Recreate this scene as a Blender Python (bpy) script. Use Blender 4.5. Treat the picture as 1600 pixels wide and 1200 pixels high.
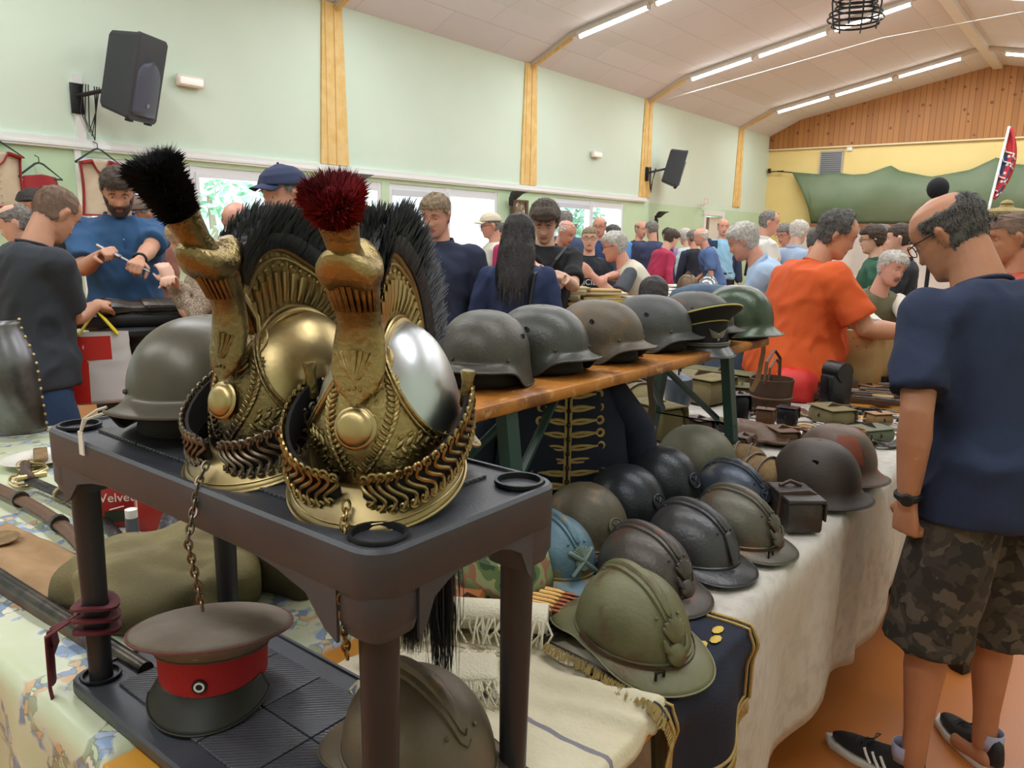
import bpy, bmesh, math, random
from mathutils import Vector as V, Matrix as MX, noise as NZ
PI = math.pi
sc = bpy.context.scene
for o in list(bpy.data.objects): bpy.data.objects.remove(o)
COL = sc.collection

# ---------------------------------------------------------------- camera
EYE = V((0, 0, 1.5))
FPX = 1213.76                      # focal length in pixels of the 1600x1200 frame
def _r(px, py): return V((px-800, -(py-600), -FPX)).normalized()
_X = _r(1774, 388); _Z = _X.cross(_r(-770, 336)).normalized(); _Y = _Z.cross(_X)
ROT = MX((_X, _Y, _Z))             # world = ROT @ camera space; X down the hall, Y to the window wall
cam = bpy.data.cameras.new('camera'); cam.sensor_width = 36; cam.lens = FPX/1600*36
cam.clip_start = .02; cam.clip_end = 200
camo = bpy.data.objects.new('camera', cam); COL.objects.link(camo)
camo.matrix_world = MX.Translation(EYE) @ ROT.to_4x4(); sc.camera = camo
def ray(x, y): return ROT @ V((x-800, -(y-600), -FPX))
def az(x, y, z):                   # point of a level surface at height z seen at photo pixel x, y
    d = ray(x, y); return EYE + d*((z-1.5)/d.z)

# ---------------------------------------------------------------- world and light
sc.view_settings.view_transform = 'Standard'; sc.view_settings.look = 'None'
sc.view_settings.gamma = 1; sc.view_settings.use_curve_mapping = False
sc.view_settings.exposure = 0.68
W = bpy.data.worlds.new('world'); sc.world = W; W.use_nodes = True
bg = W.node_tree.nodes['Background']; bg.inputs[0].default_value = (.80, .92, 1, 1); bg.inputs[1].default_value = .95
sc.cycles.use_denoising = True; sc.cycles.max_bounces = 6; sc.cycles.diffuse_bounces = 4
sc.cycles.glossy_bounces = 3; sc.cycles.transmission_bounces = 4; sc.cycles.transparent_max_bounces = 8
sc.cycles.sample_clamp_indirect = 6; sc.cycles.caustics_reflective = False; sc.cycles.caustics_refractive = False

def area(name, loc, rot, sx, sy, power, col=(1, 1, 1)):
    l = bpy.data.lights.new(name, 'AREA'); l.shape = 'RECTANGLE'; l.size = sx; l.size_y = sy; l.energy = power; l.color = col
    o = bpy.data.objects.new(name, l); COL.objects.link(o); o.location = loc; o.rotation_euler = rot
    return o
EAVE_Z, KINK_Y, KINK_Z, RIDGE_Y, RIDGE_Z = 3.87, 6.32, 4.2, 2.57, 4.97
SLOPE = math.atan2(RIDGE_Z-KINK_Z, KINK_Y-RIDGE_Y)
ROWS = (-1.3, 2.3, 5.75, 9.2, 12.6, 16.65)
for rx in ROWS:                    # the fluorescent rows, both slopes of the ceiling
    for sgn in (1, -1):
        yc = RIDGE_Y + sgn*2.0; zc = RIDGE_Z - 2.0*math.tan(SLOPE) - .16
        area('lamp_row', (rx, yc, zc), (-SLOPE*sgn, 0, 0), .3, 3.4, 44, (.92, .96, 1))
for x0, x1 in ((3.0, 6.4), (6.45, 8.52), (9.9, 11.94), (-3.5, 1.5)):     # daylight from outside each window
    area('window_daylight', ((x0+x1)/2, 9.6, 4.6), (math.radians(52), 0, PI), x1-x0, 2.2, 260*(x1-x0)/2, (.88, .95, 1))

# ---------------------------------------------------------------- materials
def lin(h):
    h = h.lstrip('#'); c = [int(h[i:i+2], 16)/255 for i in (0, 2, 4)]
    return tuple(x/12.92 if x <= .04045 else ((x+.055)/1.055)**2.4 for x in c)
_m = {}
def mat(name, col, rough=.6, metal=0, var=None, bump=None, emit=0, spec=.5, extra=None):
    """var = (second colour, noise scale, low, high); bump = (scale, strength)"""
    if name in _m: return _m[name]
    m = bpy.data.materials.new(name); m.use_nodes = True; _m[name] = m
    nt = m.node_tree; N = nt.nodes; L = nt.links; b = N['Principled BSDF']
    b.inputs['Base Color'].default_value = (*lin(col), 1); b.inputs['Roughness'].default_value = rough
    b.inputs['Metallic'].default_value = metal; b.inputs['Specular IOR Level'].default_value = spec
    m.diffuse_color = (*lin(col), 1)
    tc = N.new('ShaderNodeTexCoord')
    if var:
        out = None; cur = None
        vs = var if isinstance(var, list) else [var]
        for (c2, s, lo, hi) in vs:
            n = N.new('ShaderNodeTexNoise'); n.inputs['Scale'].default_value = s; n.inputs['Detail'].default_value = 5
            L.new(tc.outputs['Object'], n.inputs['Vector'])
            mr = N.new('ShaderNodeMapRange'); mr.inputs[1].default_value = lo; mr.inputs[2].default_value = hi
            L.new(n.outputs[0], mr.inputs[0])
            mx = N.new('ShaderNodeMix'); mx.data_type = 'RGBA'
            if cur: L.new(cur, mx.inputs[6])
            else: mx.inputs[6].default_value = (*lin(col), 1)
            mx.inputs[7].default_value = (*lin(c2), 1); L.new(mr.outputs[0], mx.inputs[0]); cur = mx.outputs[2]
        L.new(cur, b.inputs['Base Color'])
    if bump:
        n = N.new('ShaderNodeTexNoise'); n.inputs['Scale'].default_value = bump[0]; n.inputs['Detail'].default_value = 4
        L.new(tc.outputs['Object'], n.inputs['Vector'])
        bp = N.new('ShaderNodeBump'); bp.inputs['Strength'].default_value = bump[1]; bp.inputs['Distance'].default_value = .01
        L.new(n.outputs[0], bp.inputs['Height']); L.new(bp.outputs[0], b.inputs['Normal'])
    if emit:
        b.inputs['Emission Color'].default_value = (*lin(col), 1); b.inputs['Emission Strength'].default_value = emit
    if extra: extra(m, nt, b, tc)
    return m

# ---------------------------------------------------------------- mesh helpers
class B:
    def __init__(s): s.v = []; s.f = []; s.mi = []; s.cur = 0
    def add(s, vs, fs, M=None):
        k = len(s.v)
        s.v += [tuple(M @ V(p)) for p in vs] if M else [tuple(p) for p in vs]
        s.f += [tuple(i+k for i in f) for f in fs]; s.mi += [s.cur]*len(fs); return s
    def box(s, c, d, M=None, r=0):
        x, y, z = c; a, b, e = d[0]/2, d[1]/2, d[2]/2
        if r:
            r = min(r, a*.9, b*.9, e*.9)
            rings = []
            for (zz, ins) in ((-e, r), (-e+r*.3, r*.3), (-e+r, 0), (e-r, 0), (e-r*.3, r*.3), (e, r)):
                ring = []
                for (sx, sy, a0) in ((1, 1, 0), (-1, 1, 90), (-1, -1, 180), (1, -1, 270)):
                    for t in (0, 45, 90):
                        an = math.radians(a0+t); rr = max(r-ins, r*.02)
                        ring.append((x+sx*(a-r)+rr*math.cos(an), y+sy*(b-r)+rr*math.sin(an), z+zz))
                rings.append(ring)
            return s.loft(rings, M=M)
        vs = [(x+i*a, y+j*b, z+k*e) for i in (-1, 1) for j in (-1, 1) for k in (-1, 1)]
        return s.add(vs, [(0, 1, 3, 2), (4, 6, 7, 5), (0, 4, 5, 1), (2, 3, 7, 6), (0, 2, 6, 4), (1, 5, 7, 3)], M)
    def loft(s, rings, M=None, cap=True, closed=True, loop=False):
        n = len(rings[0]); vs = [p for r in rings for p in r]; fs = []
        m = len(rings)
        for i in range(m if loop else m-1):
            for j in range(n if closed else n-1):
                a, b = i*n+j, i*n+(j+1) % n; c = ((i+1) % m)*n
                fs.append((a, b, c+(j+1) % n, c+j))
        if cap and closed and not loop: fs.append(tuple(range(n-1, -1, -1))); fs.append(tuple((m-1)*n+j for j in range(n)))
        return s.add(vs, fs, M)
    def grid(s, fn, nu, nv, cu=False, M=None):
        """fn(u, v) with u, v in 0..1; cu closes u"""
        U = nu if cu else nu+1
        vs = [fn(i/nu, j/nv) for j in range(nv+1) for i in range(U)]; fs = []
        for j in range(nv):
            for i in range(nu):
                a = j*U+i; b = j*U+(i+1) % U; fs.append((a, b, b+U, a+U))
        return s.add(vs, fs, M)
    def tube(s, pts, r, n=8, M=None, loop=False, cap=True, flat=1.0, up=None):
        pts = [V(p) for p in pts]; m = len(pts); rr = r if isinstance(r, (list, tuple)) else [r]*m
        rings = []; prev = up and V(up)
        for i in range(m):
            if loop: t = pts[(i+1) % m]-pts[i-1]
            else: t = pts[min(i+1, m-1)]-pts[max(i-1, 0)]
            if t.length < 1e-9: t = V((0, 0, 1))
            t.normalize()
            if prev is None: prev = V((0, 0, 1)) if abs(t.z) < .9 else V((1, 0, 0))
            a = (prev-t*prev.dot(t))
            if a.length < 1e-6: a = t.orthogonal()
            a.normalize(); b = t.cross(a); prev = a
            rings.append([pts[i]+(a*math.cos(2*PI*k/n)*flat+b*math.sin(2*PI*k/n))*rr[i] for k in range(n)])
        return s.loft(rings, M=M, cap=cap, loop=loop)
    def limb(s, pts, r, n=12, M=None):
        """tube with round ends"""
        pts = [V(p) for p in pts]; r = list(r)
        d0 = (pts[0]-pts[1]).normalized(); d1 = (pts[-1]-pts[-2]).normalized()
        P = [pts[0]+d0*r[0]*k for k in (.98, .7, .35)]+pts+[pts[-1]+d1*r[-1]*k for k in (.35, .7, .98)]
        R = [r[0]*k for k in (.2, .7, .94)]+r+[r[-1]*k for k in (.94, .7, .2)]
        return s.tube(P, R, n, M)
    def ball(s, c, r, n=12, M=None):
        r = r if isinstance(r, (tuple, list)) else (r, r, r); m = max(4, n//2)
        rings = []
        for i in range(m+1):
            t = PI*i/m; q = max(math.sin(t), .02)
            rings.append([(c[0]+r[0]*q*math.cos(2*PI*k/n), c[1]+r[1]*q*math.sin(2*PI*k/n), c[2]-r[2]*math.cos(t)) for k in range(n)])
        return s.loft(rings, M=M)
    def lathe(s, prof, n=24, M=None, cap=True, sy=1):
        return s.loft([[(r*math.cos(2*PI*k/n), sy*r*math.sin(2*PI*k/n), z) for k in range(n)] for r, z in prof], M=M, cap=cap)
    def prism(s, poly, h, M=None):
        """poly in XY, extruded in Z from 0 to h"""
        n = len(poly); vs = [(x, y, 0) for x, y in poly]+[(x, y, h) for x, y in poly]
        fs = [tuple(range(n-1, -1, -1)), tuple(range(n, 2*n))]+[(i, (i+1) % n, n+(i+1) % n, n+i) for i in range(n)]
        return s.add(vs, fs, M)
    def mesh(s, name):
        me = bpy.data.meshes.new(name); me.from_pydata(s.v, [], s.f); me.update(); return me
def T(x=0, y=0, z=0, rx=0, ry=0, rz=0, s=1):
    M = MX.Translation((x, y, z)) @ MX.Rotation(math.radians(rz), 4, 'Z') @ MX.Rotation(math.radians(ry), 4, 'Y') @ MX.Rotation(math.radians(rx), 4, 'X')
    S = (s, s, s) if not isinstance(s, (tuple, list)) else s
    return M @ MX.Diagonal((*S, 1))
def part(name, b, m, parent=None, label=None, smooth=True, sub=0, solid=0, bevel=0, ang=40, fixn=True):
    me = b.mesh(name) if isinstance(b, B) else b
    for mm in (m if isinstance(m, (list, tuple)) else [m]): me.materials.append(mm)
    if isinstance(b, B) and any(b.mi): me.polygons.foreach_set('material_index', b.mi)
    if fixn:
        bm = bmesh.new(); bm.from_mesh(me); bmesh.ops.recalc_face_normals(bm, faces=bm.faces); bm.to_mesh(me); bm.free()
    if smooth:
        me.polygons.foreach_set('use_smooth', [True]*len(me.polygons))
        if ang < 180: me.set_sharp_from_angle(angle=math.radians(ang))
    o = bpy.data.objects.new(name, me); COL.objects.link(o)
    if parent: o.parent = parent
    if label: o['label'] = label
    if solid: q = o.modifiers.new('t', 'SOLIDIFY'); q.thickness = solid; q.offset = -1
    if bevel: q = o.modifiers.new('b', 'BEVEL'); q.width = bevel; q.segments = 2; q.limit_method = 'ANGLE'
    if sub: q = o.modifiers.new('s', 'SUBSURF'); q.levels = q.render_levels = sub
    return o
def tag(o, label, cat, group=None, kind=None):
    o['label'] = label; o['category'] = cat
    if group: o['group'] = group
    if kind: o['kind'] = kind
    return o
def thing(name, label, cat, loc=(0, 0, 0), rz=0, group=None, rx=0, ry=0, s=1):
    o = bpy.data.objects.new(name, None); COL.objects.link(o); o.empty_display_size = .05
    o.location = loc; o.rotation_euler = (math.radians(rx), math.radians(ry), math.radians(rz)); o.scale = (s, s, s)
    return tag(o, label, cat, group)
def struct(name, b, m, smooth=False, **k):
    o = part(name, b, m, smooth=smooth, **k); o['kind'] = 'structure'; return o
def put(o, loc, rz=0, rx=0, ry=0, s=None):
    o.location = loc; o.rotation_euler = (math.radians(rx), math.radians(ry), math.radians(rz))
    if s: o.scale = (s, s, s) if not isinstance(s, (tuple, list)) else s
    return o
def kids(o): return [c for c in bpy.data.objects if c.parent == o]
def dup(root, loc, rz, label, group=None, swap=None, s=None):
    """a copy of a thing with its parts and sub-parts; swap maps part name -> material"""
    def cp(o, par):
        c = o.copy(); COL.objects.link(c)
        if par: c.parent = par
        st = o.name.split('.')[0]
        if swap and st in swap and c.type == 'MESH':
            c.data = o.data.copy(); c.data.materials.clear(); c.data.materials.append(swap[st])
        for ch in o.children: cp(ch, c)
        return c
    r = cp(root, None); r.location = loc; r.rotation_euler = (r.rotation_euler[0], r.rotation_euler[1], math.radians(rz))
    if s: r.scale = (s, s, s)
    r['label'] = label
    if group: r['group'] = group
    elif 'group' in r: del r['group']
    return r
_tmp = None
def evaluated(o):
    """mesh of an object with its modifiers applied, worked out in a scratch scene that holds nothing else"""
    global _tmp
    if _tmp is None: _tmp = bpy.data.scenes.new('scratch')
    _tmp.collection.objects.link(o); vl = _tmp.view_layers[0]; vl.update(); dg = vl.depsgraph; dg.update()
    out = bpy.data.meshes.new_from_object(o.evaluated_get(dg), depsgraph=dg); bpy.data.objects.remove(o); return out
def remesh(b, voxel, smooth=3, fac=.5):
    me = b.mesh('tmp'); o = bpy.data.objects.new('tmp', me)
    q = o.modifiers.new('r', 'REMESH'); q.mode = 'VOXEL'; q.voxel_size = voxel; q.use_smooth_shade = True
    if smooth: q = o.modifiers.new('s', 'SMOOTH'); q.iterations = smooth; q.factor = fac
    out = evaluated(o); bpy.data.meshes.remove(me); return out
def pn(p, s=1.0): return NZ.noise(V(p)*s)
def sm(a, b, x):
    if a == b: return float(x > a)
    t = min(1, max(0, (x-a)/(b-a))); return t*t*(3-2*t)
def lerp(a, b, t): return a+(b-a)*t
def text(body, size, m, parent, M, name='lettering', depth=.0008, label=None):
    cu = bpy.data.curves.new(name, 'FONT'); cu.body = body; cu.size = size; cu.extrude = depth; cu.align_x = 'CENTER'; cu.align_y = 'CENTER'
    me = evaluated(bpy.data.objects.new('tmp', cu)); me.transform(M)
    return part(name, me, m, parent, label, smooth=False)
# ---------------------------------------------------------------- the hall
def tex_wall(m, nt, b, tc):
    N, L = nt.nodes, nt.links
    g = N.new('ShaderNodeTexBrick'); g.inputs['Scale'].default_value = 1
Mgreen = mat('paint_green', '#d3e5d3', .75, var=('#d8e8d6', 1.2, .35, .65), bump=(60, .05))
Mgreen2 = mat('paint_green_lower', '#c2deba', .7, bump=(60, .05))
Myel = mat('paint_yellow', '#ead48c', .75, var=('#f0dc9a', 1, .3, .7))
Mpil = mat('pilaster_ochre', '#e8c887', .7, var=('#e0bb72', 8, .4, .6))
Mwhite = mat('white_trim', '#e9ebe8', .5)
def planks(m, nt, b, tc):
    N, L = nt.nodes, nt.links
    sp = N.new('ShaderNodeSeparateXYZ'); L.new(tc.outputs['Object'], sp.inputs[0])
    mu = N.new('ShaderNodeMath'); mu.operation = 'MULTIPLY'; mu.inputs[1].default_value = 9; L.new(sp.outputs['Y'], mu.inputs[0])
    fr = N.new('ShaderNodeMath'); fr.operation = 'FRACT'; L.new(mu.outputs[0], fr.inputs[0])
    fl = N.new('ShaderNodeMath'); fl.operation = 'FLOOR'; L.new(mu.outputs[0], fl.inputs[0])
    wn = N.new('ShaderNodeTexWhiteNoise'); wn.noise_dimensions = '1D'; L.new(fl.outputs[0], wn.inputs['W'])
    gr = N.new('ShaderNodeMath'); gr.operation = 'LESS_THAN'; gr.inputs[1].default_value = .1; L.new(fr.outputs[0], gr.inputs[0])
    r = N.new('ShaderNodeMapRange'); L.new(wn.outputs[0], r.inputs[0])
    mx = N.new('ShaderNodeMix'); mx.data_type = 'RGBA'; L.new(r.outputs[0], mx.inputs[0])
    mx.inputs[6].default_value = (*lin('#b07a40'), 1); mx.inputs[7].default_value = (*lin('#9e6a35'), 1)
    vo = N.new('ShaderNodeTexVoronoi'); vo.inputs['Scale'].default_value = 5; L.new(tc.outputs['Object'], vo.inputs['Vector'])
    kn = N.new('ShaderNodeMath'); kn.operation = 'LESS_THAN'; kn.inputs[1].default_value = .16; L.new(vo.outputs['Distance'], kn.inputs[0])
    ad = N.new('ShaderNodeMath'); ad.operation = 'MAXIMUM'; L.new(gr.outputs[0], ad.inputs[0]); L.new(kn.outputs[0], ad.inputs[1])
    m2 = N.new('ShaderNodeMix'); m2.data_type = 'RGBA'; L.new(ad.outputs[0], m2.inputs[0]); L.new(mx.outputs[2], m2.inputs[6])
    m2.inputs[7].default_value = (*lin('#7a4a22'), 1); L.new(m2.outputs[2], b.inputs['Base Color'])
Mplank = mat('pine_cladding', '#c98a49', .5, extra=planks)
def ceil(m, nt, b, tc):
    N, L = nt.nodes, nt.links
    br = N.new('ShaderNodeTexBrick'); br.offset = .5; br.inputs['Scale'].default_value = 1
    br.inputs['Brick Width'].default_value = 1.2; br.inputs['Row Height'].default_value = .6; br.inputs['Mortar Size'].default_value = .006
    br.inputs['Color1'].default_value = (*lin('#e4e8f0'), 1); br.inputs['Color2'].default_value = (*lin('#dfe3eb'), 1); br.inputs['Mortar'].default_value = (*lin('#d2d1d4'), 1)
    L.new(tc.outputs['Object'], br.inputs['Vector']); L.new(br.outputs[0], b.inputs['Base Color'])
Mceil = mat('ceiling_panels', '#d8d3d2', .85, extra=ceil)
Mfloor = mat('floor_vinyl', '#bd7233', .32, var=('#b56a2e', .8, .3, .7), bump=(120, .03))
X0, X1, YL, YR = -4.0, 18.48, 7.0, -1.86
b = B(); b.box(((X0+X1)/2, (YL+YR)/2, -.05), (X1-X0+.6, YL-YR+.6, .1)); struct('floor', b, Mfloor)
# left wall with openings; lower band a stronger green
WIN = ((-3.4, 1.2), (3.03, 6.38), (6.5, 8.52), (9.9, 11.94)); SILL = 1.22; HEAD = 2.08
def wall_band(bb, z0, z1, holes, y=YL, x0=X0, x1=X1):
    x = x0
    for a, c in list(holes)+[(x1, x1)]:
        if a > x: bb.box(((x+a)/2, y+.12, (z0+z1)/2), (a-x, .24, z1-z0))
        x = c
DOOR = (15.18, 16.02, 1.99)
b = B(); wall_band(b, 2.13, EAVE_Z+.1, ()); struct('wall_left', b, Mgreen)
b = B(); wall_band(b, 0, SILL, (), x1=DOOR[0]); wall_band(b, SILL, HEAD, WIN, x1=DOOR[0]); wall_band(b, HEAD, 2.13, (), x1=DOOR[0])
wall_band(b, 0, 2.13, (), x0=DOOR[1]); wall_band(b, DOOR[2], 2.13, (), x0=DOOR[0], x1=DOOR[1])
struct('wall_left_lower', b, Mgreen2)
b = B(); b.box(((X0+12.66)/2, YL-.02, 2.17), (12.66-X0, .045, .085)); b.box(((X0+12.66)/2, YL-.045, 2.155), (12.66-X0, .02, .02))
struct('trim_1', b, Mwhite)
b = B(); b.box((3.04, YL-.02, 2.45), (.07, .04, .55)); b.box((3.0, YL-.01, 1.1), (.05, .03, 2.1)); struct('trim_2', b, Mwhite)
k = 3
for px in (2.2, 5.69, 9.19, 12.61, 16.74):
    b = B(); b.prism([(px-.19, 2.22), (px+.19, 2.22), (px+.13, EAVE_Z), (px-.13, EAVE_Z)], .03, M=MX(((1, 0, 0, 0), (0, 0, -1, YL+.005), (0, 1, 0, 0), (0, 0, 0, 1))))
    b.box((px+.02, YL-.03, 3.04), (.012, .012, 1.64)); b.box((px-.1, YL-.028, 3.04), (.008, .008, 1.64))
    struct('trim_%d' % k, b, Mpil); k += 1
# windows: white frame, mullion, roller box, sill
Mframe = mat('window_frame_white', '#e4e9ee', .35)
def glassy(m, nt, b, tc):
    N, L = nt.nodes, nt.links; tr = N.new('ShaderNodeBsdfTransparent'); gl = N.new('ShaderNodeBsdfGlossy'); gl.inputs['Roughness'].default_value = .02
    mx = N.new('ShaderNodeMixShader'); mx.inputs[0].default_value = .06; L.new(tr.outputs[0], mx.inputs[1]); L.new(gl.outputs[0], mx.inputs[2]); L.new(mx.outputs[0], N['Material Output'].inputs[0])
Mglass = mat('window_glass', '#eef6f8', .02, extra=glassy)
for i, (a, c) in enumerate(WIN):
    t = bpy.data.objects.new('window_%d' % (i+1), None); COL.objects.link(t); t['kind'] = 'structure'
    b = B(); w = c-a; zc = (SILL+HEAD)/2; hh = HEAD-SILL
    for x in (a+.03, c-.03): b.box((x, YL+.06, zc), (.06, .1, hh))
    b.box(((a+c)/2, YL+.06, HEAD-.05), (w-.11, .092, .1)); b.box(((a+c)/2, YL+.06, SILL+.03), (w-.11, .092, .06))
    n = 3 if w > 3 else 2
    for j in range(1, n):
        x = a+w*j/n+(.0 if w < 3 else -.1); b.box((x, YL+.055, zc), (.09, .1, hh-.002)); b.box((x+.02, YL+.001, zc), (.03, .02, hh-.1))
    part('window_frame', b, Mframe, t, smooth=False)
    b = B(); b.box(((a+c)/2, YL-.015, SILL-.015), (w+.1, .12, .03)); part('window_sill', b, Mframe, t, smooth=False)
    b = B(); x_ = a+w/n+(.0 if w < 3 else -.1)-.045; b.box(((a+.06+x_)/2, YL+.03, HEAD-.105), (x_-a-.06, .06, .07)); part('shutter_box', b, mat('shutter_box_grey', '#cdd4dc', .4), t, smooth=False)
    b = B(); b.box(((a+c)/2, YL+.1, zc), (w-.06, .006, hh-.06)); part('pane', b, Mglass, t, smooth=False)
# back wall
b = B(); b.box((X1+.12, (YL+YR)/2, 1.9), (.24, YL-YR+.5, 3.8)); struct('wall_back', b, Myel)
def ridge_z(y):
    d = abs(y-RIDGE_Y); k = KINK_Y-RIDGE_Y
    return RIDGE_Z-d*math.tan(SLOPE) if d < k else KINK_Z-(d-k)*(KINK_Z-EAVE_Z)/(YL-KINK_Y)
ys = [YR, 2*RIDGE_Y-KINK_Y, RIDGE_Y, KINK_Y, YL]
b = B(); poly = [(y, 3.58) for y in (YR, YL)]+[(y, ridge_z(y)+.05) for y in reversed(ys)]
b.add([(X1-.05, y, z) for y, z in poly]+[(X1+.2, y, z) for y, z in poly], [tuple(range(7)), tuple(range(13, 6, -1))]+[(i, (i+1) % 7, 7+(i+1) % 7, 7+i) for i in range(7)])
struct('trim_9', b, Mplank)
b = B(); b.box((X1-.06, (YL+YR)/2, 3.57), (.03, YL-YR, .03)); struct('trim_10', b, mat('cable_white', '#e5d9b2', .6))
# ceiling and its ridge beam
b = B()
for y0, y1 in zip(ys[:-1], ys[1:]):
    z0, z1 = ridge_z(y0), ridge_z(y1)
    b.add([(x, y, z+d) for x in (X0, X1+.2) for y, z in ((y0-.001, z0), (y1+.001, z1)) for d in (0, .12)],
          [(0, 1, 3, 2), (4, 6, 7, 5), (0, 4, 5, 1), (2, 3, 7, 6), (0, 2, 6, 4), (1, 5, 7, 3)])
struct('ceiling', b, Mceil)
b = B(); b.box(((X0+X1)/2, RIDGE_Y, RIDGE_Z-.05), (X1-X0, .16, .07)); struct('trim_11', b, Mwhite)
Mraft = mat('rafter_joint', '#cfc4b4', .7)
k = 12
for rx in ROWS[1:]:
    b = B(); pts = [(rx, y, ridge_z(y)-.03) for y in ys]
    for p, q in zip(pts[:-1], pts[1:]): b.tube([p, q], .045, 6)
    struct('trim_%d' % k, b, Mraft); k += 1
    b = B(); b.tube([(rx, YL-.02, EAVE_Z-.05), (rx, KINK_Y, KINK_Z-.08)], .03, 6); struct('trim_%d' % k, b, Mpil); k += 1
b = B(); b.box(((X0+X1)/2, YR-.12, 1.95), (X1-X0, .24, 3.9)); struct('wall_right', b, Mgreen)
b = B(); b.box((X0-.12, (YL+YR)/2, 2.5), (.24, YL-YR+.5, 5)); struct('wall_front', b, Mgreen)
# door on the left wall
t = bpy.data.objects.new('door_1', None); COL.objects.link(t); t['kind'] = 'structure'
Mdoor = mat('door_cream', '#d9d3c4', .5)
dc = (DOOR[0]+DOOR[1])/2; dw = DOOR[1]-DOOR[0]
b = B(); b.box((dc, YL+.05, DOOR[2]/2), (dw-.1, .05, DOOR[2]-.06)); b.box((dc+.08, YL+.02, 1.4), (.42, .02, .8), r=.01); b.box((dc+.08, YL+.02, .5), (.42, .02, .6), r=.01)
part('door_leaf', b, Mdoor, t)
b = B()
for x in (DOOR[0]-.03, DOOR[1]+.03): b.box((x, YL-.01, DOOR[2]/2), (.1, .06, DOOR[2]))
b.box((dc, YL-.012, DOOR[2]+.052), (dw+.18, .06, .1)); part('door_frame', b, Mwhite, t)
b = B(); b.box((dc-.22, YL+.01, 1.0), (.05, .05, 1.9)); part('door_edge_post', b, mat('door_edge_brown', '#8a7a68', .6), t)
# outside: trees and pale ground behind the glass
Mleaf = mat('sunlit_leaves', '#6fae86', .7, var=('#a8d6b8', 3, .4, .6)); Mtrunk = mat('tree_trunk', '#8a8070', .8)
random.seed(3)
b = B(); b.box((6, 14, -.4), (40, 14, .2)); struct('ground_outside', b, mat('pale_gravel', '#f2f0ea', .9))
tl = ['broad-crowned bush outside the window behind the blue polo', 'feathery tree outside the window behind the capped man', 'leafy tree seen through the second window', 'round green tree seen through the small third window', 'young tree outside the third window\'s far pane']
for i, (x, y, h, r) in enumerate(((3.9, 10.3, 2.5, .8), (6.9, 11.5, 2.9, 1.0), (11.5, 14, 2.6, .8), (16.5, 11, 2.7, .8), (19, 12.5, 2.5, .7))):
    t = thing('tree', tl[i], 'tree', (x, y, -.3), group='trees outside the windows')
    b = B(); b.tube([(0, 0, 0), (.05, 0, h*.5), (0, .05, h*.8)], [.09, .07, .04], 7); part('trunk', b, Mtrunk, t)
    b = B()
    for q in range(420):
        d = V((random.gauss(0, 1), random.gauss(0, 1), random.gauss(0, 1))).normalized()*r*random.random()**.4
        c = V((d.x, d.y, h*.72+d.z*1.1)); a = V((random.gauss(0, 1), random.gauss(0, 1), random.gauss(0, 1))).normalized()*.09; e = a.orthogonal().normalized()*.05
        b.add([c-a, c+e, c+a, c-e], [(0, 1, 2, 3)])
    part('crown', b, Mleaf, t, smooth=False, fixn=False)
# fluorescent fixtures
Mtube = mat('fluorescent_tube', '#fff8ec', .3, emit=9); Mhouse = mat('fixture_housing', '#d8d4d0', .5)
def fixture(x, yc, L, label):
    z = ridge_z(yc)-.06; sg = 1 if yc > RIDGE_Y else -1
    t = thing('fluorescent_light', label, 'ceiling light', (x, yc, z), rx=-math.degrees(SLOPE)*sg, group='fluorescent ceiling lights')
    b = B(); b.box((0, 0, 0), (.1, L, .05), r=.01); part('housing', b, Mhouse, t)
    b = B(); b.tube([(0, -L/2+.03, -.04), (0, L/2-.03, -.04)], .026, 8); part('tube', b, Mtube, t)
    for e in (-1, 1):
        b = B(); b.box((0, e*(L/2-.015), -.035), (.07, .03, .06), r=.006); part('end_cap', b, Mhouse, t)
rown = {9.2: 'row before the wire hoop cage', 12.6: 'row behind the wire hoop cage', 16.65: 'row beside the pine gable'}
for x in ROWS:
    for sg in (1, -1):
        for j in range(3 if x != 16.65 else 3):
            yc = RIDGE_Y+sg*(3.12-1.13*j); 
            if x < 9 or (sg < 0 and j != 2): continue
            pos = ['tube by the eaves', 'second tube from eaves', 'tube beside the ridge'][j]
            fixture(x, yc, 1.08, 'white light, %s, %s%s' % (rown[x], pos, '' if sg > 0 else ' beyond it'))
# black wire globe at the ridge (ball guard)
t = thing('wire_ball_guard', 'black wire hoop cage hanging from the ceiling above the lights', 'ceiling fixture', (10.6, 3.07, 4.25), s=1.38)
b = B()
for i in range(8):
    zz = .02+i*.045; r = .20+.035*math.sin(i*1.3); b.tube([(r*math.cos(a*PI/12), r*math.sin(a*PI/12), zz-.1) for a in range(24)], .009, 5, loop=True)
for i in range(6):
    a = i*PI/3; b.tube([(.18*math.cos(a), .18*math.sin(a), -.12), (.21*math.cos(a), .21*math.sin(a), .1), (.18*math.cos(a), .18*math.sin(a), .3)], .008, 5)
part('cage', b, mat('black_wire', '#15161a', .4, .5), t)
b = B(); b.tube([(0, 0, .28), (0, 0, .45)], .02, 8); b.lathe([(.02, .26), (.19, .28), (.19, .3), (.02, .32)], 20); part('mount', b, mat('black_wire', '#15161a'), t)
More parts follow.
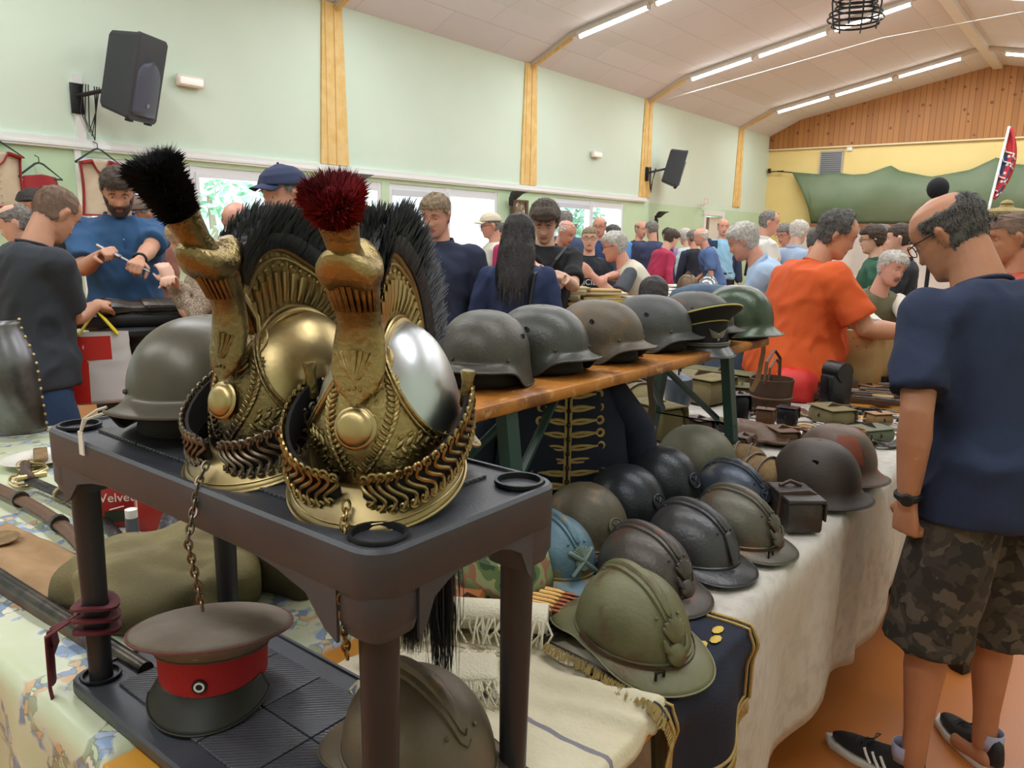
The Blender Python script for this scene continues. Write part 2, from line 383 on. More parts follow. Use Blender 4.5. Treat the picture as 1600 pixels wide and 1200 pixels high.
# loudspeakers
Mspk = mat('speaker_plastic', '#33363c', .55, bump=(200, .1)); Mgrl = mat('speaker_grille', '#4a5060', .5); Mblk = mat('matt_black', '#121316', .5)
def speaker(loc, rz, label, sc_=1):
    t = thing('loudspeaker', label, 'loudspeaker', loc, rz, rx=0, s=sc_)
    t.rotation_euler = (0, math.radians(14), math.radians(rz))
    b = B()
    rings = []
    for x, w, h in ((-.16, .24, .56), (-.14, .27, .60), (.1, .36, .66), (.13, .38, .68), (.15, .37, .67), (.155, .33, .62)):
        rings.append([(x, yy*w/2, zz*h/2) for yy, zz in ((.85, 1), (1, .92), (1, -.92), (.85, -1), (-.85, -1), (-1, -.92), (-1, .92), (-.85, 1))])
    b.loft(rings); part('cabinet', b, Mspk, t, ang=30)
    b = B(); b.grid(lambda u, v: (.157+.022*math.sin(u*PI), (u-.5)*.3*(1 if v < .62 else math.sqrt(max(0, 1-((v-.62)/.38)**2))), -.29+v*.44), 12, 14); part('grille', b, Mgrl, t, solid=.004)
    b = B(); b.lathe([(.018, 0), (.018, .004), (.004, .006)], 12, M=T(.18, 0, -.2, ry=90)); part('badge', b, mat('badge_silver', '#9aa0a8', .3, .8), t)
    for e in (-1, 1):
        b = B(); b.box((.12, e*.12, -.345), (.05, .05, .02), r=.006); part('foot', b, Mblk, t)
    return t
spL = speaker((3.32, 6.62, 2.72), -62, 'black loudspeaker tilted down on the green wall above the hung vests')
spR = speaker((12.95, 6.6, 2.74), -60, 'black loudspeaker on the ochre pilaster beyond the third window', .95)
for (x, z, lab) in ((3.02, 2.53, 'black steel wall bracket and looped cables holding the speaker above the vests'), (12.62, 2.62, 'black steel bracket on the ochre pilaster carrying the far speaker')):
    t = thing('speaker_bracket', lab, 'bracket', (x, 6.955, z))
    b = B(); b.box((0, 0, 0), (.1, .02, .24), r=.005); b.tube([(0, 0, .02), (.12, -.12, .06), (.25, -.24, .1)], .018, 8); part('arm', b, Mblk, t)
    b = B()
    for q in range(3): b.tube([(.05+q*.02, -.02, .12), (.0+q*.03, -.05, -.1-.05*q), (.06+q*.02, -.04, -.26-.03*q), (.12, -.05, -.1), (.1+q*.02, -.1, .1)], .005, 5)
    part('cable', b, Mblk, t)
# emergency light boxes
for (x, z, lab) in ((4.02, 2.82, 'small lit emergency light box on the green wall right of the tilted speaker'), (10.93, 2.8, 'small white emergency light high on the wall before the far speaker')):
    t = thing('emergency_light', lab, 'emergency light', (x, 6.97, z))
    b = B(); b.box((0, -.02, 0), (.26, .05, .1), r=.012); part('housing', b, mat('box_cream', '#e6ded2', .5), t)
    b = B(); b.box((0, -.05, -.005), (.22, .02, .06), r=.008); part('lens', b, mat('lens_pink', '#f6e6dc', .3, emit=.25), t)
# sconces (black uplighters)
for (x, y, z, rz, lab) in ((8.72, 6.95, 2.07, 0, 'black flared wall lamp just past the second window'), (12.95, 6.93, 1.95, 0, 'black flared uplighter on the lower green wall near the far speaker'), (5.9, 6.95, 2.1, 0, 'black wall lamp under the rail behind the red plume')):
    t = thing('wall_lamp', lab, 'wall lamp', (x, y, z))
    b = B(); b.loft([[(sx*w, -d+e, zz) for sx, e in ((-1, 0), (1, 0), (1, .08), (-1, .08))] for w, d, zz in ((.03, .09, -.08), (.09, .16, .0), (.13, .22, .03))]); part('shade', b, Mblk, t)
    b = B(); b.box((0, -.02, -.1), (.05, .04, .12), r=.008); part('mount', b, Mblk, t)
    if x > 12:
        b = B(); b.tube([(.02, -.02, -.1), (.03, -.03, -.35), (.1, -.02, -.62)], .03, 6); part('stem', b, Mblk, t)
# picture on the wall between windows
t = thing('framed_picture', 'dark framed picture with pale figures on the wall between the windows', 'picture', (8.95, 6.95, 1.83))
b = B()
for a in ((0, .155, .3, .03), (0, -.155, .3, .03), (.15, 0, .03, .34), (-.15, 0, .03, .34)): b.box((a[0], -.01, a[1]), (a[2]+(.026 if a[0] else -.034), .03 if a[0] else .026, a[3]))
part('frame', b, mat('frame_brown', '#5b4a34', .5), t, smooth=False)
b = B(); b.box((0, 0, 0), (.28, .01, .3)); part('print', b, mat('print_brown', '#7c6a54', .6, var=('#c9bda4', 14, .5, .6)), t, smooth=False)
# stage, tarp, louvre, exit sign
b = B(); b.box((X1-.2, (YR+5.4)/2+.5, .92), (.4, 5.9-YR, 1.84)); struct('stage_front', b, mat('stage_white', '#dcdad5', .6, var=('#c9c6c0', 2, .4, .6)))
b = B(); b.box((X1-.24, (YR+5.4)/2+.5, 1.87), (.5, 5.9-YR, .06)); struct('stage_ledge', b, mat('ledge_brown', '#8b5c3c', .5))
Mtarp = mat('green_tarpaulin', '#64785a', .5, var=('#74836a', 1.5, .35, .65), spec=.3)
tp = [(6.38, 3.05), (5.75, 2.98), (5.45, 3.02), (5.05, 2.95), (4.75, 2.96), (4.3, 3.12), (4.1, 3.0), (3.5, 2.86), (2.8, 2.98), (2.37, 3.2), (2.0, 3.05), (1.2, 3.02), (.4, 3.25), (-1.8, 3.1)]
def tarp(u, v):
    y = 6.38+u*(-1.8-6.38)
    for (a, za), (c, zc) in zip(tp[:-1], tp[1:]):
        if c <= y <= a: zt = lerp(za, zc, (a-y)/(a-c)); break
    else: zt = 3.05
    inn = sm(0, .08, u)
    yy = y - (1-inn)*(.55*math.sin(min(1, v*1.0)*PI/2))*1.0
    x = X1-.16-.2*math.sin(v*PI*.9)-.04*pn((y*1.5, v*2, 0)); z = lerp(zt, 1.9, v)
    return (x, yy, z)
b = B(); b.grid(tarp, 90, 14); tag(part('tarpaulin', b, Mtarp, solid=.006), 'big olive green tarpaulin strung across the yellow wall above the stage', 'tarpaulin')
b = B(); b.tube([(X1-.1, 6.9, 3.08), (X1-.12, 6.7, 3.08), (X1-.14, 6.35, 3.04)], .012, 6); b.box((X1-.1, 6.93, 3.1), (.05, .06, .1)); b.box((X1-.11, 6.66, 3.08), (.03, .14, .03)); tag(part('tarp_tie', b, Mblk), 'dark turnbuckle and cord tying the tarpaulin to the corner', 'cord')
t = thing('air_vent', 'grey louvred vent in the yellow wall above the tarpaulin', 'vent', (X1-.02, 5.57, 3.22))
b = B()
for z in (-.26, .26): b.box((-.01, 0, z), (.03, .5, .03))
for y in (-.24, .24): b.box((-.01, y, 0), (.03, .03, .52))
part('frame', b, mat('vent_frame', '#b5ada0', .5), t, smooth=False)
b = B()
for i in range(12): b.box((-.01, 0, -.24+i*.044), (.012, .46, .03), M=T(0, 0, 0))
part('louvre', b, mat('vent_slat', '#8a8f94', .4, .4), t, smooth=False)
b = B(); b.box((0, 0, 0), (.01, .46, .5)); part('backing', b, mat('vent_dark', '#4e5258', .7), t, smooth=False)
t = thing('exit_sign', 'small red and white exit pictogram sign on the yellow wall', 'sign', (X1-.02, 6.78, 2.03))
b = B(); b.box((0, 0, 0), (.015, .26, .2)); part('panel', b, mat('sign_white', '#f2efe8', .5), t, smooth=False)
b = B(); b.box((-.01, .1, 0), (.006, .03, .2)); b.box((-.01, 0, .085), (.006, .26, .03)); b.box((-.01, .03, -.08), (.006, .12, .03)); b.box((-.01, -.04, -.01), (.006, .07, .14)); part('pictogram', b, mat('sign_red', '#c9402c', .5), t, smooth=False)
b = B(); b.tube([(12.66, 6.93, EAVE_Z-.05), (12.4, 3.2, 4.35), (12.3, .2, 4.5)], .006, 5); tag(part('hanging_wire', b, Mwhite), 'thin pale wire strung under the ceiling between the light rows', 'wire')
b = B(); b.box((X1-.03, 5.2, 3.52), (.05, .12, .1), r=.01); tag(part('junction_box', b, Mwhite), 'small cream junction box under the pine boards', 'box')
t = thing('wall_lantern', 'small pale bracket lamp on the green wall left of the last pilaster', 'wall lamp', (14.9, 6.93, 2.2))
b = B(); b.box((0, 0, -.02), (.1, .06, .04), r=.01); b.tube([(0, -.02, 0), (.06, -.08, .02), (.08, -.08, .1), (-.08, -.08, .1), (-.08, -.08, .02)], .012, 6); part('bracket', b, mat('box_cream', '#e6ded2'), t)
# ---------------------------------------------------------------- shelf unit and tables
Mgrey = mat('shelf_plastic', '#37393f', .45, var=('#42444b', 6, .4, .6), bump=(400, .08))
Mpole = mat('pole_plastic', '#26262a', .42)
def ribs(m, nt, b, tc):
    N, L = nt.nodes, nt.links
    wv = N.new('ShaderNodeTexWave'); wv.inputs['Scale'].default_value = 70; wv.bands_direction = 'DIAGONAL'
    L.new(tc.outputs['Object'], wv.inputs['Vector'])
    bp = N.new('ShaderNodeBump'); bp.inputs['Strength'].default_value = .35; bp.inputs['Distance'].default_value = .002
    L.new(wv.outputs[0], bp.inputs['Height']); L.new(bp.outputs[0], b.inputs['Normal'])
Mtread = mat('shelf_tread', '#47474c', .38, extra=ribs)
SX0, SX1, SY0, SY1 = .4625, .775, .5225, 1.2775
SHELF = thing('shelf_unit', 'dark grey plastic shelf unit standing on the tables under the brass helmets', 'shelf', ((SX0+SX1)/2, (SY0+SY1)/2, .75))
cx, cy = (SX1-SX0)/2, (SY1-SY0)/2
def deck(zt, name, th=.055):
    b = B(); R = .035
    def outline(g, n=6):
        out = []
        for sx, sy, a0 in ((1, 1, 0), (-1, 1, 90), (-1, -1, 180), (1, -1, 270)):
            for k in range(n+1):
                a = math.radians(a0+90*k/n); out.append((sx*(cx-R)+(R+g)*math.cos(a), sy*(cy-R)+(R+g)*math.sin(a)))
        return out
    b.loft([[(x, y, z) for x, y in outline(g)] for g, z in ((-.004, zt-th), (0, zt-th+.005), (0, zt-.004), (-.004, zt), (-.009, zt), (-.011, zt-.004))], cap=True)
    o = part(name, b, Mgrey, SHELF)
    # tread tiles with grooves between, the sockets at the corners left clear
    b = B(); nx, ny = 2, 5
    for i in range(nx):
        for j in range(ny):
            x0 = -cx+.045+i*(2*cx-.09)/nx; y0 = -cy+.085+j*(2*cy-.17)/ny
            b.box((x0+(2*cx-.09)/nx/2, y0+(2*cy-.17)/ny/2, zt-.0015), ((2*cx-.09)/nx-.003, (2*cy-.17)/ny-.003, .005), r=.0012)
    part('tread_panel', b, Mtread, o)
    for sx in (-1, 1):
        for sy in (-1, 1):
            X, Y = sx*(cx-.04), sy*(cy-.04)
            b = B()
            b.lathe([(.031, zt-.001), (.031, zt+.0035), (.027, zt+.0035), (.026, zt-.02), (.001, zt-.022)], 24, M=T(X, Y, 0), cap=False)
            part('pole_socket', b, Mblk, o)
            b = B()
            b.loft([[(X+q*(.034+g)*math.copysign(abs(math.cos(a))**.6, math.cos(a)), Y+q*(.034+g)*math.copysign(abs(math.sin(a))**.6, math.sin(a)), z) for a in [2*PI*k/24 for k in range(24)]] for q, g, z in ((1, .003, zt-.05), (1, .003, zt-.085), (1, 0, zt-.09), (.93, 0, zt-.1))])
            if th > .04: part('corner_bracket', b, Mgrey, o)
    if th < .04: return o
    # arched gussets under the rim
    for s in (-1, 1):
        for e in (-1, 1):
            b = B(); poly = [(0, 0), (.16, 0), (.1, -.008), (.05, -.02), (.02, -.05), (0, -.06)]
            M = MX(((0, 0, 1, s*cx-.004 if s > 0 else -cx+.001), (-e, 0, 0, e*(cy-.06)), (0, 1, 0, zt-.05), (0, 0, 0, 1)))
            b.prism(poly, .004, M=M); part('gusset', b, Mgrey, o); b = B()
            M = MX(((-e, 0, 0, e*(cx-.06)), (0, 0, 1, s*cy-.004 if s > 0 else -cy+.001), (0, 1, 0, zt-.05), (0, 0, 0, 1)))
            b.prism([(x*.45, z) for x, z in poly], .004, M=M)
            part('gusset', b, Mgrey, o)
    return o
deck(.45, 'upper_deck'); deck(.03, 'lower_deck', .024)
for sx in (-1, 1):
    for sy in (-1, 1):
        b = B(); b.lathe([(.0175, .0), (.0185, .1), (.0215, .35), (.023, .37)], 24, M=T(sx*(cx-.04), sy*(cy-.04), 0)); part('pole', b, Mpole, SHELF)
# beer table with orange top
Mor = mat('orange_varnish', '#d99a3a', .3, var=[('#c9822a', 3, .4, .6)], bump=(30, .05))
Mgst = mat('green_steel', '#1d3b34', .4)
def folding_table(name, label, x0, x1, y0, y1, m, mleg, zt=.748):
    t = thing(name, label, 'table', ((x0+x1)/2, (y0+y1)/2, 0)); w, d = (x1-x0), (y1-y0)
    b = B(); b.box((0, 0, zt-.014), (w, d, .028), r=.004); part('tabletop', b, m, t)
    for sx in (-1, 1):
        for sy in (-1, 1):
            b = B(); b.tube([(sx*(w/2-.2), sy*(d/2-.07), zt-.03), (sx*(w/2-.17), sy*(d/2-.03), .02)], .016, 8)
            b.box((sx*(w/2-.17), sy*(d/2-.06), .015), (.05, .12, .03), r=.008); part('leg', b, mleg, t)
        b = B(); b.tube([(sx*(w/2-.19), -(d/2-.07), .4), (sx*(w/2-.19), d/2-.07, .4)], .012, 6); part('crossbar', b, mleg, t)
    return t
folding_table('trestle_table', 'orange varnished trestle table under the cream striped cloth', .42, 1.37, .5, 1.06, Mor, Mgst)
folding_table('trestle_table', 'long trestle table wholly draped in greyish white linen', 1.57, 3.7, .57, 1.55, Mor, Mgst, zt=.742)
folding_table('trestle_table', 'trestle table under the flowered tablecloth at the shelf unit', .46, 1.2, 1.09, 3.1, Mor, Mgst, zt=.742)
folding_table('trestle_table', 'table behind the linen one, crowded with leather gear and rifles', 3.76, 4.85, .5, 1.12, Mor, Mgst, zt=.742)
folding_table('trestle_table', 'table behind the beer bench holding canteens and webbing', 1.7, 3.5, 1.62, 2.3, mat('grubby_cloth', '#b9b19c', .8), Mgst, zt=.742)
# cloths: top plus hanging skirts in one sheet with folds
def cloth(x0, x1, y0, y1, z, drop, sides, m, name, label, seed=0, fold=.02, nx=60, ny=40, cat='tablecloth', parent=None, hemvar=.03, zfn=None):
    """sides: subset of 'x-','x+','y-','y+' that hang; rounded over the edge"""
    R = .015
    def axis(n, a, c, lo, hi):
        st = []
        if lo: st += [(a-0, -drop*(1-i/14.)) for i in range(14)]
        st += [(lerp(a, c, i/n), 0) for i in range(n+1)]
        if hi: st += [(c, -drop*(i+1)/14.) for i in range(14)]
        return st
    ax = axis(nx, x0, x1, 'x-' in sides, 'x+' in sides); ay = axis(ny, y0, y1, 'y-' in sides, 'y+' in sides)
    vs = []
    for j, (y, dy) in enumerate(ay):
        for i, (x, dx) in enumerate(ax):
            hang = -(dx+dy) if not (dx and dy) else max(-dx, -dy)
            sx = (-1 if x == x0 else 1) if dx else 0; sy = (-1 if y == y0 else 1) if dy else 0
            s_ = x*3.1 if sy else y*3.1
            amp = fold*sm(0, drop*.5, hang)
            w = amp*(.6*math.sin(s_*5+seed+1.5*math.sin(s_*1.7))+.5*pn((s_*2.2, seed, hang*2)))+.012*sm(0, .04, hang)
            if dx and dy:   # corner: let it flare out in a cone
                q = min(-dx, -dy)/drop; X = x+sx*(.02+.10*q); Y = y+sy*(.02+.10*q)
            else: X = x+sx*w; Y = y+sy*w
            zz = z-hang*(1+hemvar*math.sin(s_*2.3+seed)) if hang else z+.004*pn((x*9, y*9, seed))+.0025*pn((x*30, y*30, seed))
            if zfn and not hang: zz += zfn(x, y)
            vs.append((X, Y, zz))
    n = len(ax); fs = [(j*n+i, j*n+i+1, (j+1)*n+i+1, (j+1)*n+i) for j in range(len(ay)-1) for i in range(n-1)]
    b = B(); b.add(vs, fs); o = part(name, b, m, parent, solid=.002, ang=180)
    if cat: tag(o, label, cat)
    return o
def weave(sc_, st):
    def f(m, nt, b, tc):
        N, L = nt.nodes, nt.links
        n = N.new('ShaderNodeTexNoise'); n.inputs['Scale'].default_value = sc_; n.inputs['Detail'].default_value = 6; n.inputs['Roughness'].default_value = .7
        mp = N.new('ShaderNodeMapping'); mp.inputs['Scale'].default_value = (1, 1, .35); L.new(tc.outputs['Object'], mp.inputs[0]); L.new(mp.outputs[0], n.inputs['Vector'])
        bp = N.new('ShaderNodeBump'); bp.inputs['Strength'].default_value = st; bp.inputs['Distance'].default_value = .01
        L.new(n.outputs[0], bp.inputs['Height']); L.new(bp.outputs[0], b.inputs['Normal'])
    return f
Mlinen = mat('crumpled_linen', '#c9c1b7', .85, var=[('#b8b0a6', 25, .45, .62), ('#d3ccc3', 2, .4, .7)], extra=weave(24, .8))
cloth(1.36, 3.72, .54, 1.6, .752, .52, ('y-', 'x-'), Mlinen, 'tablecloth', 'greyish white crumpled linen cloth hanging to the floor side under the steel helmets', seed=2, fold=.035, nx=90, ny=40, hemvar=.06)
def floral(m, nt, b, tc):
    N, L = nt.nodes, nt.links
    def mixc(f, a, c):
        mx = N.new('ShaderNodeMix'); mx.data_type = 'RGBA'; L.new(f, mx.inputs[0])
        if isinstance(a, str): mx.inputs[6].default_value = (*lin(a), 1)
        else: L.new(a, mx.inputs[6])
        if isinstance(c, str): mx.inputs[7].default_value = (*lin(c), 1)
        else: L.new(c, mx.inputs[7])
        return mx.outputs[2]
    ns = N.new('ShaderNodeTexNoise'); ns.inputs['Scale'].default_value = 60; L.new(tc.outputs['Object'], ns.inputs['Vector'])
    ad = N.new('ShaderNodeVectorMath'); ad.operation = 'MULTIPLY_ADD'; L.new(ns.outputs['Color'], ad.inputs[0]); ad.inputs[1].default_value = (.018,)*3; L.new(tc.outputs['Object'], ad.inputs[2])
    vo = N.new('ShaderNodeTexVoronoi'); vo.inputs['Scale'].default_value = 40; L.new(ad.outputs[0], vo.inputs['Vector'])
    big = N.new('ShaderNodeTexNoise'); big.inputs['Scale'].default_value = 11; L.new(tc.outputs['Object'], big.inputs['Vector'])
    def rng(o, lo, hi):
        r = N.new('ShaderNodeMapRange'); r.inputs[1].default_value = lo; r.inputs[2].default_value = hi; L.new(o, r.inputs[0]); return r.outputs[0]
    base = mixc(rng(big.outputs[0], .4, .6), '#cfd6b4', '#d8d9c4')
    ramp = N.new('ShaderNodeValToRGB'); ramp.color_ramp.interpolation = 'CONSTANT'
    cols = ['#8fa6c8', '#c9d3b0', '#a3ac8e', '#b7c4da', '#d9b48a', '#7f96b8', '#cfd6b4', '#e0ddc8']
    e = ramp.color_ramp.elements
    while len(e) < len(cols): e.new(.5)
    for i, c in enumerate(cols): e[i].position = i/len(cols); e[i].color = (*lin(c), 1)
    sp = N.new('ShaderNodeSeparateColor'); L.new(vo.outputs['Color'], sp.inputs[0]); L.new(sp.outputs[0], ramp.inputs[0])
    f1 = rng(big.outputs[0], .53, .57); col = mixc(f1, base, ramp.outputs[0])
    v2 = N.new('ShaderNodeTexVoronoi'); v2.feature = 'DISTANCE_TO_EDGE'; v2.inputs['Scale'].default_value = 40; L.new(ad.outputs[0], v2.inputs['Vector'])
    ln = rng(v2.outputs['Distance'], .06, .03)
    mu = N.new('ShaderNodeMath'); mu.operation = 'MULTIPLY'; L.new(ln, mu.inputs[0]); L.new(f1, mu.inputs[1])
    L.new(mixc(mu.outputs[0], col, '#8b8f80'), b.inputs['Base Color'])
Mfloral = mat('flowered_oilcloth', '#cfd6b4', .35, extra=floral)
cloth(.43, 1.22, 1.07, 3.16, .752, .45, ('x-', 'y+', 'y-'), Mfloral, 'flowered_tablecloth', 'pale green tablecloth printed with blue and orange flowers', seed=5, fold=.03, nx=30, ny=70)
# cream cloth with a blue stripe spilling over the orange table's edge
def stripe(m, nt, b, tc):
    N, L = nt.nodes, nt.links
    sp = N.new('ShaderNodeSeparateXYZ'); L.new(tc.outputs['Object'], sp.inputs[0])
    last = None
    def band(o, c, w):
        a = N.new('ShaderNodeMath'); a.operation = 'SUBTRACT'; a.inputs[1].default_value = c; L.new(o, a.inputs[0])
        q = N.new('ShaderNodeMath'); q.operation = 'ABSOLUTE'; L.new(a.outputs[0], q.inputs[0])
        l = N.new('ShaderNodeMath'); l.operation = 'LESS_THAN'; l.inputs[1].default_value = w; L.new(q.outputs[0], l.inputs[0]); return l.outputs[0]
    o = band(sp.outputs[0], .885, .0045)
    wv = N.new('ShaderNodeTexWave'); wv.inputs['Scale'].default_value = 120; L.new(tc.outputs['Object'], wv.inputs['Vector'])
    r = N.new('ShaderNodeMapRange'); r.inputs[3].default_value = .45; L.new(wv.outputs[0], r.inputs[0])
    mu = N.new('ShaderNodeMath'); mu.operation = 'MULTIPLY'; L.new(o, mu.inputs[0]); L.new(r.outputs[0], mu.inputs[1])
    n = N.new('ShaderNodeTexNoise'); n.inputs['Scale'].default_value = 7; L.new(tc.outputs['Object'], n.inputs['Vector'])
    rr = N.new('ShaderNodeMapRange'); rr.inputs[1].default_value = .55; rr.inputs[2].default_value = .75; rr.inputs[4].default_value = .5; L.new(n.outputs[0], rr.inputs[0])
    mx = N.new('ShaderNodeMix'); mx.data_type = 'RGBA'; L.new(rr.outputs[0], mx.inputs[0]); mx.inputs[6].default_value = (*lin('#dbd0b4'), 1); mx.inputs[7].default_value = (*lin('#cbbb98'), 1)
    m2 = N.new('ShaderNodeMix'); m2.data_type = 'RGBA'; L.new(mu.outputs[0], m2.inputs[0]); L.new(mx.outputs[2], m2.inputs[6]); m2.inputs[7].default_value = (*lin('#454a72'), 1)
    L.new(m2.outputs[2], b.inputs['Base Color'])
Mcream = mat('cream_sackcloth', '#d8cca9', .85, extra=stripe, bump=(150, .2))
CL = T(0, 0, 0)
def creamz(u, v):
    x = lerp(.56, 1.17, u); y = lerp(1.0, .47, v)
    z = .757+.006*pn((x*12, y*12, 1))+.003*pn((x*40, y*40, 1))
    fx = (x-1.02)*4+(y-.6); z += .022*math.exp(-((fx)/.08)**2)*sm(.8, .5, y)+.018*math.exp(-((fx+.25)/.06)**2)*sm(.75, .5, y)
    if y < .5: z -= (.5-y)*1.0; y = .5-(.5-y)*.3
    return (x, y+.03*(x-.9)*v, z)
b = B(); b.grid(creamz, 70, 60); tag(part('striped_cloth', b, Mcream, solid=.003, ang=180), 'cream sackcloth with a thin blue stripe spread over the orange table', 'cloth')
Mcreamp = mat('cream_towel', '#dcd2ba', .9, bump=(250, .5))
t = thing('rolled_towel', 'rolled cream towel with tasselled ends behind the striped cloth', 'towel', (1.03, .9, .765), -58)
b = B(); b.loft([[(s_, .035*math.cos(a)*(1+.1*pn((s_*20, a, 0)))+.012*pn((s_*9, 0, 3)), .03+.026*math.sin(a)*(1+.15*pn((s_*14, a, 2)))) for a in [2*PI*k/16 for k in range(16)]] for s_ in [-.15+.3*i/20 for i in range(21)]]); part('roll', b, Mcreamp, t)
random.seed(5)
for sg in (-1, 1):
    b = B()
    for q in range(60): x = random.uniform(-.17, .15); y = sg*random.uniform(.02, .035); b.tube([(x, y, .04), (x+random.uniform(-.012, .012), y*1.6, .025), (x+random.uniform(-.016, .016), y*2.0, .004)], .0022, 4)
    part('tassel_fringe', b, Mcreamp, t)['kind'] = 'stuff'
t = thing('rolled_towel', 'short folded towel with shaggy fringe beside the shelf pole', 'towel', (.86, .83, .765), -50)
b = B(); b.box((0, 0, .015), (.22, .09, .03), r=.012); part('roll', b, Mcreamp, t, sub=1)
for sg in (-1, 1):
    b = B()
    for q in range(70): x = random.uniform(-.12, .12); y = sg*.04; b.tube([(x, y, .022), (x+random.uniform(-.012, .012), y*1.5, .018), (x+random.uniform(-.014, .014), y*1.9, -.002)], .0022, 4)
    part('tassel_fringe', b, Mcreamp, t)['kind'] = 'stuff'
# blue-black gold-fringed saddle cloth under the khaki helmet
Mnavy = mat('navy_wool', '#10162a', .85, bump=(300, .3)); Mgold = mat('gold_braid', '#b3965a', .5, .35, bump=(300, .4))
t = thing('fringed_banner', 'navy cloth edged with gold braid and fringe hanging off the table corner', 'cloth', (1.2, .542, .7555))
def sc1(u, v):
    x = lerp(-.16, .20, u); s_ = lerp(.1, -.24, v)
    y = s_; z = .004+.002*pn((x*20, s_*20, 0))
    if s_ < -.05:
        d = -.05-s_; y = -.052-.02*sm(0, .05, d)-.02*math.sin(x*22+1)*sm(0, .1, d); z -= d*(.9+.1*math.cos(x*14))
    return (x, y, z)
b = B(); b.grid(sc1, 40, 40); part('panel', b, Mnavy, t, solid=.003, ang=180)
b = B()
for (u0, v0, u1, v1) in ((0, 0, 0, 1), (1, 0, 1, 1), (0, 1, 1, 1), (.05, 0, .05, .95), (.95, 0, .95, .95), (.05, .95, .95, .95)):
    b.tube([V(sc1(lerp(u0, u1, k/30), lerp(v0, v1, k/30)))+V((0, -.002, .002)) for k in range(31)], .0032 if v0 or v1 < 1 else .004, 6)
part('braid', b, Mgold, t)
b = B()
for k in range(150):
    u, v = (k/75, 1) if k < 75 else (0, (k-75)/75)
    p = V(sc1(u, v)); dv = V((0, -.003, -.03)) if k < 75 else V((-.018, -.004, -.012))
    b.tube([p, p+dv*.5+V((random.uniform(-.003, .003), -.003, 0)), p+dv], .0014, 4)
part('fringe', b, Mgold, t)
b = B()
for q in range(8): b.ball((-.12+q*.037, -.02+.012*(q % 2), .007), (.018, .01, .003), 8)
part('leaf_embroidery', b, mat('yellow_silk', '#c9a83a', .5), t)
# beer bench standing on the linen table
Mbench = mat('worn_bench_wood', '#b7752f', .38, var=[('#7c4a1f', 9, .5, .66), ('#caa06a', 30, .58, .7)], bump=(40, .25))
BZ = 1.16
t = thing('beer_bench', 'worn orange bench with green steel legs carrying the steel helmets', 'bench', (1.85, 1.12, .756))
b = B(); b.box((0, 0, BZ-.756-.015), (1.8, .27, .03), r=.008)
part('seat_board', b, Mbench, t)
def bar(b, p, q, w=.032, d=.018):
    p, q = V(p), V(q); dd = (q-p); b.loft([[r+V((sx*w/2, sy*d/2, 0)) for sx, sy in ((-1, -1), (1, -1), (1, 1), (-1, 1))] for r in (p, q)])
for sx in (-1, 1):
    x = sx*.58; zb = BZ-.786
    for sy in (-1, 1):
        b = B(); bar(b, (x, sy*.11, zb), (x, sy*.16, 0.004), .04, .03); bar(b, (x, sy*.16, .012), (x, sy*.19, .006), .05, .03); part('leg', b, Mgst, t, smooth=False)
    b = B(); bar(b, (x, -.15, .14), (x, .15, .14), .02, .02); bar(b, (x, -.11, zb), (x, .11, zb), .05, .02); part('crossbar', b, Mgst, t, smooth=False)
    for sy in (-1, 1):
        b = B(); b.tube([(x-sx*.02, sy*.1, .16), (x-sx*.32, sy*.03, zb)], .011, 6); part('brace', b, Mgst, t)
# ---------------------------------------------------------------- helmets
def metal(name, c, c2, rust=None, rough=.42, met=.35, b=(140, .12), lo=.45, hi=.6):
    v = [(c2, 7, .4, .65)]
    if rust: v.append((rust, 16, .56, .66))
    return mat(name, c, rough, met, var=v, bump=b)
Mliner = mat('dark_liner', '#191512', .8); Mleather = mat('brown_leather', '#4a3224', .5, bump=(90, .3)); Mleath2 = mat('tan_leather', '#a07a52', .6, bump=(60, .3))
Mrust = mat('rusty_leather', '#7a4524', .8, bump=(120, .5)); Mblue = mat('dark_steel', '#2b2f33', .35, .6)
def sse(t, p): return math.copysign(abs(t)**p, t)
# --- brass dragoon helmets
Mbrass = mat('brass', '#b5a172', .38, 1, var=[('#8a774e', 9, .5, .68), ('#bfae80', 3, .5, .7)], bump=(60, .06))
Mbrassd = mat('aged_brass', '#a38f60', .4, 1, var=[('#655638', 14, .45, .62), ('#ae9a6a', 4, .55, .7)], bump=(160, .25))
Mtin = mat('tarnished_silver_brass', '#82724e', .36, 1, var=[('#4c443a', 14, .45, .65), ('#a08b58', 4, .5, .7)], bump=(160, .25))
Msteel = mat('polished_steel', '#c4c8ca', .33, 1, var=[('#9fa4a8', 7, .55, .7)], bump=(40, .04))
Mchain = mat('chain_brass', '#9c8658', .35, 1, var=('#6b5a3c', 60, .5, .7)); Mchaind = mat('chain_dark_iron', '#7d7264', .4, 1)
Mhair = mat('black_horsehair', '#07080d', .45, spec=.5); Mredh = mat('red_plume', '#8e1420', .8, var=('#5d0d16', 12, .4, .6)); Mblackp = mat('black_plume', '#090c14', .75)
DA, DB, DH = .112, .087, .147
def dome(phi, t, g=0):             # phi round from the front, t 0 rim .. 90 deg crown
    c = max(math.cos(t), 0)**.82; s_ = math.sin(t)
    return V(((DA+g)*c*math.cos(phi)-.016*s_, (DB+g)*c*math.sin(phi), (DH+g)*s_))
def dz(phi, z, g=0): return dome(phi, math.asin(min(.999, max(0, z/DH))), g)
def plate_top(phi):                # upper edge of the front plate above the rim
    a = abs(phi)/1.75
    return .022+.118*math.exp(-(a/.40)**2)+.014*(1-a)
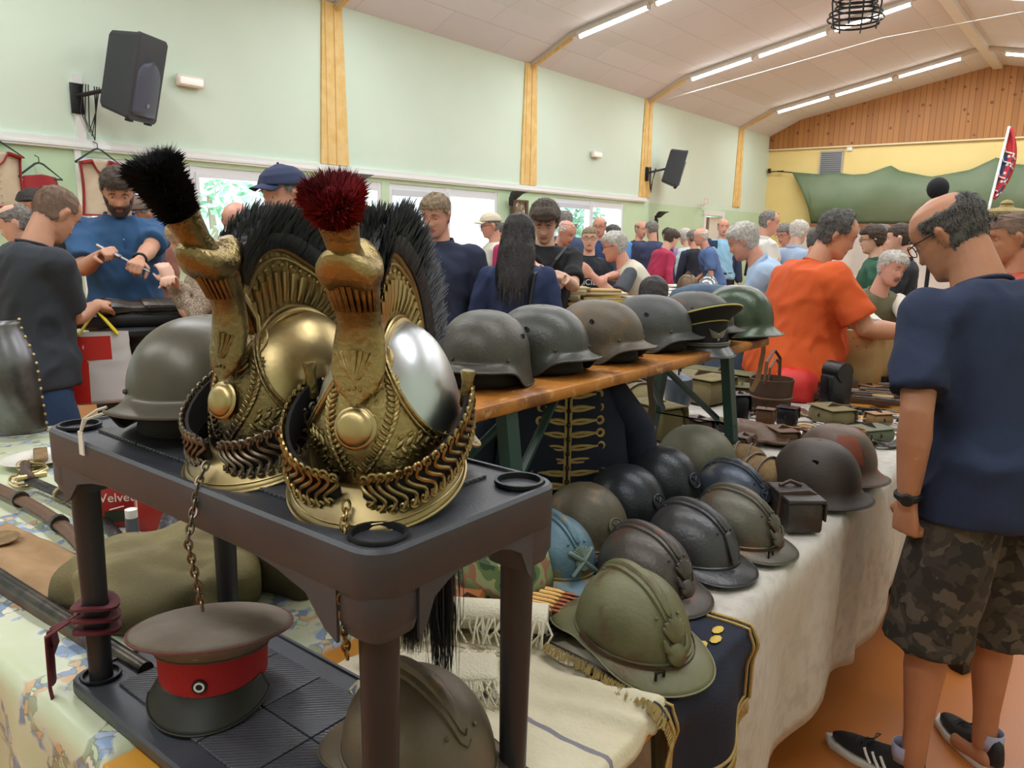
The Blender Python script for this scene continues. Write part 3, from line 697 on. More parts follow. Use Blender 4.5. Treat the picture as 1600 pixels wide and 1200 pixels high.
def dragoon(name, label, loc, rz, shell_m, plate_m, chain_m, plume_m, plume_lab, seed, plume_dir, ry=0, group=None, plen=.05):
    random.seed(seed)
    H = thing(name, label, 'helmet', loc, rz, ry=ry)
    sh = B(); sh.grid(lambda u, v: dome(u*2*PI, v*PI/2*.999), 64, 24, cu=True); shell = part('skull', sh, shell_m, H, solid=.0015)
    b = B(); b.grid(lambda u, v: dz((u-.5)*3.5, lerp(-.0, plate_top((u-.5)*3.5), v), .0035), 72, 24); plate = part('front_plate', b, plate_m, H, solid=.002)
    b = B()
    for g, r in ((.006, .0026), (.0065, .0016)):
        off = 0 if r > .002 else -.008
        b.tube([dz((k/60-.5)*3.5, plate_top((k/60-.5)*3.5)+off, g) for k in range(61)], r, 6)
    part('plate_rim', b, Mbrassd if plate_m is not Mtin else plate_m, plate)
    # relief: laurel branches each side, flame, small buds
    b = B()
    def leaf(phi, z, ang, L=.011):
        p = dz(phi, z, .0045); q = dz(phi+.02, z, .0045); tx = (q-p).normalized(); tz = (dz(phi, z+.003, .0045)-p).normalized(); n = tx.cross(tz).normalized()
        a = (tx*math.cos(ang)+tz*math.sin(ang)); c = n.cross(a)
        M = MX((a, c, n)).transposed().to_4x4(); M.translation = p
        b.ball((L*.5, 0, 0), (L*.55, L*.22, .0022), 8, M=M)
    for sd in (-1, 1):
        for k in range(17):        # the wreath from under the medallion up the sides
            t = k/16; ph = sd*(.12+.36*math.sin(t*PI*.62)); z = .016+t*.085
            leaf(ph, z, PI/2-sd*.7, .012); leaf(ph, z, PI/2+sd*.8, .011)
        for k in range(20):        # spreading branch along the lower flank
            t = k/19; ph = sd*(.42+t*1.15); z = .016+.03*(1-t)**1.2*math.sin(.6+t*2.2)+.004
            up = 1 if k % 2 else -1
            leaf(ph, z, (0 if sd > 0 else PI)+up*.8*sd, .013); leaf(ph+sd*.03, min(z+.01*up, plate_top(ph)-.008), (0 if sd > 0 else PI)+up*.5*sd, .008)
    for k in range(9):             # flame
        a = (k-4)/4; leaf(a*.12, .094+.004*(k % 2), PI/2-a*.9, .024-.006*abs(a))
    for k in range(24): leaf(random.uniform(-.5, .5), random.uniform(.01, .03), random.uniform(0, 6), .007)
    part('laurel_relief', b, plate_m, plate)
    p = dz(0, .062, .006); n = V((1, 0, .42)).normalized()
    M = T(*p, ry=math.degrees(math.acos(n.z)))
    b = B(); b.lathe([(.0225, 0), (.024, .002), (.0225, .004), (.0205, .0045), (.019, .008), (.014, .011), (.007, .0125), (.001, .013)], 28, M=M); part('medallion', b, Mbrass, plate)
    # peak and neck guard
    def brim(a0, a1, wid, drop, m, nm):
        b = B()
        def f(u, v):
            a = lerp(a0, a1, u); e = math.sin(PI*u)**.55; w = wid*e*v*(.75+.25*math.sin(PI*u))
            r = V((math.cos(a)*DA, math.sin(a)*DB, 0)); d = V((math.cos(a), math.sin(a), 0))
            return r+d*(w*.86+.002)+V((0, 0, .002-drop*e*v*(.6+.4*v)))
        b.grid(f, 48, 10); o = part(nm, b, m, H, solid=.0018)
        b = B(); b.tube([f(k/48, 1) for k in range(49)], .0024, 6); part('rolled_edge', b, Mbrass, o)
        b = B(); b.tube([V(f(k/48, .86))+V((0, 0, .002)) for k in range(3, 46)], .0009, 5); part('beading', b, Mbrass, o)
    brim(-1.5, 1.5, .052, .034, mat('peak_brass', '#9c8a5e', .4, .9, var=('#786a4e', 5, .4, .6)), 'peak')
    brim(PI-1.35, PI+1.35, .05, .045, shell_m, 'neck_guard')
    # masque: fluted neck rising from plate to the plume bowl
    b = B(); rings = []
    for (x, z, hw, hd) in ((.098, .092, .006, .004), (.092, .106, .024, .006), (.084, .124, .030, .009), (.074, .148, .029, .012), (.070, .172, .024, .014), (.072, .198, .024, .017), (.078, .218, .028, .021)):
        rings.append([(x+hd*sse(math.cos(a), .8), hw*sse(math.sin(a), .8), z) for a in [2*PI*k/28 for k in range(28)]])
    b.loft(rings); neck = part('crest_mask', b, plate_m, H)
    b = B()
    for k in range(9):             # palmette and beads on the neck
        a = (k-4)/4; b.tube([(.099-.004*abs(a), a*.004, .118), (.094-.007*abs(a), a*.016, .132), (.09-.009*abs(a), a*.023, .148-.007*abs(a))], [.002, .003, .0042], 7)
    for k in range(7): b.ball((.0985-.001*abs(k-3), (k-3)*.0062, .108-.0015*abs(k-3)), .0024, 6)
    part('palmette_relief', b, plate_m, neck); b = B()
    for k in range(1, 11):
        a = PI*(k-5.5)/13; b.tube([(.071+.0175*math.cos(a), .0245*math.sin(a), .188), (.079+.021*math.cos(a), .029*math.sin(a), .218)], .0028, 6)
    part('cup_flutes', b, plate_m, neck)
    # bowl and socket
    b = B()
    def bowl(u, v):
        a = u*2*PI; prof = [(.006, 0), (.026, .002), (.037, .010), (.043, .022), (.042, .030), (.036, .036), (.024, .038), (.01, .038)]
        q = v*(len(prof)-1); i = min(int(q), len(prof)-2); r, z = [lerp(prof[i][j], prof[i+1][j], q-i) for j in (0, 1)]
        r *= .74; return (.084+r*math.cos(a)*1.25, r*math.sin(a)*1.05, .216+z*1.05+.010*math.cos(a*2)*(r/.032)-.004)
    b.grid(bowl, 32, 14, cu=True); part('plume_bowl', b, plate_m, neck)
    pd = V(plume_dir).normalized()
    s0 = V((.09, 0, .240)); b = B(); b.tube([s0, s0+pd*.02, s0+pd*.045, s0+pd*.058], [.02, .0165, .019, .021], 18)
    part('plume_socket', b, plate_m, neck)
    # comb
    b = B(); N_ = 46
    def base(u): th = lerp(.98, 2.45, u); return V((-.014+math.cos(th)*(DA-.006), 0, math.sin(th)*(DH+.001)))
    def top(u):
        th = lerp(1.0, 2.62, u); h = .078*math.sin(min(1, (1-u)*1.35+.03)*PI/2)**.8
        return V((-.008+math.cos(th)*(DA-.002+h*(.15+.5*sm(0, .5, u))), 0, math.sin(th)*(DH+.002+h*.95)+.012*math.sin(PI*min(1, u*2))))
    def cf(side):
        def f(u, v):
            p = base(u).lerp(top(u), v); fl = .0028*math.cos(u*PI*2*15)*math.sin(PI*min(1, max(0, (v-.08)/.78)))**.7
            return p+V((0, side*(.0085+.005*v+fl), 0))
        return f
    for s_ in (-1, 1): b.grid(cf(s_), 150, 12)
    b.grid(lambda u, v: (lambda p: p+V((0, (v-.5)*.027, 0)))(top(u)), 60, 2); b.grid(lambda u, v: (lambda p: p+V((0, (v-.5)*.024, 0)))(base(0).lerp(top(0), u)), 10, 2)
    comb = part('comb', b, Mbrassd, H)
    b = B()
    for s_ in (-1, 1):
        b.tube([top(k/40)+V((0, s_*.0135, 0)) for k in range(41)], .0042, 8); b.tube([base(k/40).lerp(top(k/40), .86)+V((0, s_*.0145, 0)) for k in range(41)], .0022, 6)
        b.tube([base(k/40)+V((0, s_*.0115, .002)) for k in range(41)], .0045, 8); b.tube([base(k/40).lerp(top(k/40), .1)+V((0, s_*.012, 0)) for k in range(41)], .0022, 6)
        b.tube([base(0)+V((0, s_*.011, 0)), base(0).lerp(top(0), .5)+V((-.008, s_*.013, 0)), top(0)+V((0, s_*.0135, 0))], .0045, 8)
    part('comb_rim', b, Mbrass, comb)
    b = B()
    for s_ in (-1, 1):
        for k in range(16):
            u = (k+.5)/15.5; p = base(u).lerp(top(u), .76); b.ball(p+V((0, s_*.0145, 0)), .0026, 6)
            if k < 13:
                a_, c_ = base(u).lerp(top(u), .2), base(u+.015).lerp(top(u+.015), .66)
                b.tube([a_+V((0, s_*.0115, 0)), a_.lerp(c_, .5)+V((0, s_*.0145, 0)), c_+V((0, s_*.0155, 0))], [.0012, .003, .0034], 6)
    part('comb_flutes', b, Mbrass, comb)
    # mounting plate where the comb meets the skull
    b = B()
    for s_ in (-1, 1):
        b.grid(lambda u, v: dome(s_*(.12+.42*v*math.sin(PI*u)**.5) if True else 0, lerp(.80, 1.25, u), .002), 30, 6)
    part('comb_saddle', b, Mbrassd, comb, solid=.002)
    # horsehair mane: dark core plus thousands of strands
    b = B(); ML = .054
    def mane_dir(u): th = lerp(1.42, 2.75, u); return V((math.cos(th)*1.0, 0, math.sin(th))).normalized()
    b.loft([[top(u)+mane_dir(u)*r*ML*.72+V((0, y*.02*(1+.5*r), 0)) for r, y in ((0, -1), (.5, -1), (.95, -.6), (.95, .6), (.5, 1), (0, 1))] for u in [.05+.95*i/24 for i in range(25)]])
    mane = part('mane', b, Mhair, H)
    b = B()
    for q in range(8200):
        u = random.random()*.98+.02; y = random.uniform(-1, 1); p = top(u)+V((0, y*.014, 0))
        if q % 2: y = random.choice((-1, 1)); rr = random.uniform(0, .62); p = top(u)+mane_dir(u)*rr*ML*.72+V((0, y*(.0195+.0095*rr), 0)); y *= .3
        d = (mane_dir(u)+V((random.gauss(-.06, .09), y*.30+random.gauss(0, .10), random.gauss(0, .06)))).normalized()
        L = ML*random.uniform(.95, 1.18)*(1-.2*abs(y))*(.72 if q % 2 else 1); w = d.orthogonal().normalized()*.0012
        if random.random() < .5: w = d.cross(w).normalized()*.0012
        a1 = p+d*L*.5+V((-.003, 0, 0)); a2 = p+d*L+V((-.012, 0, -.004)); b.add([p-w, p+w, a1-w, a1+w, a2-w*.3, a2+w*.3], [(0, 1, 3, 2), (2, 3, 5, 4)])
    part('mane_strands', b, Mhair, mane, fixn=False)
    # chin scales
    bs = B(); sp = B()
    for sd in (-1, 1):
        path = []
        for k in range(61):
            t = k/60; ph = sd*lerp(1.75, .05, t); e = math.sin(min(1, t*1.25)*PI/2)
            out = .010+.024*e*math.sin(PI*min(1, t*.9+.1))**.5; z = lerp(.056, .006, sm(0, .9, t))-.004*math.sin(PI*t)
            r = V((math.cos(ph)*(DA+out), math.sin(ph)*(DB+out), z)); path.append(r)
        path[-1].y = sd*.004
        wid = [lerp(.021, .019, k/60) if k < 52 else lerp(.019, .007, (k-52)/8) for k in range(61)]
        def fr(x):
            i = min(int(x), 59); p = path[i].lerp(path[i+1], x-i); t = (path[i+1]-path[i]).normalized(); up = V((0, 0, 1))-t*t.z; up.normalize(); return p, t, up, t.cross(up)*(1 if sd < 0 else -1), lerp(wid[i], wid[i+1], x-i)
        sp.loft([[p+up*w*h+n*o-n*.004 for h, o in ((-.95, -.002), (-.95, .002), (.95, .002), (.95, -.002))] for p, t, up, n, w in [fr(k*.98) for k in range(60)]])
        nl = 19
        for k in range(nl):
            p, t, up, n, w = fr(1+57*k/nl); s_ = .0058; pts = []
            for j in range(13):
                q = j/12; pts.append(p+up*w*(1-2*q)+t*(s_*(math.sin(q*2*PI)*1.15+(1-2*q)*.5))+n*(.0025+.0012*math.cos(q*4*PI)))
            bs.tube(pts, .0025, 6)
            for e in (-1, 1): bs.tube([p+up*w*e*(.98)+t*(e*.0036+.0042*math.cos(a))+up*.0042*math.sin(a)+n*.002 for a in [2*PI*m/9 for m in range(9)]], .0019, 5, loop=True)
        b = B(); b.lathe([(.016, 0), (.018, .003), (.012, .005), (.009, .009), (.001, .011)], 20, M=T(*(V((math.cos(sd*1.75)*(DA+.006), math.sin(sd*1.75)*(DB+.006), .055))), rx=-sd*90, rz=sd*10)); part('rosette', b, Mbrassd, H)
    o = part('chin_strap', sp, Mliner, H); part('chain_links', bs, chain_m, o)
    # side socket on the temple
    for sd in (-1, 1): b = B(); b.lathe([(.006, 0), (.0075, .004), (.0065, .03), (.009, .042), (.008, .044)], 14, M=T(-.0, sd*(DB+.008), .055, rx=-4*sd, ry=-8)); part('feather_holder', b, plate_m if shell_m is Mbrass else Mbrassd, H)
    # plume tuft
    c = s0+pd*.055; b = B(); core = B(); PL = plen; pw = .023
    core.limb([c, c+pd*PL*.45, c+pd*PL*.85], [.012, pw*.62, pw*.62], 12); tuft = part('plume', core, plume_m, H, label=plume_lab)
    o1 = pd.orthogonal().normalized(); o2 = pd.cross(o1)
    for q in range(6500):
        an = random.uniform(0, 2*PI); rad = o1*math.cos(an)+o2*math.sin(an); hh = random.random()
        if q % 3: p = c+pd*PL*hh+rad*lerp(.010, pw*.85, hh); d = rad*.75+pd*(.15+.5*hh)
        else: rr = random.random()**.5; p = c+pd*(PL*.9)+rad*pw*rr*.8; d = pd*.9+rad*rr*.8
        d = (d+V((random.gauss(0, .2), random.gauss(0, .2), random.gauss(0, .2)))).normalized(); L = random.uniform(.012, .022)*(1 if q % 3 == 0 else .75+.25*hh)
        w = d.orthogonal().normalized()*.0011; a1 = p+d*L*.6; a2 = p+d*L; b.add([p-w, p+w, a1-w, a1+w, a2], [(0, 1, 3, 2), (2, 3, 4)])
    part('plume_barbs', b, plume_m, tuft, fixn=False)
    b = B(); b.grid(lambda u, v: dome(u*2*PI, v*PI/2*.98, -.004), 32, 10, cu=True); part('lining', b, Mliner, H)
    return H
def loose_chain(H, pts, m, label, step=.0095):
    b = B(); raw = [V(p) for p in pts]; pts = [raw[0]]; i = 0; cur = raw[0]
    while i < len(raw)-1:
        d = raw[i+1]-cur
        if d.length < step: i += 1; continue
        cur = cur+d.normalized()*step; pts.append(cur)
    for k in range(len(pts)-1):
        p, q = pts[k], pts[k+1]; d = (q-p); L = d.length*.68; d.normalize(); a = d.orthogonal().normalized() if k % 2 else d.cross(d.orthogonal()).normalized()
        c = (p+q)/2; b.tube([c+d*L*math.cos(t)*1.05+a*L*.62*math.sin(t) for t in [2*PI*j/12 for j in range(12)]], .0016, 5, loop=True)
    return part('hanging_chain', b, m, H, label=label)
SZ = 1.2035
HB2 = dragoon('dragoon_helmet', 'brass and steel crested helmet with red plume on the grey shelf', (.628, .678, SZ+.044), 208, Msteel, Mbrassd, Mchain, Mredh, 'dark red feather tuft', 11, (.5, .1, .8), ry=9, plen=.026)
HB1 = dragoon('dragoon_helmet', 'brass crested helmet with black plume between the red-plumed one and a steel helmet', (.622, .862, SZ+.044), 187, Mbrass, Mtin, Mchaind, Mblackp, 'black feather tuft', 12, (.44, .1, .86), ry=9, plen=.062)
loose_chain(HB2, [(.142, 0, -.002), (.168, .004, -.026), (.180, .006, -.05), (.192, .008, -.056), (.205, .012, -.08), (.203, .012, -.155)], Mchain, 'brass ring chain hanging loose over the shelf edge')
loose_chain(HB1, [(.142, 0, -.002), (.168, .006, -.026), (.178, .008, -.05), (.185, .012, -.056), (.198, .014, -.08), (.195, .012, -.18)], Mchaind, 'thin dark iron chain hanging over the shelf edge')
# long horsehair tail hanging behind the shelf from the red-plumed helmet
t = B(); random.seed(8)
for q in range(1900):
    g = random.choice((0, 0, 0, 1, 1, 2)); oy = random.gauss(0, .010)+(0, -.03, -.062)[g]; ox = random.gauss(0, .010)
    L = random.uniform(.26, .36)-(0, .05, -.04)[g]; top_ = V((-.055, .03+oy*.3, .02)); pts = [top_, V((-.01, .01+oy*.6, .018+random.uniform(0, .008))), V((.015+ox, oy, -.01)), V((.02+ox, oy, -L*.4)), V((.02+ox*1.2, oy*1.05, -L*.75)), V((.02+ox*.8, oy*1.1+random.gauss(0, .004), -L))]
    w = V((random.uniform(-1, 1), random.uniform(-1, 1), 0)).normalized()*.0007; vs = []
    for k_, p in enumerate(pts): ww = w*(1 if k_ < 5 else .3); vs += [p-ww, p+ww]
    t.add(vs, [(2*i, 2*i+1, 2*i+3, 2*i+2) for i in range(5)])
o = part('horsehair_tail', t, Mhair, HB2, label='long black horsehair tail falling behind the shelf', fixn=False)
o.matrix_parent_inverse = (MX.Translation(HB2.location) @ HB2.rotation_euler.to_matrix().to_4x4()).inverted()
o.location = (.79, .83, SZ-.01)

# --- German steel helmet
def german(label, loc, rz, m, rx=0, ry=0, group=None, strap=False, m2=None):
    H = thing('steel_helmet', label, 'helmet', loc, rz, group, rx, ry)
    A, Bw, Ht = .133, .107, .165
    def rim(phi):                   # outward flare and rim height by angle from the front
        a = abs(math.atan2(math.sin(phi), math.cos(phi)))
        out = .030*math.exp(-(a/.75)**4)+.026*math.exp(-((PI-a)/.95)**4)+.006
        z = .045*math.exp(-(a/.85)**6)+.004*math.exp(-((PI-a)/.8)**2)
        return out, z
    def f(u, v):
        phi = u*2*PI; out, zr = rim(phi)
        if v < .62:
            t = (1-v/.62)*PI/2; c = math.cos(t)**.80; return V((A*c*math.cos(phi), Bw*c*math.sin(phi), .062+(Ht-.062)*math.sin(t)))
        s_ = (v-.62)/.38; o = out*s_**2.2+.004*s_
        return V(((A+o)*math.cos(phi), (Bw+o)*math.sin(phi), lerp(.062, zr, s_)))
    b = B(); b.grid(f, 72, 34, cu=True)
    sh = part('shell', b, m, H, solid=.0016, ang=180)
    b = B(); b.tube([f(k/72, 1) for k in range(72)], .0026, 6, loop=True); part('rolled_edge', b, m2 or m, H)
    for ph in (.62, -.62, PI):
        p = f((ph % (2*PI))/(2*PI), .61); b = B(); b.ball((p.x*1.008, p.y*1.008, p.z), .0045, 8); part('liner_rivet', b, m2 or m, sh)
    for sd in (-1, 1):
        p = f(((sd*1.25) % (2*PI))/(2*PI), .42); b = B(); b.tube([p+V((.006*math.cos(t), sd*.0015, .006*math.sin(t))) for t in [2*PI*j/12 for j in range(12)]], .002, 6, loop=True); b.ball(p, (.004, .002, .004), 8); part('vent_bushing', b, Mblk, sh)
    b = B(); b.grid(lambda u, v: V(((A-.012)*math.cos(u*2*PI)*(1-.1*v), (Bw-.01)*math.sin(u*2*PI)*(1-.1*v), .004+.07*v)), 40, 5, cu=True); part('leather_liner', b, Mliner, H, solid=.002)
    if strap:
        b = B(); b.tube([(0, -Bw+.01, .01), (.01, -Bw-.0, -.0), (.02, -Bw-.03, -.02), (.02, -Bw-.035, -.06), (.0, -Bw-.04, -.14), (.01, -Bw-.045, -.2)], .008, 6, flat=.2); part('chin_strap', b, mat('strap_brown', '#5c4632', .6), H, label='thin brown leather strap dangling off the bench')
    return H
G = [metal('grey_green_enamel', '#4d4b44', '#434139', None, .42), metal('field_grey', '#474844', '#4f504b', None, .38), metal('brown_patina', '#615748', '#534b40', '#6b573d', .5),
     metal('slate_grey', '#464745', '#4e4f4c', None, .5), metal('grey_patina', '#4b4a46', '#42413d', '#5f4a3e', .5), metal('dark_green_gloss', '#3b4a38', '#44503e', None, .28), metal('dull_bronze_enamel', '#5f594c', '#544f45', None, .38, .35, (60, .05))]
german('large smooth olive steel helmet with paper tag at the shelf corner', (.635, 1.085, SZ+.004), 205, G[6], strap=False)
gl = [((720, 600), 215, 'first helmet on the bench, narrow rounded grey shell beside the black mane', 0, (1.385, 1.17)), (None, 262, 'second helmet on the bench, smooth dark grey with flared neck', 1, (1.61, 1.17)), (None, 268, 'brownish grey helmet with vent hole, third along the bench', 2, (1.88, 1.165)),
      (None, 268, 'slate grey helmet fourth on the bench just before the peaked cap', 3, (2.175, 1.16)), (None, 268, 'grey helmet with flaking patina behind the peaked cap', 4, (2.45, 1.14))]
for k, (_, rz, lab, mi, xy) in enumerate(gl):
    german('steel shell: '+lab if False else lab, (xy[0], xy[1], BZ+.003), rz, G[mi], strap=(k == 2), m2=None)
# --- paper tag on the left helmet
t = thing('price_tag', 'small white string tag dangling from the large steel helmet', 'tag', (.461, 1.135, SZ+.03))
b = B(); b.box((0, 0, -.035), (.002, .014, .034)); part('card', b, mat('tag_white', '#e5e2da', .7), t, smooth=False)
b = B(); b.tube([(0, 0, -.02), (.004, -.004, 0), (.02, -.012, .012), (.03, -.02, .016)], .0022, 5); b.tube([(0, 0, -.02), (.006, -.008, 0), (.02, -.018, .006), (.03, -.026, .01)], .0022, 5); part('string', b, mat('string_cream', '#d3cbbb', .8), t)

# --- Adrian helmets
Mbadge = {}
def adrian(label, loc, rz, m, badge='grenade', strap=None, rx=0, ry=0, s=1, wide=0, badge_m=None, group=None, rim_m=None, name='crested_helmet', cat='helmet'):
    H = thing(name, label, cat, loc, rz, group, rx, ry, s)
    A, Bw, Z0, Ht = .112, .09, .03, .105
    def D(phi, t, g=0):
        c = max(math.cos(t), 0)**.86; return V(((A+g)*c*math.cos(phi), (Bw+g)*c*math.sin(phi), Z0+(Ht+g)*math.sin(t)))
    b = B(); b.grid(lambda u, v: D(u*2*PI, v*PI/2*.999), 64, 22, cu=True); sh = part('skull', b, m, H)
    b = B(); b.tube([V(D(k/64*2*PI, 0, .001)) for k in range(64)], .0034, 6, loop=True); part('rim_bead', b, m, sh)
    def br(u, v):
        a = u*2*PI; c = math.cos(a); w = (.006+.040*sm(.1, 1, c)+(.040+wide)*sm(.15, 1, -c)+wide*.5); d = .016*sm(.2, 1, c)+.026*sm(.2, 1, -c)+.005
        return V((A*math.cos(a)+math.cos(a)*w*v, Bw*math.sin(a)+math.sin(a)*w*v*(.8), Z0-d*v*(.4+.6*v)-.0015))
    b = B(); b.grid(br, 72, 7, cu=True); brm = part('brim', b, m, H, solid=.0016, ang=180)
    b = B(); b.tube([br(k/72, 1) for k in range(72)], .0016, 6, loop=True); part('brim_edge', b, rim_m or m, brm)
    # crest, two stepped ribs from rear to front
    b = B()
    for hw, h0, h1, x0, x1 in ((.018, .0, .006, 2.75, .55), (.011, .005, .0125, 2.6, .68)):
        rings = []
        for k in range(31):
            th = lerp(x1, x0, k/30); e = math.sin(PI*k/30)**.35
            c = V((math.cos(th)*A*abs(1), 0, 0)); x = math.copysign(abs(math.cos(th))**.86, math.cos(th))*A; z = Z0+Ht*math.sin(th); n = V((math.cos(th), 0, math.sin(th)*1.05)).normalized(); p = V((x, 0, z))
            rings.append([p+n*(h0-.006)+V((0, -hw*e-.001, 0)), p+n*(h1*.6)+V((0, -hw*e*.95, 0)), p+n*h1*max(e, .3)+V((0, -hw*.6*e, 0)), p+n*(h1*1.1)*max(e, .3), p+n*h1*max(e, .3)+V((0, hw*.6*e, 0)), p+n*(h1*.6)+V((0, hw*e*.95, 0)), p+n*(h0-.006)+V((0, hw*e+.001, 0))])
        b.loft(rings)
    cr = part('crest', b, m, H)
    b = B()
    for th in (.75, 2.1):
        x = math.copysign(abs(math.cos(th))**.86, math.cos(th))*A
        for sy in (-1, 1): b.ball((x, sy*.022, Z0+Ht*math.sin(th)*.985), .003, 8)
    part('crest_rivets', b, m, cr)
    # badge on the brow
    if badge:
        b = B(); p = D(0, .34, .002); M = T(p.x, 0, p.z, ry=68, s=1.4 if badge != 'disc' else 1)
        if badge == 'grenade':
            b.lathe([(.0135, 0), (.013, .003), (.009, .006), (.001, .0075)], 16, M=M @ T(.014, 0, 0))
            for k in range(9):
                a = (k-4)/4*.75; b.limb([(0, 0, .001), (-.012*math.cos(a), .012*math.sin(a), .004), (-.024*math.cos(a)-.002*(k % 2), .020*math.sin(a), .003)], [.003, .004, .002], 6, M=M)
            for sy in (-1, 1): b.limb([(.016, sy*.004, .002), (.006, sy*.014, .004), (-.004, sy*.016, .003)], [.003, .004, .002], 6, M=M)
        elif badge == 'crossed':
            for sy in (-1, 1): b.limb([(.018, sy*.022, .002), (0, 0, .006), (-.016, -sy*.02, .002)], [.0035, .004, .0045], 8, M=M)
            b.lathe([(.012, 0), (.01, .005), (.001, .007)], 14, M=M @ T(.004, 0, 0))
            for k in range(7):
                a = (k-3)/3*.7; b.limb([(-.006, 0, .003), (-.022*math.cos(a), .02*math.sin(a), .004)], [.003, .0025], 6, M=M)
        elif badge == 'shield':
            b.limb([(.02, 0, 0), (.0, .003, .004), (-.02, 0, 0)], [.006, .013, .008], 10, M=M @ T(s=(1, 1, .5)))
        elif badge == 'disc':
            b.lathe([(.019, 0), (.02, .002), (.018, .003), (.016, .002), (.001, .003)], 24, M=M); b.limb([(.009, -.006, .003), (-.009, .006, .004)], [.002, .003], 6, M=M); b.limb([(.009, .006, .003), (-.009, -.006, .004)], [.002, .003], 6, M=M)
        part('badge', b, badge_m or m, sh)
    b = B(); b.grid(lambda u, v: V(((A-.008)*math.cos(u*2*PI)*(1-.12*v), (Bw-.008)*math.sin(u*2*PI)*(1-.12*v), .002+.05*v)), 40, 4, cu=True); part('leather_liner', b, Mliner, H, solid=.002)
    if strap:
        b = B(); pts = []
        for k in range(25):
            a = lerp(-1.75, 1.75, k/24); pts.append(V(((A+.004+.006*math.cos(a))*math.cos(a), (Bw+.006)*math.sin(a), Z0-.006+.010*sm(.8, 1.7, abs(a)))))
        b.loft([[p+V((0, 0, -.006)), p+V((0, 0, .006)), p*1.012+V((0, 0, .006)), p*1.012+V((0, 0, -.006))] for p in pts]); st = part('chin_strap', b, strap, H)
        b = B()
        for dx, dy, w, h in ((0, -.008, .003, .02), (0, .008, .003, .02)): b.box((A+.014, dy-.04, Z0-.006), (.004, w, h))
        b.box((A+.014, -.04, Z0+.003), (.004, .018, .003)); b.box((A+.014, -.04, Z0-.015), (.004, .018, .003)); part('buckle', b, mat('iron_dark', '#3a3733', .4, .8), st)
    return H
Mkh = metal('khaki_green_paint', '#6b6a49', '#5c583a', '#5b4a30', .5, .15); Mkhr = mat('khaki_edge', '#7c7a5a', .5)
Mslt = metal('brown_slate_paint', '#57504a', '#494340', '#6a4b3a', .4, .4); Mgun = metal('gunmetal_paint', '#4b4b4c', '#414143', None, .35, .45)
Molv = metal('olive_grey_paint', '#5c584c', '#524d42', '#665037', .42, .3); Mhor = metal('horizon_blue_paint', '#5d7b88', '#4c6672', '#84754f', .5, .2)
Mnav = metal('navy_grey_paint', '#454d59', '#3b424d', '#6c6250', .35, .4); Mtank = metal('black_grey_paint', '#33373b', '#2b2e31', None, .35, .5); Mtank2 = metal('olive_brown_paint', '#57503d', '#4a4434', '#7a6347', .5, .2)
TZ = .757
adrian('khaki green crested helmet with leather strap at the linen corner, closest to the aisle', (1.17, .63, TZ+.012), 247, Mkh, 'grenade', Mleather, wide=.012, s=1.05, rim_m=Mkhr, ry=3)
adrian('brownish slate crested helmet right behind the khaki one', (1.41, .735, TZ), 255, Mslt, 'grenade', None, s=1.02)
adrian('gunmetal crested helmet with anchor-like plate, middle of the aisle row', (1.61, .722, TZ), 256, Mgun, 'shield', None, s=1.04)
adrian('olive grey crested helmet with buckled strap beside the leather case', (1.785, .69, TZ), 258, Molv, 'grenade', Mleather, s=1.03)
adrian('navy grey crested helmet tucked between buckled one and felt bottle', (2.03, .80, TZ), 258, Mnav, 'disc', None, s=.98)
adrian('horizon blue crested helmet with crossed badge behind the shelf pole', (1.355, .935, TZ), 250, Mhor, 'crossed', None, s=.98, badge_m=mat('verdigris_grey', '#6f7d74', .6, .3))
adrian('dented brown crested helmet on the lower grey shelf', (.66, .665, .79), 262, metal('brown_khaki_paint', '#6b5e4c', '#5a4f40', '#7e6144', .5, .25), None, None, s=1.04, wide=.0)
# --- tank crew helmets: round skull, leather front pad, disc badge
def tanker(label, loc, rz, m, pad, s=1):
    H = thing('tank_helmet', label, 'helmet', loc, rz, s=s)
    A, Bw, Ht = .112, .1, .125
    def D(phi, t, g=0):
        c = max(math.cos(t), 0)**.84; return V(((A+g)*c*math.cos(phi), (Bw+g)*c*math.sin(phi), .028+(Ht+g)*math.sin(t)))
    b = B(); b.grid(lambda u, v: D(u*2*PI, v*PI/2*.999), 56, 20, cu=True); sh = part('skull', b, m, H)
    b = B(); b.grid(lambda u, v: V(((A+.001)*math.cos(u*2*PI), (Bw+.001)*math.sin(u*2*PI), .03-.03*v*(1 if True else 0))), 56, 3, cu=True); part('neck_skirt', b, m, H, solid=.002)
    b = B(); b.tube([((A+.006)*math.cos(a), (Bw+.006)*math.sin(a), .012) for a in [lerp(-1.5, 1.5, k/24) for k in range(25)]], .013, 8); part('front_pad', b, pad, H, label='padded leather brow roll')
    b = B(); b.tube([D(k/56*2*PI, 0, .002) for k in range(56)], .0022, 6, loop=True); part('rim_bead', b, m, sh)
    p = D(.0, .42, .001); M = T(p.x, p.y, p.z, ry=62)
    b = B(); b.lathe([(.021, -.002), (.022, .002), (.02, .0035), (.0185, .002), (.001, .0025)], 24, M=M)
    for a in (-.7, .7): b.limb([(.012*math.cos(a), .012*math.sin(a), .002), (-.012*math.cos(a), -.012*math.sin(a), .003)], [.002, .003], 6, M=M)
    b.lathe([(.006, 0), (.004, .005), (.001, .006)], 10, M=M); part('badge', b, m, sh)
    b = B()
    for sy in (-1, 1): b.ball(tuple(D(sy*1.2, .5, 0)), .0032, 8)
    part('rivets', b, m, sh)
    return H
tanker('round brown helmet with leather brow pad behind the horizon blue one', (1.53, .965, TZ), 255, Mtank2, Mrust, 1.02)
tanker('round black helmet with disc badge standing before the braided jacket', (1.745, .975, TZ), 262, Mtank, Mliner, 1.0)
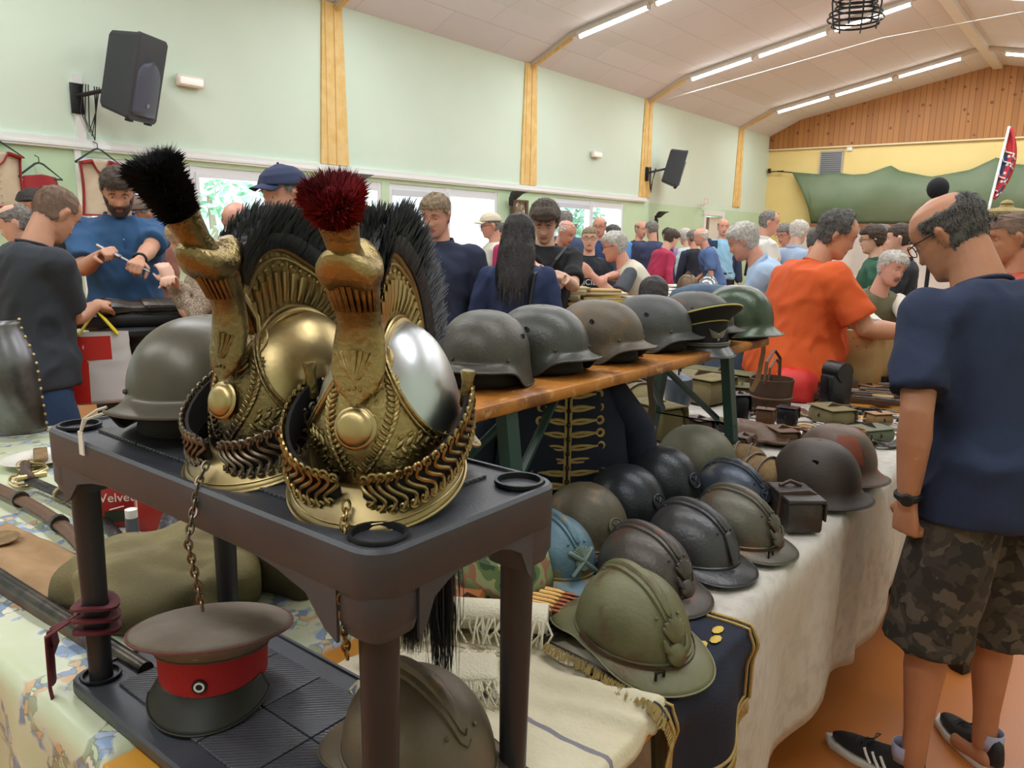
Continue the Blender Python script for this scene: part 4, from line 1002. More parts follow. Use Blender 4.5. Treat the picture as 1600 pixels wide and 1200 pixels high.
tanker('round black helmet with rust-coloured pad beside the domed olive one', (1.93, .965, TZ+.015), 262, Mtank, Mrust, 1.0)
# --- plain domed helmets (no crest)
def pot(label, loc, rz, m, s=1, vis=.03, hole=False, ry=0, patch=None, name='steel_helmet'):
    H = thing(name, label, 'helmet', loc, rz, s=s, ry=ry)
    def f(u, v):
        a = u*2*PI; c = math.cos(a)
        if v < .7:
            t = (1-v/.7)*PI/2; q = math.cos(t)**.8; return V((.125*q*math.cos(a), .108*q*math.sin(a), .05+.122*math.sin(t)))
        s_ = (v-.7)/.3; o = (.003+vis*sm(.2, 1, c)+.010*sm(.1, 1, -c)+.004)*s_**1.8
        return V(((.125+o)*math.cos(a), (.108+o)*math.sin(a), lerp(.05, .004+.012*sm(.3, 1, c), s_)))
    b = B(); b.grid(f, 64, 30, cu=True); sh = part('shell', b, m, H, solid=.0016, ang=180)
    b = B(); b.tube([f(k/64, 1) for k in range(64)], .0022, 6, loop=True); part('rim', b, m, H)
    if hole:
        p = f(.80, .40); b = B(); b.loft([[p*1.006+V((r*math.cos(t)*(1+.25*math.sin(3*t)), .0, r*math.sin(t)*(1+.2*math.cos(2*t)))) for t in [2*PI*k/14 for k in range(14)]] for r in (.009, .003)]); part('bullet_hole', b, Mblk, sh, label='ragged dark hole')
    if patch:
        b = B(); b.grid(lambda u, v: f(lerp(.80, .92, u), lerp(.25, .62, v))*1.004, 8, 8); part('rust_patch', b, patch, sh)
    b = B(); b.grid(lambda u, v: V((.112*math.cos(u*2*PI), .095*math.sin(u*2*PI), .002+.06*v)), 32, 3, cu=True); part('liner', b, Mliner, H, solid=.002)
    return H
pot('large domed olive helmet with plain rim before the bench legs', (2.17, .975, TZ), 250, metal('olive_drab', '#5f5f4c', '#55533f', None, .5, .15), 1.06, .012)
pot('big dark brown helmet with a ragged hole, behind the leather case', (2.29, .65, TZ), 262, metal('dark_brown_paint', '#453c36', '#3b3430', None, .55, .15), 1.02, .03, hole=True)
pot('rust-brown domed helmet with visor at the far edge of the linen', (2.54, .665, TZ), 262, metal('rust_brown_paint', '#665448', '#5c4f42', '#7b4a36', .5, .2), 1.0, .035, patch=mat('rust_orange', '#8a4a33', .7))
pot('glossy dark green helmet with bright rim at the bench end', (2.69, 1.09, BZ+.003), 262, G[5], 1.05, .03)
# ---------------------------------------------------------------- people
def skinm(n, c, c2): return mat('skin_'+n, c, .5, var=(c2, 9, .35, .7), bump=(90, .08))
SK = {'pale': skinm('pale', '#e0b49c', '#d6a48c'), 'pink': skinm('pink', '#d9a08a', '#cd9079'), 'tan': skinm('tan', '#bd8464', '#b07656'), 'warm': skinm('warm', '#cd977a', '#c0886b')}
LIP = {k: mat('lips_'+k, c, .45) for k, c in (('pale', '#b5746a'), ('pink', '#a9645a'), ('tan', '#94564a'), ('warm', '#9f6255'))}
Meye = mat('eye_white', '#cfc6bc', .2); Miris = mat('iris_dark', '#2c2622', .15)
HC = {'grey': mat('hair_grey', '#8b8580', .7, var=('#68625d', 60, .4, .6), bump=(200, .6)), 'white': mat('hair_white', '#d8d4cc', .7, var=('#b9b3aa', 60, .4, .6), bump=(200, .6)), 'brown': mat('hair_brown', '#4a3a2c', .6, var=('#372a20', 60, .4, .6), bump=(200, .6)),
      'dark': mat('hair_dark', '#201c1b', .5, var=('#2d2826', 60, .4, .6), bump=(200, .6)), 'salt': mat('hair_salt_pepper', '#63605c', .7, var=('#4a4643', 50, .4, .6), bump=(200, .6)), 'sandy': mat('hair_sandy_grey', '#9a8468', .7, var=('#7b6750', 60, .4, .6), bump=(200, .6)),
      'beard': mat('beard_brown', '#49362a', .7, bump=(250, .6)), 'stub': mat('shaved_stubble', '#7c6455', .8), 'blond': mat('hair_blond', '#c2a77c', .6, bump=(200, .6))}
def head_pt(u, v):
    """u round the head (0 = nose), v 0 chin .. 1 crown; local head space, x forward"""
    z = lerp(-.118, .118, v); zz = z
    def ip(tab):
        for (a, fa), (c, fc) in zip(tab[:-1], tab[1:]):
            if a <= zz <= c: t = (zz-a)/(c-a); t = t*t*(3-2*t); return lerp(fa, fc, t*.5+.5*(zz-a)/(c-a))
        return tab[-1][1] if zz > tab[-1][0] else tab[0][1]
    fr = ip([(-.118, .058), (-.105, .080), (-.085, .081), (-.065, .083), (-.04, .085), (-.005, .083), (.02, .089), (.05, .090), (.08, .078), (.1, .058), (.118, .012)])
    bk = ip([(-.118, .03), (-.10, .0), (-.07, -.045), (-.04, -.082), (0, -.1), (.04, -.106), (.07, -.098), (.1, -.07), (.118, -.012)])
    hw = ip([(-.118, .018), (-.105, .036), (-.08, .052), (-.05, .062), (-.02, .069), (.02, .074), (.05, .076), (.08, .066), (.1, .045), (.118, .008)])
    a = u*2*PI; c, s_ = math.cos(a), math.sin(a); cx = (fr+bk)/2; rx = (fr-bk)/2; e = .86
    x = cx+rx*sse(c, e); y = hw*sse(s_, e); g = lambda q, w: math.exp(-(q/w)**2)
    if c > 0:
        ay = abs(y)
        x += .020*g(y, .0105)*sm(.028, -.03, z)*sm(-.046, -.036, z)+.004*g(y, .012)*g(z-.01, .02)   # nose
        x += .006*g(y, .017)*g(z+.036, .008)
        x -= .011*g(ay-.031, .014)*g(z-.006, .011)                                                # sockets
        x += .005*g(ay-.028, .020)*g(z-.026, .009)                                                # brows
        x += .005*g(y, .020)*(g(z+.060, .006)+g(z+.071, .006))-.003*g(y, .022)*g(z+.0655, .0025) # lips
        x += .004*g(y, .016)*g(z+.098, .012); x += .004*g(ay-.04, .016)*g(z+.022, .016)
    return V((x, y, z))
def head_into(b, M, nu=56, nv=48, ear=True):
    b.grid(lambda u, v: M @ head_pt(u, v**.92 if v > .5 else v), nu, nv, cu=True)
    n = nu; k = len(b.v)-nu*(nv+1)
    b.f.append(tuple(k+i for i in range(n-1, -1, -1))); b.f.append(tuple(k+nu*nv+i for i in range(n))); b.mi += [b.cur]*2
    if ear:
        for s_ in (-1, 1):
            E = M @ T(-.008, s_*.076, -.006, rx=-s_*12, rz=-s_*22)
            b.ball((0, 0, 0), (.018, .0075, .031), 12, M=E); b.ball((-.002, s_*.004, .012), (.017, .006, .016), 10, M=E); b.ball((.003, 0, -.024), (.009, .006, .011), 10, M=E)
def hair_mask(style):
    def f(p):
        x, y, z = p
        back = sm(-.085, -.07, z) if x < -.045 else 0
        front_line = lerp(-.075, .052, sm(-.05, .055, x))      # lower limit of hair as we go forward
        near = sm(front_line-.006, front_line+.006, z)
        if abs(y) > .05 and -.05 < x < .035 and z > -.01: near = max(near, sm(.012, .022, z+.0))
        m = near
        if style == 'bald': m *= 1-sm(.045, .07, z)*sm(-.10, -.045, x); m *= sm(.05, .03, x)
        if style == 'thin': m *= 1-.95*sm(.075, .095, z)*sm(-.07, -.02, x)
        if style == 'receding': m *= 1-sm(.02, .045, x)*sm(.04, .06, z)*.9
        return m
    return f
def hair_into(b, M, style, thick=.012, seed=0, nu=80, nv=56, rough=.004, puff=None):
    hm = hair_mask(style)
    def f(u, v):
        p = head_pt(u, v); q = V((p.x*.95, p.y, p.z)); n = V((p.x+.01, p.y*1.3, p.z*.8+.0)).normalized(); m = hm(p)
        t = thick*(.6+.5*max(0, p.z/.11)) + rough*pn((p.x*45+seed, p.y*45, p.z*45))+rough*.6*pn((p.x*50+seed, p.y*170, p.z*90))
        if puff: t += puff(p)
        return M @ (p+n*lerp(-.010, max(t, .002), m))
    k0 = len(b.v); b.grid(f, nu, nv, cu=True); b.f.append(tuple(k0+i for i in range(nu-1, -1, -1))); b.f.append(tuple(k0+nu*nv+i for i in range(nu))); b.mi += [b.cur]*2
def strands_into(b, M, style, thick, n, seed=0, L=.024, puff=None, w=.0009):
    rnd = random.Random(seed); hm = hair_mask(style); C = V((-.045, 0, .12)); k = 0
    while k < n:
        u, v = rnd.random(), rnd.random()**.7; p = head_pt(u, v); m = hm(p); k += 1
        if m < .5*rnd.random()+.3: continue
        nrm = V((p.x+.01, p.y*1.3, p.z*.8)).normalized(); t = thick*(.6+.5*max(0, p.z/.11))+(puff(p) if puff else 0); q = p+nrm*(t*.8*m)
        d = q-C; d = d-nrm*d.dot(nrm); d = (d.normalized()+V((rnd.gauss(0, .25), rnd.gauss(0, .25), rnd.gauss(0, .2)))+nrm*.22).normalized() if d.length > 1e-4 else nrm
        l = L*rnd.uniform(.6, 1.2); s_ = d.cross(nrm).normalized()*w; a1 = q+d*l*.6+nrm*.001; a2 = q+d*l-nrm*.003
        b.add([M @ (q-s_), M @ (q+s_), M @ (a1-s_), M @ (a1+s_), M @ a2], [(0, 1, 3, 2), (2, 3, 4)])
def beard_into(b, M, thick=.006, mous=True):
    def f(u, v):
        p = head_pt(u, v); n = V((p.x, p.y*1.3, p.z*.6)).normalized()
        m = sm(-.035, -.05, p.z)*sm(-.03, .0, p.x); m = max(m, sm(.0, -.03, p.z)*sm(-.005, .012, p.x)*sm(.045, .055, abs(p.y)))
        if p.x > .07 and abs(p.y) < .02 and -.078 < p.z < -.055: m = 0
        if p.x > .06 and p.z > -.05 and abs(p.y) < .03: m = sm(.03, .02, abs(p.y))*sm(-.042, -.048, p.z)
        return M @ (p+n*lerp(-.008, thick+.002*pn(p*80), m))
    b.grid(f, 56, 44, cu=True)
def hand_into(b, W, fdir, palm, side, curl=.5, s=1.0, thumb=.5, spread=1.0):
    """W wrist, fdir towards the knuckles, palm = palm normal, side +1 if the thumb lies at fdir x palm"""
    f = V(fdir).normalized(); p = V(palm); p = (p-f*p.dot(f)).normalized(); q = f.cross(p)*side
    def P(a, c, d): return W+(f*a+q*c+p*d)*s
    b.loft([[P(a, c*w, d*h) for c, d in ((1, .35), (.6, 1), (-.6, 1), (-1, .35), (-1, -.35), (-.6, -1), (.6, -1), (1, -.35))] for a, w, h in ((-.012, .024, .017), (.012, .029, .016), (.045, .037, .015), (.078, .040, .012), (.09, .036, .008))])
    for k, (c, L, r) in enumerate(((.031, .074, .0088), (.010, .082, .0092), (-.011, .076, .0088), (-.031, .06, .0078))):
        pts = [P(.062, c*.92, 0)]; ang = 0; cur = P(.085, c, 0); pts.append(cur); sp = c*spread*.8
        for j, fr in enumerate((.45, .31, .24)):
            ang += curl*(1.15, 1.35, .9)[j]*(1+.07*k); d = (f*math.cos(ang)+p*math.sin(ang)+q*sp*math.cos(ang)*.6).normalized(); cur = cur+d*L*fr*s; pts.append(cur)
        b.limb(pts, [r*.95*s, r*s, r*.95*s, r*.88*s, r*.72*s], 10)
    t0 = P(.012, .022, .004); d1 = (f*.65+q*.75+p*.25).normalized(); t1 = t0+d1*.04*s; d2 = (f*(.9-.2*thumb)+q*(.35-.6*thumb)+p*(.3+.6*thumb)).normalized(); t2 = t1+d2*.032*s; t3 = t2+(d2+p*.2*thumb).normalized()*.026*s
    b.limb([t0, t1, t2, t3], [.0135*s, .0115*s, .0098*s, .008*s], 10)
def ik(S, Tg, L1, L2, pole):
    S, Tg = V(S), V(Tg); d = Tg-S; L = min(d.length, (L1+L2)*.999); d.normalize(); a = (L1*L1-L2*L2+L*L)/(2*L); h = math.sqrt(max(L1*L1-a*a, 0))
    pl = V(pole)-d*V(pole).dot(d); pl = pl.normalized() if pl.length > 1e-5 else d.orthogonal().normalized()
    return S+d*a+pl*h, S+d*L
def HEADPOS(s, hipz, lean, twist, hp, hy):
    zz = (1.52*s-.93*s); x = up = 0
    for i in range(8):
        a = math.radians(lean)*sm(-.02*s, .25*s, zz*(i+.5)/8); x += math.sin(a)*zz/8; up += math.cos(a)*zz/8
    pitch, yaw = math.radians(hp), math.radians(hy+twist)
    M = MX.Translation((x, 0, hipz+up)) @ MX.Rotation(yaw, 4, 'Z') @ MX.Rotation(pitch, 4, 'Y') @ T(.018, 0, .12, s=s)
    return max((M @ V((.11*math.cos(t), 0, .118*math.sin(t))) for t in [k*PI/12 for k in range(13)]), key=lambda p: p.z)
def person(label, loc, rz, h=1.76, build=1.0, lean=0, hp=10, hy=0, hr=0, skin='warm', hair=('short', 'grey', .010), shirt=('tee', 'x', '#333333'), pants='#2a2e3a', shorts=None, lh=None, rh=None, curl=(.5, .5),
           vox=.009, z0=0, sit=False, twist=0, beard=None, glasses=None, extra=None, belly=0, seed=0, shoes=True, pole=None, collar=None, neckk=1.0, group=None, legs=((0, 0), (0, 0)), palm=None, wristdir=None, hold=None, thumbs=(.5, .5), at=None):
    s = h/1.76; P = thing('person', label, 'person', (loc[0], loc[1], z0), rz, group)
    hipz = (.93 if not sit else .50)*s
    if at:                         # stand so that the crown of the head is where at = (px, py, depth) puts it
        d_ = ray(at[0], at[1])/FPX*at[2]; tgt = EYE+d_; probe = HEADPOS(s, hipz, lean, twist, hp, hy)
        if sit: P.location.z = tgt.z-probe.z
        else: k_ = max(.86, min(1.12, tgt.z/probe.z)); s *= k_; hipz *= k_; probe *= k_
        a_ = math.radians(rz); P.location.x = tgt.x-(probe.x*math.cos(a_)-probe.y*math.sin(a_)); P.location.y = tgt.y-(probe.x*math.sin(a_)+probe.y*math.cos(a_))
    # torso frame: lean bends from the hips, most of it in the lower back
    def spine(z):                  # z measured on an upright body of 1.76 m
        zz = (z*s-.93*s); f = sm(-.02*s, .22*s, zz); ang = math.radians(lean)*f; # integrate simply
        n = 8; x = 0; y = 0; up = 0
        for i in range(n):
            a = math.radians(lean)*sm(-.02*s, .25*s, zz*(i+.5)/n); x += math.sin(a)*zz/n; up += math.cos(a)*zz/n
        return V((x, 0, hipz+up)), math.radians(lean)*sm(-.02*s, .25*s, zz)
    def tp(x, y, z, tw=1):         # body point
        c, a = spine(z); t = math.radians(twist)*sm(1.0, 1.35, z)*tw; x2 = x*math.cos(t)-y*math.sin(t); y2 = x*math.sin(t)+y*math.cos(t)
        return c+V((x2*math.cos(a), y2, -x2*math.sin(a)))*s
    tor = [(.86, .165, .115, 0), (.93, .17, .12, 0), (1.0, .162, .115, .0), (1.08, .15, .108, .005), (1.18, .158, .112, .008), (1.28, .172, .118, .008), (1.36, .18, .112, .0), (1.41, .182, .10, -.008), (1.445, .155, .082, -.014), (1.475, .10, .066, -.016), (1.50, .068, .058, -.01)]
    bw = build
    def tring(z, hw, hd, xo, g, n=32):
        bl = belly*math.exp(-((z-1.06)/.13)**2); k = lerp(1, bw, sm(1.5, 1.40, z)); out = []
        for j in range(n):
            a = 2*PI*j/n; c, q = math.cos(a), math.sin(a); xx = xo+(hd*k+g)*sse(c, .85)+(bl if c > 0 else 0)*max(c, 0)**1.2; out.append(tp(xx, (hw*k+g)*sse(q, .8), z))
        return out
    shl = {e: tp(-.008, e*.178*lerp(1, bw, .8), 1.405) for e in (-1, 1)}
    L1, L2 = .29*s, .255*s; arms = {}
    for e, tg in ((1, lh), (-1, rh)):
        if tg and tg[0] == 'w':    # hand placed where photo pixel and depth put it
            w_ = EYE+ray(tg[1], tg[2])/FPX*tg[3]-P.location; a_ = math.radians(-rz); tg = (w_.x*math.cos(a_)-w_.y*math.sin(a_), w_.x*math.sin(a_)+w_.y*math.cos(a_), w_.z)
        if tg is None: tg = (.06, e*.27*bw, .80*s if not sit else .55)
        pl = pole[0 if e > 0 else 1] if pole else (-.5, e*.38, -1)
        el, wr = ik(shl[e], tg, L1, L2, pl); arms[e] = (el, wr)
    # neck and head
    c, a = spine(1.5); nb = tp(-.006, 0, 1.46); pitch = math.radians(hp); yaw = math.radians(hy+twist)
    hd = tp(.0, 0, 1.52); fwd = V((math.cos(yaw)*math.cos(pitch), math.sin(yaw)*math.cos(pitch), -math.sin(pitch)))
    HM = MX.Translation(hd) @ MX.Rotation(yaw, 4, 'Z') @ MX.Rotation(pitch, 4, 'Y') @ MX.Rotation(math.radians(hr), 4, 'X') @ T(.018, 0, .118*1.02, s=s*1.0)
    b = B()
    neckr = .058*neckk*s
    top = HM @ V((-.028, 0, -.04))
    b.tube([tp(-.01, 0, 1.40), nb, (nb+top)/2+V((-.004, 0, 0)), top], [neckr*1.5, neckr*1.12, neckr*.97, neckr*.9], 20)
    b.tube([tp(0, 0, .95), tp(0, 0, 1.2), tp(0, 0, 1.42)], [.09*s, .07*s, .09*s], 12)
    b.tube([shl[1], tp(-.01, 0, 1.41), shl[-1]], [.045*s, .06*s, .045*s], 12)
    head_into(b, HM)
    grip = {}
    for e in (1, -1):
        el, wr = arms[e]; m = shl[e].lerp(el, .45); fm = el.lerp(wr, .28); fat = lerp(1, bw, .6)
        b.limb([shl[e], m, el, fm, el.lerp(wr, .7), wr], [.042*s*fat, .046*s*fat, .037*s*fat, .040*s*fat, .031*s*fat, .0255*s], 16)
        fd = (wr-el).normalized(); i = 0 if e > 0 else 1
        grip[e] = wr+fd*.075*s
        if wristdir and wristdir[i]: fd = (fd*.35+V(wristdir[i]).normalized()).normalized()
        pm = V(palm[i]) if palm and palm[i] else (V((0, -e, -.2)) if abs(fd.z) > .6 else V((0, -e*.3, -1)))
        hand_into(b, wr, fd, pm, side=(1 if fd.cross(pm-fd*pm.dot(fd)).dot(V((1, 0, .4))) > 0 else -1), curl=curl[i], s=s*1.02, thumb=thumbs[i])
    leg = {}
    for i, e in enumerate((1, -1)):
        hip = V((0, e*.088*s*bw, hipz-.02)); fx, fy = legs[i]
        if sit: kn = hip+V((.42*s, 0, .02)); an = V((kn.x, kn.y, .08))
        else: an = V((fx, e*.10*s*bw+fy, .085*s)); kn = (hip+an)/2+V((.03+.02*abs(fx), 0, 0))
        leg[e] = (hip, kn, an)
        if shorts or pants is None:
            b.limb([hip, hip.lerp(kn, .5), kn, kn.lerp(an, .3), kn.lerp(an, .75), an], [.085*s*bw, .078*s*bw, .055*s, .056*s, .036*s, .033*s], 16)
            b.limb([an+V((-.02, 0, -.04)), an+V((.08, 0, -.055))], [.03, .028], 10)
            b.tube([hip+V((0, -e*.03, .02)), tp(0, 0, .98)], [.09*s, .1*s], 12)
    me = remesh(b, vox, 3, .5)
    body = part('body', me, [SK[skin], LIP[skin]], P, ang=180, fixn=False)
    inv = HM.inverted()
    for f in me.polygons:
        p = inv @ f.center
        if p.x > .07 and abs(p.y) < .026*(1-abs(p.z+.0655)/.02) and abs(p.z+.0655) < .011: f.material_index = 1
    # eyes
    for e in (1, -1):
        b = B(); Me = HM @ T(.0668, e*.031, .0035)
        b.ball((0, 0, 0), .0112, 14, M=Me); b.cur = 1; b.ball((.0068, 0, -.0022), (.0055, .0052, .0052), 10, M=Me); part('eye', b, [Meye, Miris], P)
        b = B(); b.grid(lambda u, v: HM @ V((.0660+.0124*math.cos((u-.5)*2.4)*math.cos(v*1.35-.12), e*.031+.013*math.sin((u-.5)*2.4), .0042+.0122*math.sin(v*1.35-.12))), 10, 6); part('eyelid', b, SK[skin], P, ang=180)
    if hair and hair[1] in HC:
        b = B(); b.limb([HM @ V((.0895, y_, .027+z_)) for y_, z_ in ((.016, 0), (.03, .004), (.044, -.001))], [.0028, .0032, .002], 6); b.limb([HM @ V((.0895, -y_, .027+z_)) for y_, z_ in ((.016, 0), (.03, .004), (.044, -.001))], [.0028, .0032, .002], 6); part('eyebrows', b, HC[hair[1] if hair[1] != 'white' else 'grey'], P)
    if hair and hair[0] != 'none':
        b = B(); st, hc, th = hair[:3]; pf = hair[3] if len(hair) > 3 else None
        hair_into(b, HM, st, th, seed, puff=pf, rough=hair[4] if len(hair) > 4 else .004); ho = part('hair', b, HC[hc], P, ang=180)
        if vox < .0085: b = B(); strands_into(b, HM, st, th, 4200 if vox < .007 else 2600, seed, .012+th*.9, pf); part('hair_strands', b, HC[hc], ho, fixn=False)
    if beard: b = B(); beard_into(b, HM, beard[1]); part('beard', b, HC[beard[0]], P, ang=180)
    if glasses:
        col_, up = glasses; G_ = HM @ (T(0, 0, 0) if not up else T(-.02, 0, .075, ry=-20)); b = B()
        for e in (1, -1):
            b.tube([G_ @ V((.096-.006*math.cos(t)**2*0, e*(.031+.024*sse(math.cos(t), .8)), .002+.017*sse(math.sin(t), .8))) for t in [2*PI*k/16 for k in range(16)]], .0016, 5, loop=True)
            b.tube([G_ @ V((.094, e*.055, .008)), G_ @ V((.06, e*.078, .008)), G_ @ V((-.01, e*.082, .008)), G_ @ V((-.03, e*.080, -.006))], .0018, 5)
        b.tube([G_ @ V((.096, -.008, .006)), G_ @ V((.1, 0, .008)), G_ @ V((.096, .008, .006))], .0016, 5)
        go = part('glasses', b, mat('glasses_frame', '#1c1c20', .3, .4), P)
        if up == 2:
            b = B()
            for e in (1, -1): b.ball(G_ @ V((.096, e*.031, .002)), (.004, .022, .015), 12)
            part('dark_lens', b, Mblk, go)
    # shirt
    kind, nm, colr = shirt[:3]; vr = shirt[3] if len(shirt) > 3 else None
    ms = mat('cloth_'+nm, colr, .85, var=vr, bump=(220, .12)) if isinstance(colr, str) else colr
    b = B(); g = .014
    hem = shirt[4] if len(shirt) > 4 else (.84 if kind in ('tee', 'long') else .9)
    zs = [(hem, .17, .122, 0), (hem+.02, .173, .124, 0)]+[t for t in tor if t[0] > hem+.04]
    zs = [t for t in zs if t[0] <= 1.48]
    b.loft([tring(z, hw, hdp, xo, g+.012*sm(1.15, .95, z)) for z, hw, hdp, xo in zs])
    if kind != 'vest':
        for e in (1, -1):
            el, wr = arms[e]; fat = lerp(1, bw, .7); b.ball(tuple(shl[e]+V((0, -e*.006, .0))), .066*s*fat, 16)
            if kind in ('tee', 'polo'): q = shl[e].lerp(el, .82); b.limb([shl[e]+V((0, -e*.03, .0)), shl[e], shl[e].lerp(el, .45)], [.062*s*fat, .066*s*fat, .067*s*fat], 18); b.tube([shl[e].lerp(el, .3), q], [.067*s*fat, .071*s*fat], 18)
            else: b.limb([shl[e]+V((0, -e*.03, 0)), shl[e], shl[e].lerp(el, .5), el, el.lerp(wr, .5)], [.062*s*fat, .066*s*fat, .062*s*fat, .053*s*fat, .047*s*fat], 18); b.tube([el.lerp(wr, .4), el.lerp(wr, .96)], [.047*s*fat, .038*s*fat], 18)
    me = remesh(b, max(vox, .010)*1.15, 4, .5)
    wr_ = .012 if kind != 'vest' else .007
    nn = [v.normal.copy() for v in me.vertices]
    for v, n_ in zip(me.vertices, nn):
        p = v.co; c1 = pn((p.x*8+seed, p.y*8+p.z*5, p.z*3.2)); c2 = pn((p.x*13+seed, p.y*15, p.z*15+p.y*9)); c3 = pn((p.x*5, p.y*5+seed, p.z*9-p.x*6))
        a_ = (.5-abs(c1)*2.6)*wr_+c2*wr_*.45+(.3-abs(c3)*1.8)*wr_*.5; v.co = p+n_*max(a_, -.005)
    so = part({'tee': 't_shirt', 'long': 'sweater', 'shirt': 'shirt', 'jacket': 'jacket', 'vest': 'waistcoat', 'polo': 'polo_shirt'}.get(kind, 'shirt'), me, ms, P, ang=180, fixn=False)
    if kind == 'vest':             # undershirt sleeves in their own cloth
        b = B(); mu = mat('cloth_'+nm+'_sleeve', shirt[5][0], .85, bump=(220, .12)); lng = shirt[5][1]
        for e in (1, -1):
            el, wr = arms[e]
            if lng: b.limb([shl[e], shl[e].lerp(el, .5), el, wr.lerp(el, .1)], [.06*s, .06*s, .05*s, .04*s], 16)
            else: b.limb([shl[e], shl[e].lerp(el, .4)], [.058*s, .062*s], 16); b.tube([shl[e].lerp(el, .3), shl[e].lerp(el, .8)], [.064*s, .066*s], 16)
        part('sleeves', remesh(b, .013, 3), mu, P, ang=180, fixn=False)
    # neckline trim
    nr = [tp(-.010+.070*math.cos(t)*1.0, .078*math.sin(t), 1.475-.018*max(0, math.cos(t))+.008*max(0, -math.cos(t))) for t in [2*PI*k/28 for k in range(28)]]
    if collar:
        b = B(); mc = mat('collar_'+collar, collar, .8)
        b.loft([[p+V((0, 0, dz_)) + (p-tp(-.01, 0, 1.47))*gr for p in nr] for dz_, gr in ((-.012, .16), (.022, .02), (.026, .0), (.02, -.05))], cap=False); part('collar', b, mc, so, solid=.003)
    else: b = B(); b.tube(nr, .0065, 6, loop=True); part('neckband', b, ms, so)
    # legs and shoes
    if pants or shorts:
        pc = shorts or pants; mp = mat('trousers_'+(pc if isinstance(pc, str) else pc[0]), pc if isinstance(pc, str) else pc[0], .85, bump=(160, .15)) if not isinstance(pc, bpy.types.Material) else pc
        b = B(); b.loft([tring(z, hw, hdp, xo, .002) for z, hw, hdp, xo in ((.84, .15, .11, 0), (.88, .163, .114, 0), (.93, .162, .112, 0), (.98, .15, .102, 0))])
        for e in (1, -1):
            hip, kn, an = leg[e]
            if shorts: q = hip.lerp(kn, 1.12); b.tube([hip, hip.lerp(kn, .5), kn, q], [.093*s*bw, .103*s*bw, .1*s*bw, .108*s*bw], 18)
            else: b.tube([hip+V((0, -e*.012, 0)), hip.lerp(kn, .5), kn, kn.lerp(an, .5), an+V((0, 0, -.02))], [.09*s*bw, .09*s*bw, .07*s*bw, .062*s*bw, .062*s], 16)
        me = remesh(b, .013, 3, .5)
        nn = [v.normal.copy() for v in me.vertices]
        for v, n_ in zip(me.vertices, nn): p = v.co; v.co = p+n_*(abs(pn((p.x*9, p.y*9+seed, p.z*5)))*1.6-.4)*.007
        part('shorts' if shorts else 'trousers', me, mp, P, ang=180, fixn=False)
    if shoes:
        for e in (1, -1):
            hip, kn, an = leg[e]; b = B(); o = an+V((.05, 0, -.085*s))
            b.loft([[o+V((x*1.0, y*w, z)) for x, y in ((-.11, -.6), (-.12, 0), (-.11, .6), (-.03, 1), (.07, 1.1), (.14, .7), (.165, 0), (.14, -.7), (.07, -1.1), (-.03, -1))] for z, w in ((.0, .04), (.02, .043), (.045, .04), (.07, .034))])
            part('shoe', b, Mblk if shoes is True else shoes, P, sub=1)
    if extra: extra(P, dict(grip=grip, HM=HM, tp=tp, arms=arms, shl=shl, leg=leg, s=s, body=body, shirt=so, ms=ms, tring=tring))
    return P
def cap_on(colr, name='cap'):
    def f(P, k):
        HM = k['HM']; m = mat('cap_'+colr, colr, .8, bump=(200, .15)); b = B()
        def g(u, v):
            p = head_pt(u, lerp(.66+.06*math.cos(u*2*PI), 1, v)); n = V((p.x, p.y*1.2, p.z*.7)).normalized(); return HM @ (p+n*.013)
        b.grid(g, 48, 14, cu=True); b.f.append(tuple(len(b.v)-48+i for i in range(48))); b.mi.append(0); o = part(name, b, m, P, ang=180, solid=.002)
        b = B(); b.grid(lambda u, v: HM @ V((.082+.075*v*math.cos((u-.5)*2.0)-.03*((u-.5)*2)**2, (u-.5)*(.155-.02*v), .064-.014*v-.022*((u-.5)*2)**2)), 16, 8); part('peak', b, m, o, ang=180, solid=.003)
        b = B(); b.ball(HM @ V((-.0, 0, .133)), .006, 8); part('button', b, m, o)
    return f
def multi(*fs):
    def f(P, k):
        for q in fs: q(P, k)
    return f
def watch(e, m):
    def f(P, k):
        el, wr = k['arms'][e]; d = (wr-el).normalized(); c = wr-d*.02; b = B(); a = d.orthogonal().normalized(); q = d.cross(a); b.tube([c+(a*math.cos(t)+q*math.sin(t))*.029 for t in [2*PI*j/18 for j in range(18)]], .006, 6, loop=True, flat=1.8); part('wristband', b, m, P)
        b = B(); b.lathe([(.016, 0), (.017, .006), (.014, .009), (.001, .009)], 16, M=MX.Translation(c+V((0, e*.0, 0))+q*.03) @ q.to_track_quat('Z', 'Y').to_matrix().to_4x4()); part('watch_case', b, Mblk, P)
    return f
# ---------------------------------------------------------------- who stands where
def camo_m(m, nt, b, tc):
    N, L = nt.nodes, nt.links
    n = N.new('ShaderNodeTexVoronoi'); n.inputs['Scale'].default_value = 32; nn = N.new('ShaderNodeTexNoise'); nn.inputs['Scale'].default_value = 14
    L.new(tc.outputs['Object'], nn.inputs['Vector']); ad = N.new('ShaderNodeVectorMath'); ad.operation = 'MULTIPLY_ADD'; L.new(nn.outputs['Color'], ad.inputs[0]); ad.inputs[1].default_value = (.12,)*3; L.new(tc.outputs['Object'], ad.inputs[2]); L.new(ad.outputs[0], n.inputs['Vector'])
    sp = N.new('ShaderNodeSeparateColor'); L.new(n.outputs['Color'], sp.inputs[0]); r = N.new('ShaderNodeValToRGB'); r.color_ramp.interpolation = 'CONSTANT'; e = r.color_ramp.elements
    cs = ['#34302b', '#4a433a', '#2a2724', '#5a5247', '#3f3932']
    while len(e) < 5: e.new(.5)
    for i, c in enumerate(cs): e[i].position = i/5; e[i].color = (*lin(c), 1)
    L.new(sp.outputs[0], r.inputs[0]); L.new(r.outputs[0], b.inputs['Base Color'])
